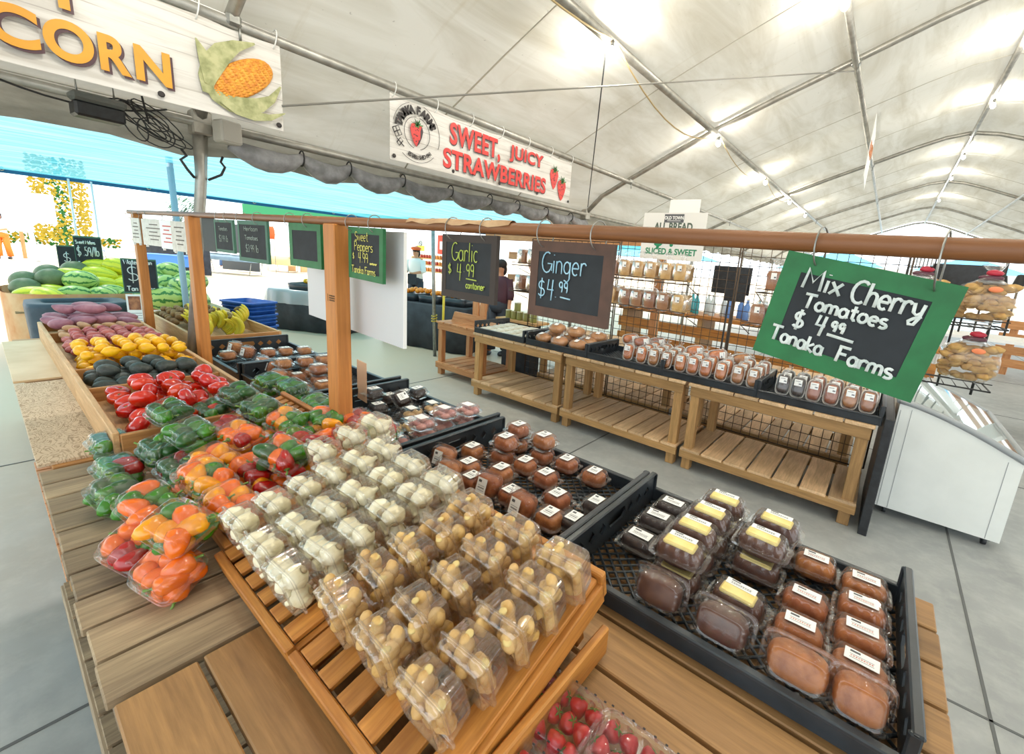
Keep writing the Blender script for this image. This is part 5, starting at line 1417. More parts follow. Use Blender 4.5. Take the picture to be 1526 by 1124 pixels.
K2 = mini_pan(mat('reddish loaf', hexc('a8623f'), .55, hexc('8d4c30'), 18, bmp=.2))
GF = 'wrapped mini loaves on the far tables'
def frontrow(xs, ks, z, y, tray, word):
    for k, (x, kd) in enumerate(zip(xs, ks)):
        kd.put((x, y + .022, z + .012), (-.22, 0, rz(.04)), 'upright mini loaf, %s from left, %s row of the %s tray' % (ORD[k], word, tray), 'mini loaf', GF, .9)
lx = [aty(p, 528 + .2 * (p - 943), 3.42).x for p in (936, 956, 974, 993)]
for r_, w_ in ((0, 'front'), (1, 'second'), (2, 'third')):
    frontrow([x + .01 * r_ for x in lx], (KO, KO, KBR, KBR), FZ + .105 + .012 * r_, 3.43 + .108 * r_, 'third far', w_)
lx = [aty(p, 540, 3.42).x for p in (1014, 1033, 1053, 1077, 1103, 1127)]
for r_, w_ in ((0, 'front'), (1, 'second'), (2, 'third')):
    frontrow([x + .01 * r_ for x in lx], (KO, KO, KO, KO, KBR, KBR), FZ + .105 + .014 * r_, 3.43 + .108 * r_, 'fourth far', w_)
lx = [aty(p, 575, 3.42).x for p in (1166, 1190, 1215, 1242, 1271, 1300)]
for r_, w_ in ((0, 'front'), (1, 'second')):
    frontrow([x + .01 * r_ for x in lx], (KDK, KDK, K2, K2, KBR, KBR), FZ + .105 + .014 * r_, 3.43 + .108 * r_, 'freezer end', w_)
for k, (x, y, z, kd, l) in enumerate(((-1.86, 3.66, .20, KO, 'lying on top at the left of the third far tray'), (-1.70, 3.56, .21, K2, 'lying across the top front of the third far tray'), (-1.62, 3.72, .2, K2, 'lying on top at the back of the third far tray'), (-1.22, 3.60, .21, KO, 'lying on top at the left of the fourth far tray'), (-1.03, 3.60, .21, KO, 'lying on top in the middle of the fourth far tray'), (-.86, 3.68, .2, KBR, 'lying on top at the right of the fourth far tray'))):
    kd.put((x, y, FZ + z), (-.75, 1.35, rz(.2)), 'wrapped mini loaf ' + l, 'mini loaf', GF)
# wire grid panels
M_GRID = mat('dark bronze wire', hexc('4a3a2a'), .5, metal=.3)
def grid_panel(label, xa, xb, y, za, zb, pitch=.076):
    t = thing('wire_grid_panel', label, 'grid panel', ((xa + xb) / 2, y, za))
    w_, h_ = xb - xa, zb - za; b = MB()
    n = int(w_ / pitch); 
    for k in range(n + 1): b.tube([(-w_ / 2 + w_ * k / n, 0, 0), (-w_ / 2 + w_ * k / n, 0, h_)], .003 if 0 < k < n else .007, 5)
    b.build('upright_wire', M_GRID, t); b = MB(); m_ = int(h_ / pitch)
    for k in range(m_ + 1): b.tube([(-w_ / 2, .004, h_ * k / m_), (w_ / 2, .004, h_ * k / m_)], .003 if 0 < k < m_ else .006, 5)
    b.build('cross_wire', M_GRID, t)
grid_panel('black wire grid panel behind the round breads', -3.5, -2.31, 4.08, .17, 1.83)
grid_panel('black wire grid panel behind the bread shelves', -2.29, -1.10, 4.08, .17, 1.85)
grid_panel('black wire grid panel behind the green cherry tomato sign', -1.08, .10, 4.08, .17, 1.84)
# black end post by the freezer
b = MB(); b.box((.155, 3.70, .40), (.05, .82, .8), bev=.004); tag(b.build('black_divider', M_BLACK), 'black upright panel between the bread table and the white freezer', 'panel')
# shelves of loaves hung on the grid
def wire_shelf(label, c, w_, d_=.3):
    t = thing('wire_shelf', label, 'shelf', c)
    b = MB()
    for k in range(9): b.tube([(-w_ / 2 + w_ * k / 8, -d_ / 2, 0), (-w_ / 2 + w_ * k / 8, d_ / 2, 0)], .003, 5)
    b.build('shelf_wire', M_GRID, t); b = MB()
    b.tube([(-w_ / 2, d_ / 2, 0), (-w_ / 2, -d_ / 2, 0), (w_ / 2, -d_ / 2, 0), (w_ / 2, d_ / 2, 0)], .005, 6); b.tube([(-w_ / 2, -d_ / 2, .03), (w_ / 2, -d_ / 2, .03)], .004, 6); b.build('rim', M_GRID, t)
    for q in (-1, 1):
        b = MB(); b.tube([(q * w_ / 2, d_ / 2 + .03, -.1), (q * w_ / 2, -d_ / 2, 0), (q * w_ / 2, d_ / 2 + .03, 0)], .005, 6); b.build('bracket', M_GRID, t)
def loaf_bag(m_):
    def make():
        t = thing('bagged_loaf', None, None)
        b = MB(); pts = [(-.062, 0), (.062, 0), (.064, .10), (.07, .125), (.05, .155), (-.05, .155), (-.07, .125), (-.064, .10)]
        b.poly([(x, -.12, z) for x, z in pts], th=(0, .24, 0)); b.build('loaf', m_, t)
        b = MB(); N = 20; rings = []
        for y, s_, zc in ((-.135, 1.04, .078), (-.13, 1.12, .078), (.0, 1.12, .08), (.11, 1.1, .08)):
            rings.append([(s_ * .068 * math.copysign(abs(math.cos(a)) ** .6, math.cos(a)) + .003 * math.sin(5 * a + y * 90), y, zc + s_ * .08 * math.copysign(abs(math.sin(a)) ** .6, math.sin(a))) for a in [2 * PI * k / N for k in range(N)]])
        b.loft(rings); b.tube([(0, -.02, .155), (.004, -.04, .18), (-.004, -.05, .20), (0, -.06, .235)], [.06, .03, .014, .05], 9); b.build('bag', M_FILM, t)
        b = MB(); b.box((.0, -.1385, .115), (.05, .001, .05)); b.mi = 1; b.box((.012, -.1392, .105), (.018, .001, .012)); b.build('label', [M_PAPER, LBL_DARK], t)
        return t
    return Kind(make)
KL1, KL2 = loaf_bag(CRUMB), loaf_bag(CRUST2)
def shelf_row(word, pxs, pyb, y, ks, extra=''):
    ps = [aty(p, pyb + .12 * (p - pxs[0]), y - .13) for p in pxs]
    z = sum(p.z for p in ps) / len(ps)
    xs = [p.x for p in ps]
    wire_shelf('wire bread shelf on the grid, ' + word, ((xs[0] + xs[-1]) / 2, y, z - .008), xs[-1] - xs[0] + .2)
    for k, (x, kd) in enumerate(zip(xs, ks)): kd.put((x, y, z + .014), (0, 0, rz(.03)), 'bagged loaf, %s from left, %s' % (ORD[k], word), 'bread', 'bagged loaves on the wire shelves', (.80, .86, 1))
shelf_row('upper shelf beneath the bread sign', (908, 927, 947, 966, 988, 1009), 411, 3.9, (KL2, KL1, KL1, KL1, KL1, KL1))
shelf_row('lower shelf beneath the bread sign', (905, 927, 944, 963, 983, 1006), 455, 3.9, (KL1, KL2, KL2, KL2, KL2, KL1))
shelf_row('upper shelf left of the ginger sign', (774, 789), 394, 3.9, (KL2, KL2))
shelf_row('lower shelf left of the ginger sign', (770, 787), 433, 3.9, (KL2, KL2))
shelf_row('upper shelf beside the green cherry tomato sign', (1148, 1172), 436, 3.9, (KL2, KL2))
shelf_row('lower shelf beside the green cherry tomato sign', (1124, 1150), 486, 3.9, (KL2, KL2))

# ------------------------------------------------------------------ chest freezer with curved glass lid
M_FRZ = mat('white freezer enamel', hexc('e6e9e4'), .35, hexc('e0e3de'), 5)
M_FTR = mat('grey freezer trim', hexc('9a9ea0'), .4)
M_GLASS = plastic('freezer glass', (.80, .88, .90), .03, .03, 2.5)
FXA, FXB, FYA, FYB = .205, .855, 3.72, 5.05
t = thing('chest_freezer', 'white chest freezer with curved glass lid at the end of the bread tables', 'freezer', ((FXA + FXB) / 2, (FYA + FYB) / 2, 0))
hx, hy = (FXB - FXA) / 2, (FYB - FYA) / 2
def top_z(q): return .855 - .225 * max(0, q) ** 1.45          # q: 0 left .. 1 right
b = MB(); N = 12
prof = [(-hx, .06), (hx, .06)] + [(-hx + 2 * hx * k / N, top_z(k / N) - .03) for k in range(N, -1, -1)]
b.poly([(x, -hy, z) for x, z in prof], th=(0, 2 * hy, 0)); b.build('body', M_FRZ, t)
b = MB(); b.box((-hx + .012, -hy - .001, .42), (.003, .004, .72)); b.box((-hx + .07, -hy - .001, .43), (.003, .003, .73)); b.box((hx - .07, -hy - .001, .33), (.003, .003, .53)); b.build('panel_seam', M_FTR, t)
b = MB()
for y in (-hy, hy): b.tube([(-hx + 2 * hx * k / N, y, top_z(k / N) - .012) for k in range(N + 1)], .02, 8)
for x, q in ((-hx, 0), (hx + .008, 1)): b.tube([(x, -hy, top_z(q) - .012), (x, hy, top_z(q) - .012)], .022, 8)
b.build('lid_frame', M_FTR, t)
for ya, yb in ((-hy + .02, 0), (0, hy - .02)):
    b = MB(); b.add([(-hx + 2 * hx * k / N, y, top_z(k / N) + .0) for k in range(N + 1) for y in (ya, yb)], [(2 * k, 2 * k + 2, 2 * k + 3, 2 * k + 1) for k in range(N)], smooth=True); b.build('glass_lid', M_GLASS, t)
for sx in (-1, 1):
    for sy in (-1, 1):
        b = MB(); b.box((sx * (hx - .06), sy * (hy - .06), .055), (.05, .04, .03)); b.tube([(sx * (hx - .06) - .012, sy * (hy - .06), .026), (sx * (hx - .06) + .012, sy * (hy - .06), .026)], .026, 12); b.build('caster', M_BLACK, t)
# snack rack above the freezer
SNK = mat('fried snack', hexc('cfa968'), .6, hexc('b0854a'), 24, bmp=.5); SRED = mat('red bag tie', hexc('b3243c'), .4); SLAB = mat('orange sticker', hexc('f08a5a'), .5); SPUR = mat('purple bag top', hexc('5b3140'), .4)
def snack():
    t = thing('snack_bag', None, None); q = random.Random(3)
    b = MB()
    for k in range(75): b.ell((q.uniform(-.095, .095), q.uniform(-.055, .045), q.uniform(.02, .225)), (.03, .02, .022), TR(0, 0, 0), 8, 5, 2, .5, 2, k)
    b.build('snack_pieces', SNK, t)
    b = MB(); b.ell((0, 0, .125), (.125, .075, .135), None, 18, 11, 2.6, .12, 2.5, 4); b.tube([(0, 0, .24), (0, 0, .28), (.01, 0, .31), (.0, .01, .36)], [.075, .03, .02, .05], 9); b.build('bag', M_FILM, t)
    b = MB(); b.ell((.0, 0, .275), (.055, .04, .018), None, 10, 6, 2, .3, 3, 2); b.build('bag_top', SPUR, t)
    b = MB(); b.ell((.01, -.01, .305), (.034, .026, .02), None, 10, 6, 2, .3, 3, 1); b.build('tie', SRED, t)
    b = MB(); b.ell((.03, -.074, .205), (.028, .006, .018)); b.build('sticker', SLAB, t)
    return t
KSN = Kind(snack)
c1 = aty(1452, 487, 4.05); c2 = aty(1425, 575, 4.05)
t = thing('wire_snack_rack', 'dark wire rack of snack bags standing behind the freezer', 'rack', (c1.x - .1, 4.25, 0))
b = MB()
for x in (-.32, .22): b.tube([(x, .12, .86), (x, .12, 1.86)], .009, 6)
b.build('upright', M_WIRE, t)
for z in (c1.z, c2.z):
    b = MB(); b.tube([(-.34, .12, z), (-.34, -.24, z), (.26, -.24, z), (.26, .12, z)], .006, 6, closed=True); b.tube([(-.34, -.24, z + .05), (.26, -.24, z + .05)], .004, 6)
    for k in range(9): b.tube([(-.3 + .065 * k, -.24, z), (-.3 + .065 * k, .12, z)], .003, 5)
    b.build('basket', M_WIRE, t)
b = MB()
for k in range(8): b.tube([(-.30 + .02 * k, .1 - .04 * k, 1.75), (-.30 + .02 * k, .1 - .04 * k, 1.90)], .004, 5)
b.tube([(-.31, .12, 1.76), (-.14, -.2, 1.76)], .005, 5); b.tube([(-.31, .12, 1.90), (-.14, -.2, 1.90)], .005, 5); b.build('top_basket', M_WIRE, t)
for k, (cx_, cz, l) in enumerate(((c1.x + .03, c1.z, 'bag of fried snacks on the upper rack level, right'), (c1.x - .33, c1.z, 'bag of fried snacks on the upper rack level, behind the green sign'), (c2.x + .04, c2.z, 'bag of fried snacks on the lower rack level, right'), (c2.x - .31, c2.z, 'bag of fried snacks on the lower rack level, left'))):
    KSN.put((cx_, 4.16, cz + .034), (0, 0, rz(.3)), l, 'snack bag', 'snack bags on the rack', (1.32, 1.1, 1.08))
c = aty(1440, 411, 4.5)
t = thing('black_card_holder', 'blank black card sign on a stand above the snack bags', 'sign', (c.x, 4.5, c.z), (0, 0, -.2))
b = MB(); b.box((0, 0, 0), (.42, .012, .16)); b.build('card', M_BLACK, t); b = MB(); b.tube([(0, .01, 0), (0, .01, .86 - c.z)], .008, 6); b.build('stem', M_WIRE, t)
# ------------------------------------------------------------------ lamps, cords and boxes under the tent
M_BULB = emit('lit bulb', (1, .97, .9), 14.)
M_SOCK = mat('lamp socket', hexc('3a3a38'), .6)
def lamp():
    t = thing('bulb_lamp', None, None)
    b = MB(); b.ell((0, 0, -.065), (.032, .032, .042), None, 14, 9); b.build('bulb', M_BULB, t)
    b = MB(); b.lathe([(.016, -.03), (.018, -.02), (.018, .01), (.012, .02)], 12); b.build('socket', M_SOCK, t)
    l = bpy.data.lights.new('bulb_glow', 'POINT'); l.energy = 44; l.shadow_soft_size = .05; l.color = (1, .95, .84)
    o = bpy.data.objects.new('bulb_glow', l); COL.objects.link(o); o.parent = t; o.location = (0, 0, -.065)
    return t
KLAMP = Kind(lamp)
LP = [(-2.16, 3.35, 3.36, 'nearest bare bulb on the second purlin left of the wire'), (-2.16, 6.15, 3.34, 'bare bulb where the first rib crosses the second purlin'), (-2.16, 8.9, 3.34, 'bare bulb on the second purlin between first and second rib'), (-2.16, 11.3, 3.34, 'bare bulb where the second rib crosses the second purlin'), (-2.16, 13.6, 3.34, 'farthest bare bulb on the second purlin'),
      (.69, 7.2, 4.34, 'bare bulb on the ridge nearest the picture edge'), (.69, 9.2, 4.34, 'second bare bulb along the ridge'), (.69, 12.4, 4.34, 'third bare bulb along the ridge, past the second rib'), (.69, 14.6, 4.34, 'fourth bare bulb along the ridge'), (.69, 18.0, 4.34, 'farthest bare bulb along the ridge'), (3.52, 4.5, 3.34, 'bare bulb on the far side purlin of the tent'), (3.52, 9.5, 3.34, 'second bare bulb on the far side purlin of the tent'),
      (-2.16, .7, 3.36, 'added fill bulb on the second purlin above the picture edge'), (-.73, .6, 3.9, 'added fill bulb high above the ginger crate'), (-.73, 2.6, 3.9, 'added fill bulb high above the aisle'), (.69, 1.5, 4.34, 'added fill bulb on the ridge above the near tray'), (.69, 4.4, 4.34, 'added fill bulb on the ridge above the freezer'), (2.11, 2.4, 3.9, 'added fill bulb on the purlin right of the ridge, nearest'), (2.11, 5.2, 3.9, 'added fill bulb on the purlin right of the ridge, second'), (-.73, 4.6, 3.9, 'added fill bulb high above the bread tables')]  # bulbs on this line are added to brighten the counter and aisle
for x, y, z, l in LP: KLAMP.put((x, y, z), (0, 0, 0), l, 'lamp', 'bulbs along the tent pipes')
def cord(name, label, pts, r, m_, cat='cord'):
    b = MB(); b.tube(pts, r, 6); return tag(b.build(name, m_), label, cat)
def sag(a, c, s_, n=10): return [Vector(a).lerp(Vector(c), k / n) - Vector((0, 0, s_ * 4 * (k / n) * (1 - k / n))) for k in range(n + 1)]
cord('power_cord', 'yellow power cord sagging between the two nearest bulbs', sag((-2.16, 3.4, 3.38), (-2.16, 6.1, 3.36), .28), .007, M_YCORD)
cord('power_cord', 'yellow power cord coming down to the nearest bulb', sag((-2.16, 1.2, 3.42), (-2.16, 3.35, 3.38), .1), .007, M_YCORD)
cord('power_cord', 'pale power cord sagging past the first rib', sag((-2.16, 6.2, 3.36), (-2.16, 8.9, 3.36), .2), .006, M_YCORD)
cord('power_cord', 'pale power cord sagging to the second rib', sag((-2.16, 8.9, 3.36), (-2.16, 11.3, 3.36), .2), .006, M_YCORD)
cord('tension_wire', 'thin tension wire stretched across the tent from the corn banner', [atx(420, 158, -3.38), Vector((-.75, 6.05, 3.86))], .007, mat('wire rope', hexc('8b8880'), .5), 'wire')
cord('tension_wire', 'thin wire rising from the eave to the nearest bulb', [Vector((-3.98, 5.9, 2.45)), Vector((-2.18, 3.3, 3.36))], .006, M_CORD, 'wire')
# hanging black flood light and pale junction box under the eave
p = atx(146, 166, -4.0)
t = thing('flood_light', 'black box flood light hanging under the eave left of the column', 'light fixture', p, (0, 0, .1))
b = MB(); b.box((0, 0, -.01), (.12, .22, .085), bev=.012); b.build('housing', M_BLACK, t)
b = MB(); b.box((.02, 0, .055), (.10, .24, .05), bev=.015); b.build('hood', mat('grey housing', hexc('5e625f'), .5), t)
b = MB(); b.tube([(0, -.08, .07), (0, -.08, .16), (0, .08, .16), (0, .08, .07)], .006, 6); b.build('bracket', M_STEEL, t)
p = atx(339, 198, -4.0)
t = thing('loudspeaker', 'small pale box loudspeaker fixed beside the tent column', 'speaker', p, (0, 0, .2))
b = MB(); b.box((0, 0, 0), (.12, .14, .15), bev=.012); b.build('cabinet', mat('pale grey cabinet', hexc('b9b6ae'), .5), t)
b = MB(); b.box((.061, 0, 0), (.004, .12, .13), bev=.002); b.build('grille', mat('pale grille', hexc('a7a49c'), .7), t)
b = MB(); b.tube([(-.06, 0, 0), (-.1, 0, .02), (-.14, -.04, .02)], .012, 6); b.build('bracket', M_STEEL, t)
p = atx(222, 185, -4.02)
t = thing('cable_coil', 'tangled coil of dark cable hanging under the eave', 'cable', p)
b = MB(); q = random.Random(5)
for k in range(8):
    r1, r2 = q.uniform(.06, .16), q.uniform(.06, .11); cy_, cz_ = q.uniform(-.08, .08), q.uniform(-.05, .04); ph = q.uniform(0, 3)
    b.tube([(q.uniform(-.01, .01), cy_ + r1 * math.cos(a + ph), cz_ + r2 * math.sin(a)) for a in [2 * PI * i / 22 for i in range(22)]], .004, 5, closed=True)
b.build('coil', M_CORD, t)
b = MB(); b.tube([(0, -.02, .16), (0, .0, .0)], .006, 5); b.build('tie', M_CORD, t)
cord('power_cord', 'dark cable drooping along the eave pipe from the flood light', sag((-4.05, .0, 2.40), (-4.05, .9, 2.38), .10), .006, M_CORD)
for q in (-1, 1):
    b = MB(); b.tube([(-4.15 + .0, 1.1 + q * .12, 2.16), (-4.13, 1.1 + q * .1, 2.12), (-4.15, 1.1 + q * .13, 2.09), (-4.14, 1.1 + q * .1, 2.03), (-4.15, 1.08 + q * .04, 1.98)], .009, 6)
    tag(b.build('ratchet_strap', M_CORD), 'dark knotted strap on the %s of the tent column' % ('left' if q < 0 else 'right'), 'strap')

# ------------------------------------------------------------------ melons and squash past the end of the counter
M_SHF0 = mat('brown card', hexc('a98f68'), .8)
def melon_mat(name, c1, c2, sc, dist):
    m, nt, bs, out = new_mat(name)
    tc = node(nt, 'ShaderNodeTexCoord'); sp = node(nt, 'ShaderNodeSeparateXYZ'); nt.links.new(tc.outputs['Object'], sp.inputs[0])
    an = node(nt, 'ShaderNodeMath', operation='ARCTAN2'); nt.links.new(sp.outputs['Y'], an.inputs[0]); nt.links.new(sp.outputs['Z'], an.inputs[1])
    nz = tex_noise(nt, tc.outputs['Object'], 22, 3); ad = node(nt, 'ShaderNodeMath', operation='MULTIPLY_ADD'); ad.inputs[1].default_value = dist
    nt.links.new(nz, ad.inputs[0]); nt.links.new(an.outputs[0], ad.inputs[2])
    ml = node(nt, 'ShaderNodeMath', operation='MULTIPLY'); ml.inputs[1].default_value = sc; nt.links.new(ad.outputs[0], ml.inputs[0])
    sn = node(nt, 'ShaderNodeMath', operation='SINE'); nt.links.new(ml.outputs[0], sn.inputs[0])
    nt.links.new(ramp(nt, sn.outputs[0], [(.35, c1), (.7, c2)]), bs.inputs['Base Color']); bs.inputs['Roughness'].default_value = .35
    return m
M_WM = melon_mat('watermelon rind', hexc('b5c96a'), hexc('3f7a35'), 9, .8)
M_SQ = melon_mat('yellow melon rind', hexc('e8dc2e'), hexc('c3c42c'), 10, .5)
M_DM = mat('dark melon rind', hexc('5d6a45'), .5, hexc('717d55'), 14)
KWM = kinds('watermelon', M_WM, lambda b, q: b.ell((0, 0, 0), (.17, .125, .125), None, 20, 12), 1)
KYQ = kinds('striped_melon', M_SQ, lambda b, q: b.ell((0, 0, 0), (.16, .095, .095), None, 18, 11, 2, .04, 2, 2, .15), 1)
KDM = kinds('dark_melon', M_DM, lambda b, q: b.ell((0, 0, 0), (.13, .11, .11), None, 18, 11), 1)
t = thing('melon_bin', 'orange printed cardboard bin heaped with melons and squash', 'bin', (-8.35, .76, 0))
b = MB(); b.loft([rr(1.35, 1.25, z, 24, 4) for z in (0, .02, .76)], cap1=False); b.loft([rr(1.31, 1.21, z, 24, 4) for z in (.76, .5)], cap0=False); b.build('wall', mat('orange cardboard', hexc('d98a4c'), .7, hexc('e8b98a'), 3), t)
b = MB(); b.box((0, 0, .55), (1.2, 1.1, .02)); b.build('false_floor', M_SHF0, t)
mp_ = []
for (kl, lab, cat, pts, sc_) in ((KDM, 'dark green melon at the outer end of the melon heap', 'melon', [(66, 411), (90, 404), (60, 424), (106, 403), (84, 418)], 1.15),
    (KYQ, 'yellow green striped melon heaped in the orange bin', 'melon', [(70, 434), (94, 428), (118, 410), (142, 404), (172, 409), (158, 400), (130, 415), (110, 422), (86, 438), (180, 420), (184, 404)], 1.25),
    (KWM, 'striped watermelon heaped at the front of the orange bin', 'watermelon', [(122, 426), (150, 432), (176, 432), (104, 437), (186, 440)], 1.05)):
    for (x, y) in pts: mp_.append((kl[0], lab, cat, atx(x, y, -7.95 - (442 - y) / 46 * .85), sc_))
Z0 = [m_[3].z for m_ in mp_]
PM = relax([m_[3] for m_ in mp_], [{'melon': .135, 'watermelon': .155}[m_[2]] if m_[0] is not KYQ[0] else .13 for m_ in mp_], 60, (-9.0, .16, .56), (-7.7, 1.36, 1.3), .02)
for p, z in zip(PM, Z0): p.z = max(.70, p.z - .06)
for (k_, lab, cat, _, sc_), p in zip(mp_, PM): k_.put(p, (R.uniform(-.3, .3), R.uniform(-.2, .2), R.uniform(.6, 1.5)), lab, cat, lab.split(' in ')[0].split(' at ')[0] + 's', sc_)
t = thing('melon_table', 'low pale bin of watermelons behind the far post', 'bin', (-7.1, 1.55, 0))
b = MB(); b.box((0, 0, .34), (1.1, .66, .68), bev=.01); b.build('wall', mat('pale cardboard', hexc('b7a27c'), .8), t)
pw = [atx(x, y, -6.7 - (450 - y) / 40 * .6) for x, y in ((238, 420), (250, 426), (264, 436), (252, 446), (272, 448), (240, 450), (278, 440), (258, 412), (270, 418))]
for p in pw: p.z = max(p.z, .83)
for p in relax(pw, [.14] * 9, 40, None, None, .03): KWM[0].put(p, (R.uniform(-.3, .3), R.uniform(-.2, .2), R.uniform(0, 3)), 'striped watermelon in the low bin behind the far post', 'watermelon', 'watermelons in the low bin', 1.1)
# dark tub in front of the melons
M_TUB = mat('dark slate tub', hexc('3c4650'), .6, hexc('46515c'), 12)
pc = at(112, 500, .50)
t = thing('dark_tub', 'dark slate moulded tub standing before the melon bin', 'tub', (-7.32, .66, 0))
b = MB(); b.loft([rr(.58, .74, 0, 32, 6), rr(.60, .76, .03, 32, 6), rr(.62, .80, .68, 32, 6), rr(.60, .78, .725, 32, 6), rr(.40, .56, .73, 32, 5), rr(.38, .52, .69, 32, 5), rr(.36, .48, .45, 32, 5)]); b.build('body', M_TUB, t)
# price boards by the melons
def stand_sign(label, c, w_, h_, yaw, lines, parent_cat='sign', flyers=False):
    t = thing('price_sign', label, parent_cat, c, (0, 0, yaw))
    b = MB(); b.box((0, 0, 0), (w_, .012, h_)); b.build('frame', M_GREEN2, t)
    b = MB(); b.box((0, -.004, 0), (w_ * .94, .012, h_ * .9)); b.build('board', M_BOARD, t)
    if lines: chalk('chalk_lettering', lines, CH_W, t, -.011, .0055)
    b = MB(); b.tube([(0, .012, -h_ / 2), (0, .012, .3 - c.z if c.z > .3 else -.2)], .012, 6); b.build('stake', W_TAN_Z, t)
    if flyers:
        for q in (-.25, .25):
            b = MB(); b.box((q * w_, -.004, -h_ * .95), (w_ * .46, .004, h_ * .85)); b.mi = 1; b.box((q * w_, -.007, -h_ * .78), (w_ * .34, .002, h_ * .4)); b.mi = 2
            for r_ in range(4): b.box((q * w_, -.007, -h_ * (1.08 + .07 * r_)), (w_ * .36, .002, .008))
            b.build('flyer', [M_PAPER, mat('food photo', hexc('7a4630'), .5, hexc('b87a50'), 20), LBL_GREY], t)
    return t
c = aty(135, 387, 1.25); s_ = c.x / -7.5
c = at(135, 387, 1.20); 
c = Vector((-7.6, 0, 0)); c = atx(134, 387, -8.9)
w_ = (atx(155, 385, -8.9) - atx(113, 385, -8.9)).length
L = strokes('$ .59/lb', .12, -w_ * .40, -.05, .06, width=w_ * .78) + strokes('Sweet Melons', .045, -w_ * .42, .11, .05, width=w_ * .7) + strokes('Tanaka Farms', .04, -w_ * .42, -.17, .05, width=w_ * .8)
c.z += .10
stand_sign('chalk price board reading .59 per pound above the melons', c, w_, .43, math.radians(70), L)
c = atx(108, 385, -9.1); stand_sign('second price board half hidden behind the melon price board', c, .28, .34, math.radians(70), strokes('$', .12, -.08, -.05))
c = atx(209, 412, -6.6); w_ = (atx(236, 412, -6.6) - atx(183, 412, -6.6)).length
L = strokes('$', .16, -w_ * .34, -.05) + strokes('Tan', .05, -w_ * .4, -.16) + strokes('ms', .05, w_ * .2, -.16) + strokes('Watermelon', .045, -w_ * .42, .13, .05, width=w_ * .8)
stand_sign('watermelon price board with two photo flyers behind the far post', c, w_, .38, math.radians(68), L, 'sign', True)
# galvanised blue-grey pole rising from the melons to the shade
pb, pt_ = atx(283, 485, -5.9), atx(256, 225, -5.9)
b = MB(); b.tube([(pb.x, (pb.y + pt_.y) / 2, 0), (pb.x, (pb.y + pt_.y) / 2 - .03, 2.3)], .028, 12); tag(b.build('shade_pole', mat('blue grey pole', hexc('8fb2c4'), .5)), 'blue grey round pole holding the shade cloth behind the far posts', 'pole')
# stack of blue crates
M_BLUE = mat('blue crate plastic', hexc('1f4f9e'), .45, hexc('2a5fb5'), 8)
def bcrate():
    t = thing('blue_crate', None, None); b = MB()
    b.loft([rr(.58, .40, 0, 24, 10), rr(.60, .42, .14, 24, 10), rr(.64, .46, .145, 24, 10), rr(.64, .46, .17, 24, 10), rr(.58, .40, .17, 24, 10), rr(.55, .37, .02, 24, 10)]); b.build('body', M_BLUE, t)
    b = MB()
    for z in (.05, .1): b.loft([rr(.605, .425, z - .008, 24, 10), rr(.62, .44, z, 24, 10), rr(.605, .425, z + .008, 24, 10)])
    b.build('rib_band', M_BLUE, t)
    return t
KBC = Kind(bcrate)
pc = atx(352, 462, -7.3)
for k in range(4): KBC.put((pc.x, pc.y + .16, .001 + .173 * k), (0, 0, .35 + rz(.02)), 'blue plastic crate, %s from the top of the stack behind the bananas' % ORD[3 - k] if k < 3 else 'blue plastic crate on top of the stack behind the bananas', 'crate', 'stacked blue crates')

# ------------------------------------------------------------------ stalls across the way
M_BSKIRT = mat('black table skirt', hexc('23262a'), .7, hexc('33373c'), 6)
M_DBLUE = mat('slate blue cloth', hexc('7f95a3'), .75, hexc('6d8696'), 4)
def skirted(name, label, c, w_, d_, h_, yaw, m_, wrap=False):
    t = thing(name, label, 'table', c, (0, 0, yaw)); b = MB(); N = 60
    def ring(z, f, a): 
        base = rr(w_ + f, d_ + f, z, N, 9)
        return [(x + a * math.sin(k * 1.9) * (x / (w_ / 2)), y + a * math.sin(k * 1.9) * (y / (d_ / 2)), z) for k, (x, y, _) in enumerate(base)]
    b.loft([ring(.01, .03, .02), ring(h_ * .5, .02, .015), ring(h_ - .01, .0, .003), ring(h_, -.03, 0)]); b.build('skirt', m_, t)
    if wrap:
        b = MB(); b.loft([ring(h_ - .24, .06, .03), ring(h_ - .05, .04, .012), ring(h_ + .004, .0, 0)], cap0=False); b.build('plastic_wrap', plastic('cloudy film', (.92, .92, .93), .35, .2, 1.5), t)
    return t
c = at(438, 500, 0)
skirted('skirted_table', 'black skirted table wrapped in cloudy plastic left of the white panel', (c.x - .45, c.y + .62, 0), 1.5, .8, .72, .5, M_BSKIRT, True)
PROD = thing('produce_crate', 'dark produce crate on the plastic wrapped table', 'crate', (c.x - .35, c.y + .62, .73), (0, 0, .5))
b = MB(); b.loft([rr(.9, .55, 0, 24, 9), rr(.94, .58, .11, 24, 9), rr(.9, .54, .11, 24, 9), rr(.86, .5, .02, 24, 9)]); b.build('body', M_TRAY, PROD)
for k in range(9): KLM[0].put((c.x - .62 + .13 * (k % 4), c.y + .5 + .12 * (k // 4) , .87), any3(), 'yellow fruit in the dark crate on the plastic wrapped table', 'fruit', 'yellow fruit on the wrapped table', 1.5)
c = at(640, 522, 0)
skirted('skirted_table', 'black skirted table of citrus trays behind the white panel', (c.x - .3, c.y + .35, 0), 1.7, .75, .74, .25, M_BSKIRT)
for k, (dx, l) in enumerate(((-.75, 'left'), (-.28, 'middle'), (.2, 'right'))):
    t = thing('citrus_tray', 'black tray of citrus on the skirted table, %s one' % l, 'tray', (c.x + dx, c.y + .20 + .12 * k, .745), (0, 0, .25))
    b = MB(); b.loft([rr(.42, .42, 0, 24, 9), rr(.44, .44, .12, 24, 9), rr(.41, .41, .12, 24, 9), rr(.39, .39, .02, 24, 9)]); b.build('body', M_TRAY, t)
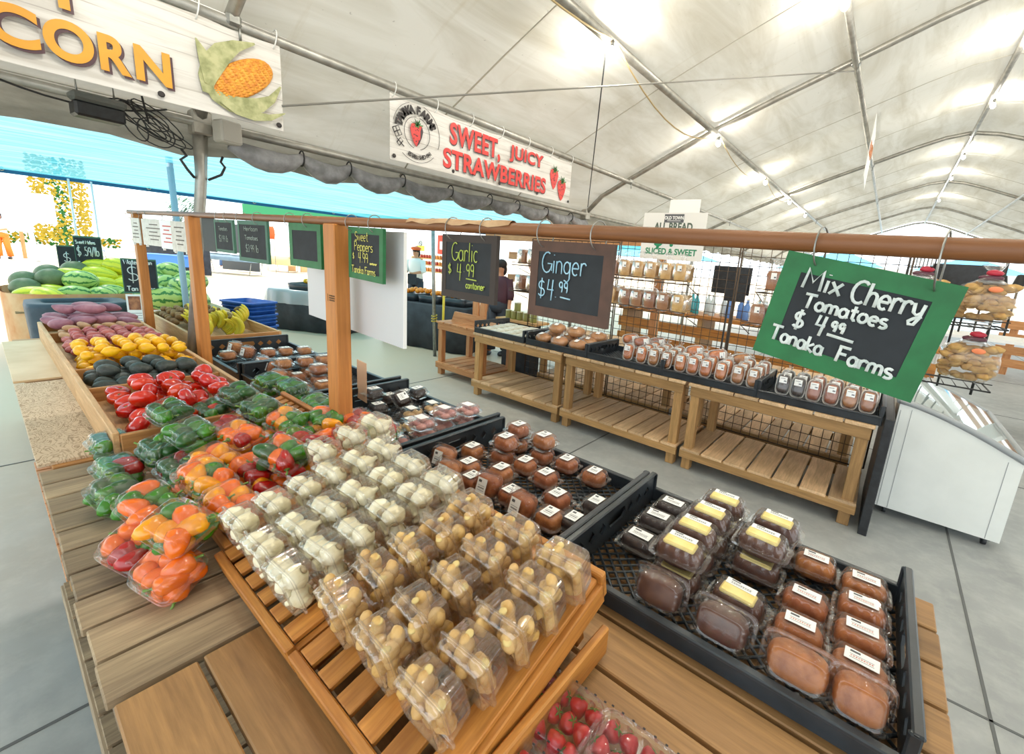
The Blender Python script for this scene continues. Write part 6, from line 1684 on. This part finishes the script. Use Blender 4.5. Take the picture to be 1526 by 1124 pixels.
M_ORA = mat('orange peel', hexc('f0951f'), .4, hexc('e88312'), 20, rnd=.06)
KOR = kinds('orange', M_ORA, lambda b, q: b.ell((0, 0, 0), (.045, .045, .042)), 1)
for k in range(24): KOR[0].put((c.x - .9 + .1 * (k % 12) + rz(.02), c.y + .1 + .16 * (k // 12) + .028 * (k % 12), .88 + R.uniform(0, .04)), any3(), 'ripe orange in the citrus trays behind the garlic sign', 'orange', 'oranges on the skirted table')
b = MB(); b.box((0, 0, 0), (.22, .01, .2)); tag(b.build('price_card', M_BOARD, None, aty(614, 416, c.y + .7), (0, 0, .2)), 'small dark price card above the citrus trays', 'sign')
# shelf of jars behind
cj = aty(632, 400, 7.4)
M_SHF = mat('pale shelf wood', hexc('c9a06a'), .6)
t = thing('jar_shelf', 'stepped wooden shelf of jars beyond the citrus table', 'shelf', (cj.x, 7.6, 0), (0, 0, .15))
for k in range(3):
    b = MB(); b.box((0, .12 * k, 1.02 + .17 * k), (1.3, .14, .03)); b.build('tier', M_SHF, t)
for q in (-1, 1):
    b = MB(); b.box((q * .62, .12, .7), (.04, .4, 1.4)); b.build('side', M_SHF, t)
M_JAR = [mat('jam jar red', hexc('b0402a'), .2), mat('jam jar amber', hexc('d07f2c'), .2)]; M_LIDW = mat('jar lid', hexc('e9e2d2'), .4)
def jar(m_):
    def f():
        t = thing('jam_jar', None, None); b = MB(); b.lathe([(.036, 0), (.04, .006), (.04, .075), (.03, .085)], 12); b.build('glass', m_, t); b = MB(); b.lathe([(.035, .085), (.035, .105), (.01, .106)], 12); b.build('lid', M_LIDW, t); return t
    return Kind(f)
KJ = [jar(m_) for m_ in M_JAR]
for k in range(3):
    for j in range(12): KJ[(j // 4 + k) % 2].put((cj.x - .56 + .1 * j - .018 * k, 7.6 + .12 * k + .016 * (j - 6), 1.036 + .17 * k), (0, 0, 0), 'jam jar on the stepped shelf beyond the citrus, %s tier' % ('bottom', 'middle', 'top')[k], 'jar', 'jam jars on the %s tier' % ('bottom', 'middle', 'top')[k])
b = MB(); b.box((0, 0, 0), (.34, .01, .52)); t = thing('red_banner', 'red and white banner beyond the citrus table', 'banner', aty(658, 365, 7.9)); b.build('sheet', mat('red banner cloth', hexc('d8482c'), .6), t)
b = MB(); b.box((0, -.007, -.02), (.14, .002, .22)); b.build('white_mark', M_WHITE, t); b = MB(); b.tube([(0, .01, .26), (0, .01, 2.1 - t.location.z)], .004, 5); b.build('cord', M_CORD, t)
b = MB(); b.box((0, 0, 0), (.36, .01, .30)); t = thing('notice_sign', 'yellow and white notice with a crossed circle hanging beyond the panel', 'sign', aty(627, 366, 7.2)); b.build('sheet', M_PAPER, t)
b = MB(); b.box((0, -.006, -.07), (.33, .002, .13)); b.build('yellow_band', mat('yellow band', hexc('f0dc4a'), .6), t)
b = MB(); b.tube([(.06 * math.cos(a), -.008, .05 + .06 * math.sin(a)) for a in [2 * PI * k / 16 for k in range(16)]], .006, 5, closed=True); b.tube([(-.04, -.008, .09), (.04, -.008, .01)], .006, 5); b.build('crossed_circle', M_INK, t)
for q in (-.1, .1):
    b = MB(); b.tube([(q, 0, .15), (q, 0, 2.1 - t.location.z)], .003, 4); b.build('cord', M_CORD, t)
# galvanised pole with yellow ties
p0 = at(648, 531, 0); t = thing('galvanised_pole', 'galvanised tent pole with yellow ties beside the garlic sign', 'pole', (p0.x, p0.y, 0))
b = MB(); b.tube([(0, 0, 0), (.02, -.06, 1.05), (.04, -.11, 2.05)], .026, 10); b.build('pole', M_STEEL, t)
b = MB()
for z in (.56, .6, .64): b.tube([(.008 + .04 * math.cos(a), -.03 + .04 * math.sin(a), z + .01 * math.sin(a)) for a in [2 * PI * k / 12 for k in range(12)]], .007, 5, closed=True)
b.build('yellow_tie', mat('yellow strap', hexc('cdb33a'), .6), t)
b = MB(); b.tube([(.14, .03, 0), (.15, .03, 1.25)], .018, 8); tag(b.build('yellow_pole', mat('yellow paint', hexc('d9c23a'), .5), None, (p0.x, p0.y, 0)), 'yellow painted stake tied beside the galvanised pole', 'pole')
# blue cloth tables and things outdoors
def folding_table(label, c, w_, d_, yaw, m_, drop=.18):
    t = thing('folding_table', label, 'table', c, (0, 0, yaw))
    b = MB(); b.box((0, 0, .73), (w_, d_, .03), bev=.004); b.build('tabletop', m_, t)
    b = MB(); b.loft([rr(w_ + .04, d_ + .04, .73 - drop, 32, 10), rr(w_ + .02, d_ + .02, .748, 32, 10)], cap0=False); b.build('cloth', m_, t)
    for q in (-1, 1):
        b = MB(); b.tube([(q * w_ * .40, -d_ * .35, .71), (q * w_ * .36, -d_ * .4, .02), (q * w_ * .36, d_ * .4, .02), (q * w_ * .40, d_ * .35, .71)], .014, 6); b.build('leg', M_STEEL, t)
    return t
M_BLUEC = mat('bright blue cloth', hexc('3f73c4'), .7)
M_NAT = mat('natural cloth', hexc('d9c08f'), .8)
c = at(345, 408, 0); folding_table('long folding table under a slate blue cloth across the way', c, 3.0, .8, .55, M_DBLUE)
for k, (dx, dy, s_) in enumerate(((-.9, -.3, (.3, .2, .05)), (-.4, -.1, (.35, .22, .07)), (.3, .2, (.4, .25, .06)))):
    b = MB(); b.ell((0, 0, s_[2]), s_, None, 12, 7, 3, .2, 2, k); tag(b.build('white_bag', M_WHITE, None, (c.x + dx, c.y + dy, .75)), ('crumpled white bag on the slate blue table, left end', 'crumpled white bag on the slate blue table, middle', 'crumpled white bag on the slate blue table, right end')[k], 'bag')
c2 = at(422, 405, 0); folding_table('folding table with natural cloth right of the slate blue table', c2, 1.5, .8, .5, M_NAT, .4)
for k in range(4):
    b = MB(); b.loft([rr(.5, .34, 0, 20, 8), rr(.54, .38, .1, 20, 8), rr(.5, .34, .1, 20, 8), rr(.48, .32, .02, 20, 8)]); tag(b.build('red_crate', mat('red crate plastic', hexc('a8332f'), .5), None, (c2.x - .5, c2.y + .9, .76 + .1 * k), (0, 0, .5)), 'red plastic crate on the far stall, %s' % ('lowest of the stack', 'second of the stack', 'third of the stack', 'topmost of the stack')[k], 'crate', 'red crates on the far stall')
t = thing('stall_bench', 'low stand under the red crates on the far stall', 'bench', (c2.x - .5, c2.y + .9, 0), (0, 0, .5)); b = MB(); b.box((0, 0, .74), (.8, .6, .04)); b.build('top', M_SHF, t)
for sx in (-1, 1):
    b = MB(); b.box((sx * .35, 0, .36), (.05, .5, .72)); b.build('leg', M_SHF, t)
c3 = at(255, 412, 0); folding_table('folding table under a bright blue cloth behind the far post', c3, 1.6, .7, .75, M_BLUEC, .35)
b = MB(); b.box((0, 0, .95), (2.2, .05, 1.9), bev=.01); t = thing('black_curtain', 'black curtain screen behind the blue cloth table', 'curtain', (c3.x - 1.2, c3.y + .4, 0), (0, 0, 1.0)); b.build('drape', M_BSKIRT, t)
b = MB(); b.box((0, 0, 1.9), (2.4, .06, .05)); b.build('top_bar', M_STEEL, t)
b = MB(); b.box((0, 0, 1.05), (1.8, .05, 2.0), bev=.01); tag(b.build('dark_screen', mat('dark grey screen', hexc('4c5052'), .8), None, (c.x - 1.4, c.y + .8, 0), (0, 0, .55)), 'dark grey screen standing behind the tall tomato signs', 'screen')
t = thing('green_awning', 'green canvas awning strip on posts above the far stalls', 'awning', (c.x - 2.0, c.y + 5.2, 0), (0, 0, .7)); b = MB(); b.box((0, 0, 2.95), (9, .04, .5)); b.build('sheet', mat('green canvas', hexc('2f8a5c'), .7), t)
for x in (-4.4, 0, 4.4):
    b = MB(); b.tube([(x, .06, 0), (x, .06, 3.2)], .035, 7); b.build('post', M_PALE, t)
# lawn chair, pavilion leg, sign post
M_LAWN = mat('blue lawn chair cloth', hexc('6f86d9'), .7)
p = at(142, 356, 0); p = Vector((-29., 3.35, 0))
t = thing('camp_chair', 'blue folding camp chair on the bright ground outside', 'chair', p, (0, 0, 1.9))
b = MB(); b.box((0, .25, .75), (.55, .03, .55), RX(-.15)); b.build('backrest', M_LAWN, t); b = MB(); b.box((0, 0, .42), (.55, .5, .03)); b.build('seat', M_LAWN, t)
for sx in (-1, 1):
    for sy in (-1, 1):
        b = MB(); b.tube([(sx * .28, sy * .25, 0), (sx * .26, sy * .2, .45), (sx * .28, .24, .98 if sy > 0 else .6)], .015, 6); b.build('leg', M_STEEL, t)
p = at(57, 390, 0)
t = thing('sign_post', 'pale sign on a wooden post standing in the sun outside', 'sign', p, (0, 0, 1.45))
b = MB(); b.box((0, 0, 2.0), (1.3, .05, 1.1)); b.build('panel', mat('cream panel', hexc('efe9cf'), .7), t); b = MB(); b.tube([(0, .05, 0), (-.1, .05, 1.6)], .07, 8); b.build('post', M_PALE, t)
b = MB(); b.box((-.3, 0, .6), (.1, .1, 1.0)); b.build('stake', W_TAN_Z, t)
p = at(192, 375, 0)
t = thing('pavilion_leg', 'white gathered drape around a pavilion leg outside', 'drape', p)
b = MB(); b.lathe([(.32, 0), (.25, .5), (.15, 1.2), (.3, 2.0), (.45, 2.4)], 20, None, 5, .12); b.build('drape', mat('white drape', hexc('d9dbe6'), .8), t); b = MB(); b.box((0, .0, 2.5), (2.2, .1, .25)); b.build('crossbar', M_STEEL, t)
# flowering climber and low leafy bed outside
M_FLW = mat('yellow flowers', hexc('a8901c'), .7); M_LGR = mat('bright leaves', hexc('1f6a2a'), .7)
p = Vector((-34., 3.0, 0))
t = thing('flowering_climber', 'tall column of yellow flowers and green leaves outside', 'plant', p); q = random.Random(2)
b = MB()
for k in range(1500):
    h_ = q.uniform(.6, 4.6); r_ = .95; x, y = q.uniform(-r_, r_), q.uniform(-r_, r_); s_ = q.uniform(.04, .09); b.mi = 1 if abs(x - .1) + abs(y) < .5 else 0
    b.add([(x, y - s_, h_), (x + q.uniform(-.05, .05), y, h_ + s_), (x, y + s_, h_), (x + q.uniform(-.05, .05), y, h_ - s_)], [(0, 1, 2, 3)])
b.build('foliage', [M_FLW, M_LGR], t); b = MB(); b.tube([(0, 0, 0), (0, 0, 2.2)], .05, 6); b.build('stem', M_LGR, t)
b = MB()
for k in range(700):
    x, y, s_ = q.uniform(-6, 6), q.uniform(-.8, .8), q.uniform(.05, .12); h_ = q.uniform(.05, .7); b.mi = q.randrange(2)
    b.add([(x - s_, y, h_), (x, y - s_, h_ + s_), (x + s_, y, h_), (x, y + s_, h_ - s_)], [(0, 1, 2, 3)])
tag(b.build('low_foliage', [M_LGR, M_FLW], None, (-44, 3.2, 0), (0, 0, 1.5)), 'band of low leafy plants on the bright ground outside', 'plants', None, 'stuff')
# tall tree crown far outside
t = thing('round_tree', 'small round dark green tree beyond the outside ground', 'tree', (-40., 9.2, 0)); b = MB(); b.tube([(0, 0, 0), (0, 0, 2.2)], .12, 7); b.build('trunk', W_TAN_Z, t)
b = MB()
for k in range(500):
    d = Vector((q.gauss(0, 1), q.gauss(0, 1), q.gauss(0, 1))).normalized() * q.uniform(.6, 1.05); s_ = .12
    c_ = d + Vector((0, 0, 3.0)); b.add([c_ + Vector((-s_, 0, 0)), c_ + Vector((0, s_, s_)), c_ + Vector((s_, 0, 0)), c_ + Vector((0, -s_, -s_))], [(0, 1, 2, 3)])
b.build('crown', mat('dark leaves', hexc('3f7a4f'), .8), t)

# ------------------------------------------------------------------ things seen beyond the bread
stall = t = thing('market_stall', 'orange wooden stall frame behind the garlic and ginger signs', 'frame', (-4.6, 5.4, 0), (0, 0, -.1))
b = MB(); b.box((.6, 0, 1.93), (3.6, .08, .14), tone=.5); b.build('beam', W_RED_X, t)
for x in (-1.1, 2.3):
    b = MB(); b.box((x, 0, .95), (.09, .09, 1.9), tone=.5); b.build('post', W_RED_Z, t)
for z in (1.25, 1.62):
    b = MB(); b.box((.5, .15, z), (2.2, .3, .12), tone=.4); b.build('shelf_board', W_RED_X, t)
M_TIN = mat('olive tin', hexc('8a8a4a'), .4); M_TLID = mat('tin lid', hexc('c9c6a8'), .4, metal=.5)
def tin():
    t = thing('olive_tin', None, None); b = MB(); b.lathe([(.044, 0), (.045, .01), (.045, .095), (.044, .1)], 14); b.build('can', M_TIN, t); b = MB(); b.lathe([(.046, .1), (.046, .112), (.004, .112)], 14); b.build('lid', M_TLID, t); return t
KT = Kind(tin)
sb = thing('small_shelf', 'small dark stand holding the olive tins behind the left bread tray', 'shelf', (-3.83, 4.35, 0)); b = MB(); b.box((0, 0, .77), (.7, .3, .03)); b.build('board', M_SHF, sb); b = MB(); b.box((0, 0, .38), (.5, .2, .75)); b.build('base', M_BSKIRT, sb)
for k, (x, z, l) in enumerate(((-.20, 0, 'left'), (-.1, 0, 'second'), (0, 0, 'third'), (.12, 0, 'fourth'), (.24, 0, 'right'), (-.05, .113, 'upper'))): KT.put((-3.83 + x, 4.3, .786 + z), (0, 0, 0), 'olive green tin behind the white packages, %s one' % l, 'tin', 'olive tins')
# fruit bags rack behind garlic
for k, (x, y, c1_) in enumerate(((762, 398, 'c4402e'), (770, 400, 'd9622c'), (757, 402, '7b2f3a'))):
    b = MB(); b.ell((0, 0, .0), (.16, .1, .19), None, 14, 9, 2.5, .12, 3, k); tag(b.build('fruit_bag', mat('fruit bag %d' % k, hexc(c1_), .4, hexc('e8d9c4'), 14), None, stall.matrix_basis @ Vector((-.05 + .36 * k, .15, 1.52))), 'red and orange net bag of fruit behind the garlic sign, %s' % ('left', 'middle', 'right')[k], 'bag', 'fruit bags behind the garlic sign')
# black boards, bottles and a counter beyond the grid
t = thing('back_counter', 'wooden counter of bottles seen through the wire grid', 'counter', (-1.5, 6.9, 0))
b = MB(); b.box((0, 0, .92), (4.2, .7, .06), tone=.5); b.build('worktop', W_ORG_X, t)
for z in (.18, .42, .68):
    b = MB(); b.box((0, -.3, z), (4.2, .03, .16), tone=R.random()); b.build('slat', W_ORG_X, t)
for x in (-2.0, -.7, .7, 2.0):
    b = MB(); b.box((x, 0, .45), (.09, .6, .9), tone=.5); b.build('leg', W_TAN_Z, t)
M_BOT = [mat('teal bottle', hexc('3f9aa6'), .2), mat('pale bottle', hexc('c9d3d6'), .2), mat('blue bottle', hexc('5f86c4'), .2)]
def bottle(m_):
    def f():
        t = thing('bottle', None, None); b = MB(); b.lathe([(.045, 0), (.048, .01), (.048, .19), (.02, .25), (.018, .29)], 12); b.build('body', m_, t); b = MB(); b.lathe([(.02, .29), (.02, .32), (.004, .322)], 10); b.build('cap', M_WHITE, t); return t
    return Kind(f)
KB = [bottle(m_) for m_ in M_BOT]
for k in range(26): KB[(k // 3) % 3].put((-2.6 + .125 * k, 6.75 + .16 * (k % 2), .951), (0, 0, 0), '%s bottle on the back counter seen through the grid' % ('teal', 'pale', 'blue')[(k // 3) % 3], 'bottle', '%s bottles on the back counter' % ('teal', 'pale', 'blue')[(k // 3) % 3])
for (x, y, w_, h_, l) in ((1090, 418, .38, .28, 'larger'), (1100, 436, .2, .18, 'smaller')):
    c = aty(x, y, 4.7); b = MB(); b.box((0, 0, 0), (w_, .012, h_)); t = thing('black_board', '%s blank black board on a stand behind the wire grid' % l, 'board', (c.x, 4.7 + (0 if l == 'larger' else -.1), c.z)); b.build('panel', M_BLACK, t); b = MB(); b.tube([(0, .012, -h_ / 2), (0, .012, -c.z)], .01, 6); b.build('stem', M_WIRE, t)
# second row of tables behind the grid
slat_table('slatted_table', 'wooden table behind the wire grids, seen through them', -3.4, -1.6, 4.2, 4.85, 10, 'y', (W_TAN_Y, W_TAN_Y), (W_TAN_X, W_TAN_Z), .17, z=.72)
slat_table('slatted_table', 'wooden table behind the wire grid of the green sign', -1.55, .0, 4.2, 4.85, 9, 'y', (W_TAN_Y, W_TAN_Y), (W_TAN_X, W_TAN_Z), .17, z=.72)
# pale blue market tents far off
M_BT = cloth('pale blue canopy', hexc('7cc4e6'), .45)
for k, (x, y, z, w_, l) in enumerate(((-2.6, 31, 2.2, 6, 'pale blue canopy far off behind the bread sign'), (3.5, 36, 2.4, 7, 'pale blue canopy far off behind the green sign'), (-13., 27, 2.3, 8, 'pale blue canopy far off behind the garlic sign'))):
    t = thing('blue_canopy', l, 'canopy', (x, y, 0)); b = MB(); b.add([(-w_ / 2, -2, z), (w_ / 2, -2, z), (w_ / 2, 2, z), (-w_ / 2, 2, z), (0, 0, z + 1.3)], [(0, 1, 4), (1, 2, 4), (2, 3, 4), (3, 0, 4)]); b.build('top', M_BT, t)
    for sx in (-1, 1):
        for sy in (-1, 1): b = MB(); b.tube([(sx * w_ / 2, sy * 2, 0), (sx * w_ / 2, sy * 2, z)], .04, 6); b.build('leg', M_STEEL, t)
# right edge: orange slatted crates, white drapes, stake lamps
c = at(1490, 545, 0)
t = thing('slatted_stand', 'orange slatted wooden stand in bright light beyond the snack bags', 'stand', (3.6, 12.2, 0), (0, 0, -.3))
for k in range(4):
    b = MB(); b.box((0, 0, .25 + .26 * k), (3.4, .05, .17), tone=R.random()); b.build('slat', W_RED_X, t)
for x in (-1.5, -.5, .6, 1.5):
    b = MB(); b.box((x, .05, .55), (.12, .08, 1.1), tone=.4); b.build('post', W_RED_Z, t)
def stake_lamp():
    t = thing('stake_lamp', None, None); b = MB(); b.tube([(0, 0, 0), (0, 0, .6)], .012, 6); b.build('stake', M_WIRE, t); b = MB(); b.lathe([(.055, .58), (.055, .6), (.035, .70), (.012, .71)], 12); b.build('shade', M_WIRE, t); return t
KS = Kind(stake_lamp)
for k, x in enumerate((1447, 1468, 1487, 1510)):
    p = aty(x, 424, 7.5); KS.put((p.x, 7.5 - .1 * k, p.z - .6), (0, 0, 0), 'small dark stake lamp on the shelf at the picture edge, %s from the left' % ORD[k], 'lamp', 'stake lamps')
pz = aty(1447, 424, 7.5).z - .6
px0 = aty(1447, 424, 7.5).x; px1 = aty(1510, 424, 7.5).x
t = thing('lamp_shelf', 'white table carrying the stake lamps at the picture edge', 'table', ((px0 + px1) / 2 + .2, 7.4, 0)); b = MB(); b.box((0, 0, pz - .02), (px1 - px0 + 1.0, .8, .035)); b.build('tabletop', M_WHITE, t)
for q in (-1, 1):
    b = MB(); b.box((q * (px1 - px0 + .7) / 2, 0, (pz - .04) / 2), (.05, .6, pz - .04)); b.build('leg', M_WHITE, t)
M_DRAPE = cloth('white side drape', hexc('ecebe6'), .4)
for k, (xa, ya, xb, yb, l) in enumerate(((-4.1, 25.1, 5.5, 25.1, 'wall_back'),)):
    b = MB(); N = 60; vs = []
    for i in range(N + 1):
        q_ = i / N; wv = .05 * math.sin(i * 1.3)
        for z in ((1.9 if l == 'wall_back' else .02), 2.4): vs.append((xa + (xb - xa) * q_ + (wv if xa == xb else 0), ya + (yb - ya) * q_ + (wv if ya == yb else 0), z))
    b.add(vs, [(2 * i, 2 * i + 2, 2 * i + 3, 2 * i + 1) for i in range(N)], smooth=True); struct(l, b, M_DRAPE)

# ------------------------------------------------------------------ people across the way
SKIN = mat('skin', hexc('c98f6b'), .55); HAIR = mat('dark hair', hexc('2a211d'), .7)
def person(label, loc, yaw, top_m, leg_m, arm='rest', hat=None, h_=1.7, apron=None, shoe=None):
    t = thing('person', label, 'person', loc, (0, 0, yaw))
    k = h_ / 1.72
    V = {}; verts = []; edges = []; rad = []
    def v(n, p, r, par=None):
        V[n] = len(verts); verts.append(Vector(p) * k); rad.append(r * k)
        if par: edges.append((V[par], V[n]))
    v('pel', (0, 0, .95), .13); v('waist', (0, 0, 1.10), .115, 'pel'); v('chest', (0, -.01, 1.30), .14, 'waist'); v('neck0', (0, 0, 1.45), .07, 'chest'); v('neck1', (0, -.005, 1.53), .05, 'neck0'); v('head', (0, -.02, 1.60), .085, 'neck1'); v('head2', (0, -.01, 1.66), .075, 'head')
    for s_, n in ((1, 'l'), (-1, 'r')):
        v('sh' + n, (.17 * s_, 0, 1.41), .06, 'chest')
        if arm == 'rest': e, h = (.23 * s_, .01, 1.14), (.24 * s_, -.05, .90)
        elif arm == 'front': e, h = (.24 * s_, -.04, 1.16), (.12 * s_, -.26, 1.12)
        else: e, h = (.24 * s_, .0, 1.16), (.16 * s_, -.16, 1.30 if s_ > 0 else .98)
        v('el' + n, e, .045, 'sh' + n); v('wr' + n, h, .03, 'el' + n)
        d = (Vector(h) - Vector(e)).normalized(); a = d.cross(Vector((0, 1, .2))).normalized()
        pm = Vector(h) + d * .06; v('pa' + n, pm, .026, 'wr' + n)
        for j in range(4):
            q0 = pm + a * (.022 * (j - 1.5) / 1.0) * .8 + d * .03; v('fa%d' % j + n, q0, .009, 'pa' + n); v('fb%d' % j + n, q0 + d * (.045 - .006 * abs(j - 1.3)) + Vector((0, -.012, -.004)), .007, 'fa%d' % j + n)
        v('th' + n, Vector(h) + d * .045 + a * .04, .009, 'wr' + n)
        v('hip' + n, (.09 * s_, 0, .90), .095, 'pel'); v('kn' + n, (.10 * s_, -.02 + .05 * s_, .49), .06, 'hip' + n); v('an' + n, (.11 * s_, .02 + .10 * s_, .09), .04, 'kn' + n); v('ft' + n, (.12 * s_, -.12 + .10 * s_, .04), .038, 'an' + n)
    me = bpy.data.meshes.new('body'); me.from_pydata(verts, edges, []); o = obj('body', me, t); me.materials.append(SKIN)
    m = o.modifiers.new('skin', 'SKIN'); sv = me.skin_vertices[0].data
    for i, r_ in enumerate(rad): sv[i].radius = (r_, r_ * (.8 if i in (0, 1, 2) else 1))
    sv[0].use_root = True
    s2 = o.modifiers.new('sub', 'SUBSURF'); s2.levels = 1; s2.render_levels = 1
    def P(n): return verts[V[n]]
    b = MB(); b.loft([[(math.cos(a) * rx, math.sin(a) * ry, z * k) for a in [2 * PI * i / 18 for i in range(18)]] for rx, ry, z in ((.175, .13, .93), (.165, .12, 1.1), (.2, .13, 1.3), (.19, .12, 1.41), (.09, .08, 1.475))])
    for n in 'lr': b.tube([P('sh' + n) + Vector((0, 0, .01)), P('el' + n), P('el' + n).lerp(P('wr' + n), .35)], [.075, .06, .055], 10)
    b.build('shirt', top_m, t)
    b = MB(); b.loft([[(math.cos(a) * rx, math.sin(a) * ry, z * k) for a in [2 * PI * i / 18 for i in range(18)]] for rx, ry, z in ((.16, .125, .82), (.18, .135, .90), (.168, .125, 1.02))])
    for n in 'lr': b.tube([P('hip' + n) + Vector((0, 0, .0)), P('kn' + n), P('an' + n) + Vector((0, 0, .02))], [.105, .085, .09], 12)
    b.build('trousers', leg_m, t)
    b = MB(); hp = P('head2'); b.ell(hp + Vector((0, .02, .02)), (.088, .10, .085), None, 16, 10); b.ell(hp + Vector((0, .075, -.06)), (.07, .05, .10), None, 12, 8); b.build('hair', HAIR, t)
    b = MB(); b.ell(P('head') + Vector((0, -.095, .005)), (.014, .02, .02), None, 8, 6); b.build('nose', SKIN, t)
    b = MB()
    for s_ in (-1, 1): b.ell(P('head') + Vector((.032 * s_, -.083, .03)), (.012, .006, .007), None, 8, 5)
    b.build('eye', HAIR, t)
    b = MB(); b.ell(P('head') + Vector((0, -.082, -.035)), (.022, .006, .006), None, 8, 5); b.build('mouth', mat('lips', hexc('a3584c'), .6), t)
    for n in 'lr':
        b = MB(); b.ell(P('ft' + n) + Vector((0, .03, .0)), (.05, .13, .045), None, 12, 7, 2.6); b.build('shoe', shoe or M_BLACK, t)
    if apron: b = MB(); b.loft([[(math.cos(a) * .185, math.sin(a) * .14 - .005, z * k) for a in [-PI * .95 + PI * .9 * i / 10 for i in range(11)]] for z in (.6, .95, 1.25)], cap0=False, cap1=False); b.build('apron', apron, t)
    if hat: b = MB(); b.ell(hp + Vector((0, 0, .05)), (.12, .13, .05), None, 14, 7); b.build('headband', hat, t)
    return t
M_ORT = mat('orange trousers', hexc('e87f2c'), .7); M_WSH = mat('white shirt', hexc('e9e6e0'), .7); M_MAR = mat('maroon shirt', hexc('4a2630'), .7); M_JEAN = mat('blue jeans', hexc('3f5f8f'), .7); M_DK = mat('dark trousers', hexc('2f2f36'), .7)
person('person in orange trousers and pale top walking on the bright ground outside', (-27.5, .75, 0), 1.2, M_WSH, M_ORT, 'front')
pc = aty(620, 395, 6.3); person('person in white shirt with orange headband behind the citrus table', (pc.x, 6.3, 0), .4, M_WSH, M_DK, 'front', mat('orange band', hexc('e8662c'), .6), 1.62)
pc = aty(750, 430, 5.0); person('person in maroon shirt standing behind the garlic sign', (pc.x - .12, 5.05, 0), .2, M_MAR, M_DK, 'rest', None, 1.5)
pc = at(322, 400, 0); person('person in blue jeans standing behind the slate blue table', (pc.x - .5, pc.y + .5, 0), .5, M_DK, M_JEAN, 'front', None, 1.68, None, M_WHITE)
t = thing('orange_vest', 'bright orange vest hanging above the red crates', 'vest', aty(404, 346, 8.2) , (0, 0, .4))
b = MB(); b.loft([[(math.cos(a) * rx, math.sin(a) * .08, z) for a in [2 * PI * i / 16 for i in range(16)]] for rx, z in ((.16, -.3), (.2, -.1), (.17, .12), (.09, .25))]); b.build('vest', mat('hi vis orange', hexc('ee5a22'), .6), t); b = MB(); b.tube([(0, 0, .25), (0, 0, .34), (.03, 0, .37)], .006, 5); b.tube([(.03, 0, .37), (.03, .1, .40), (.03, .12, -1.95)], .012, 5); b.build('hanger_stand', M_STEEL, t)
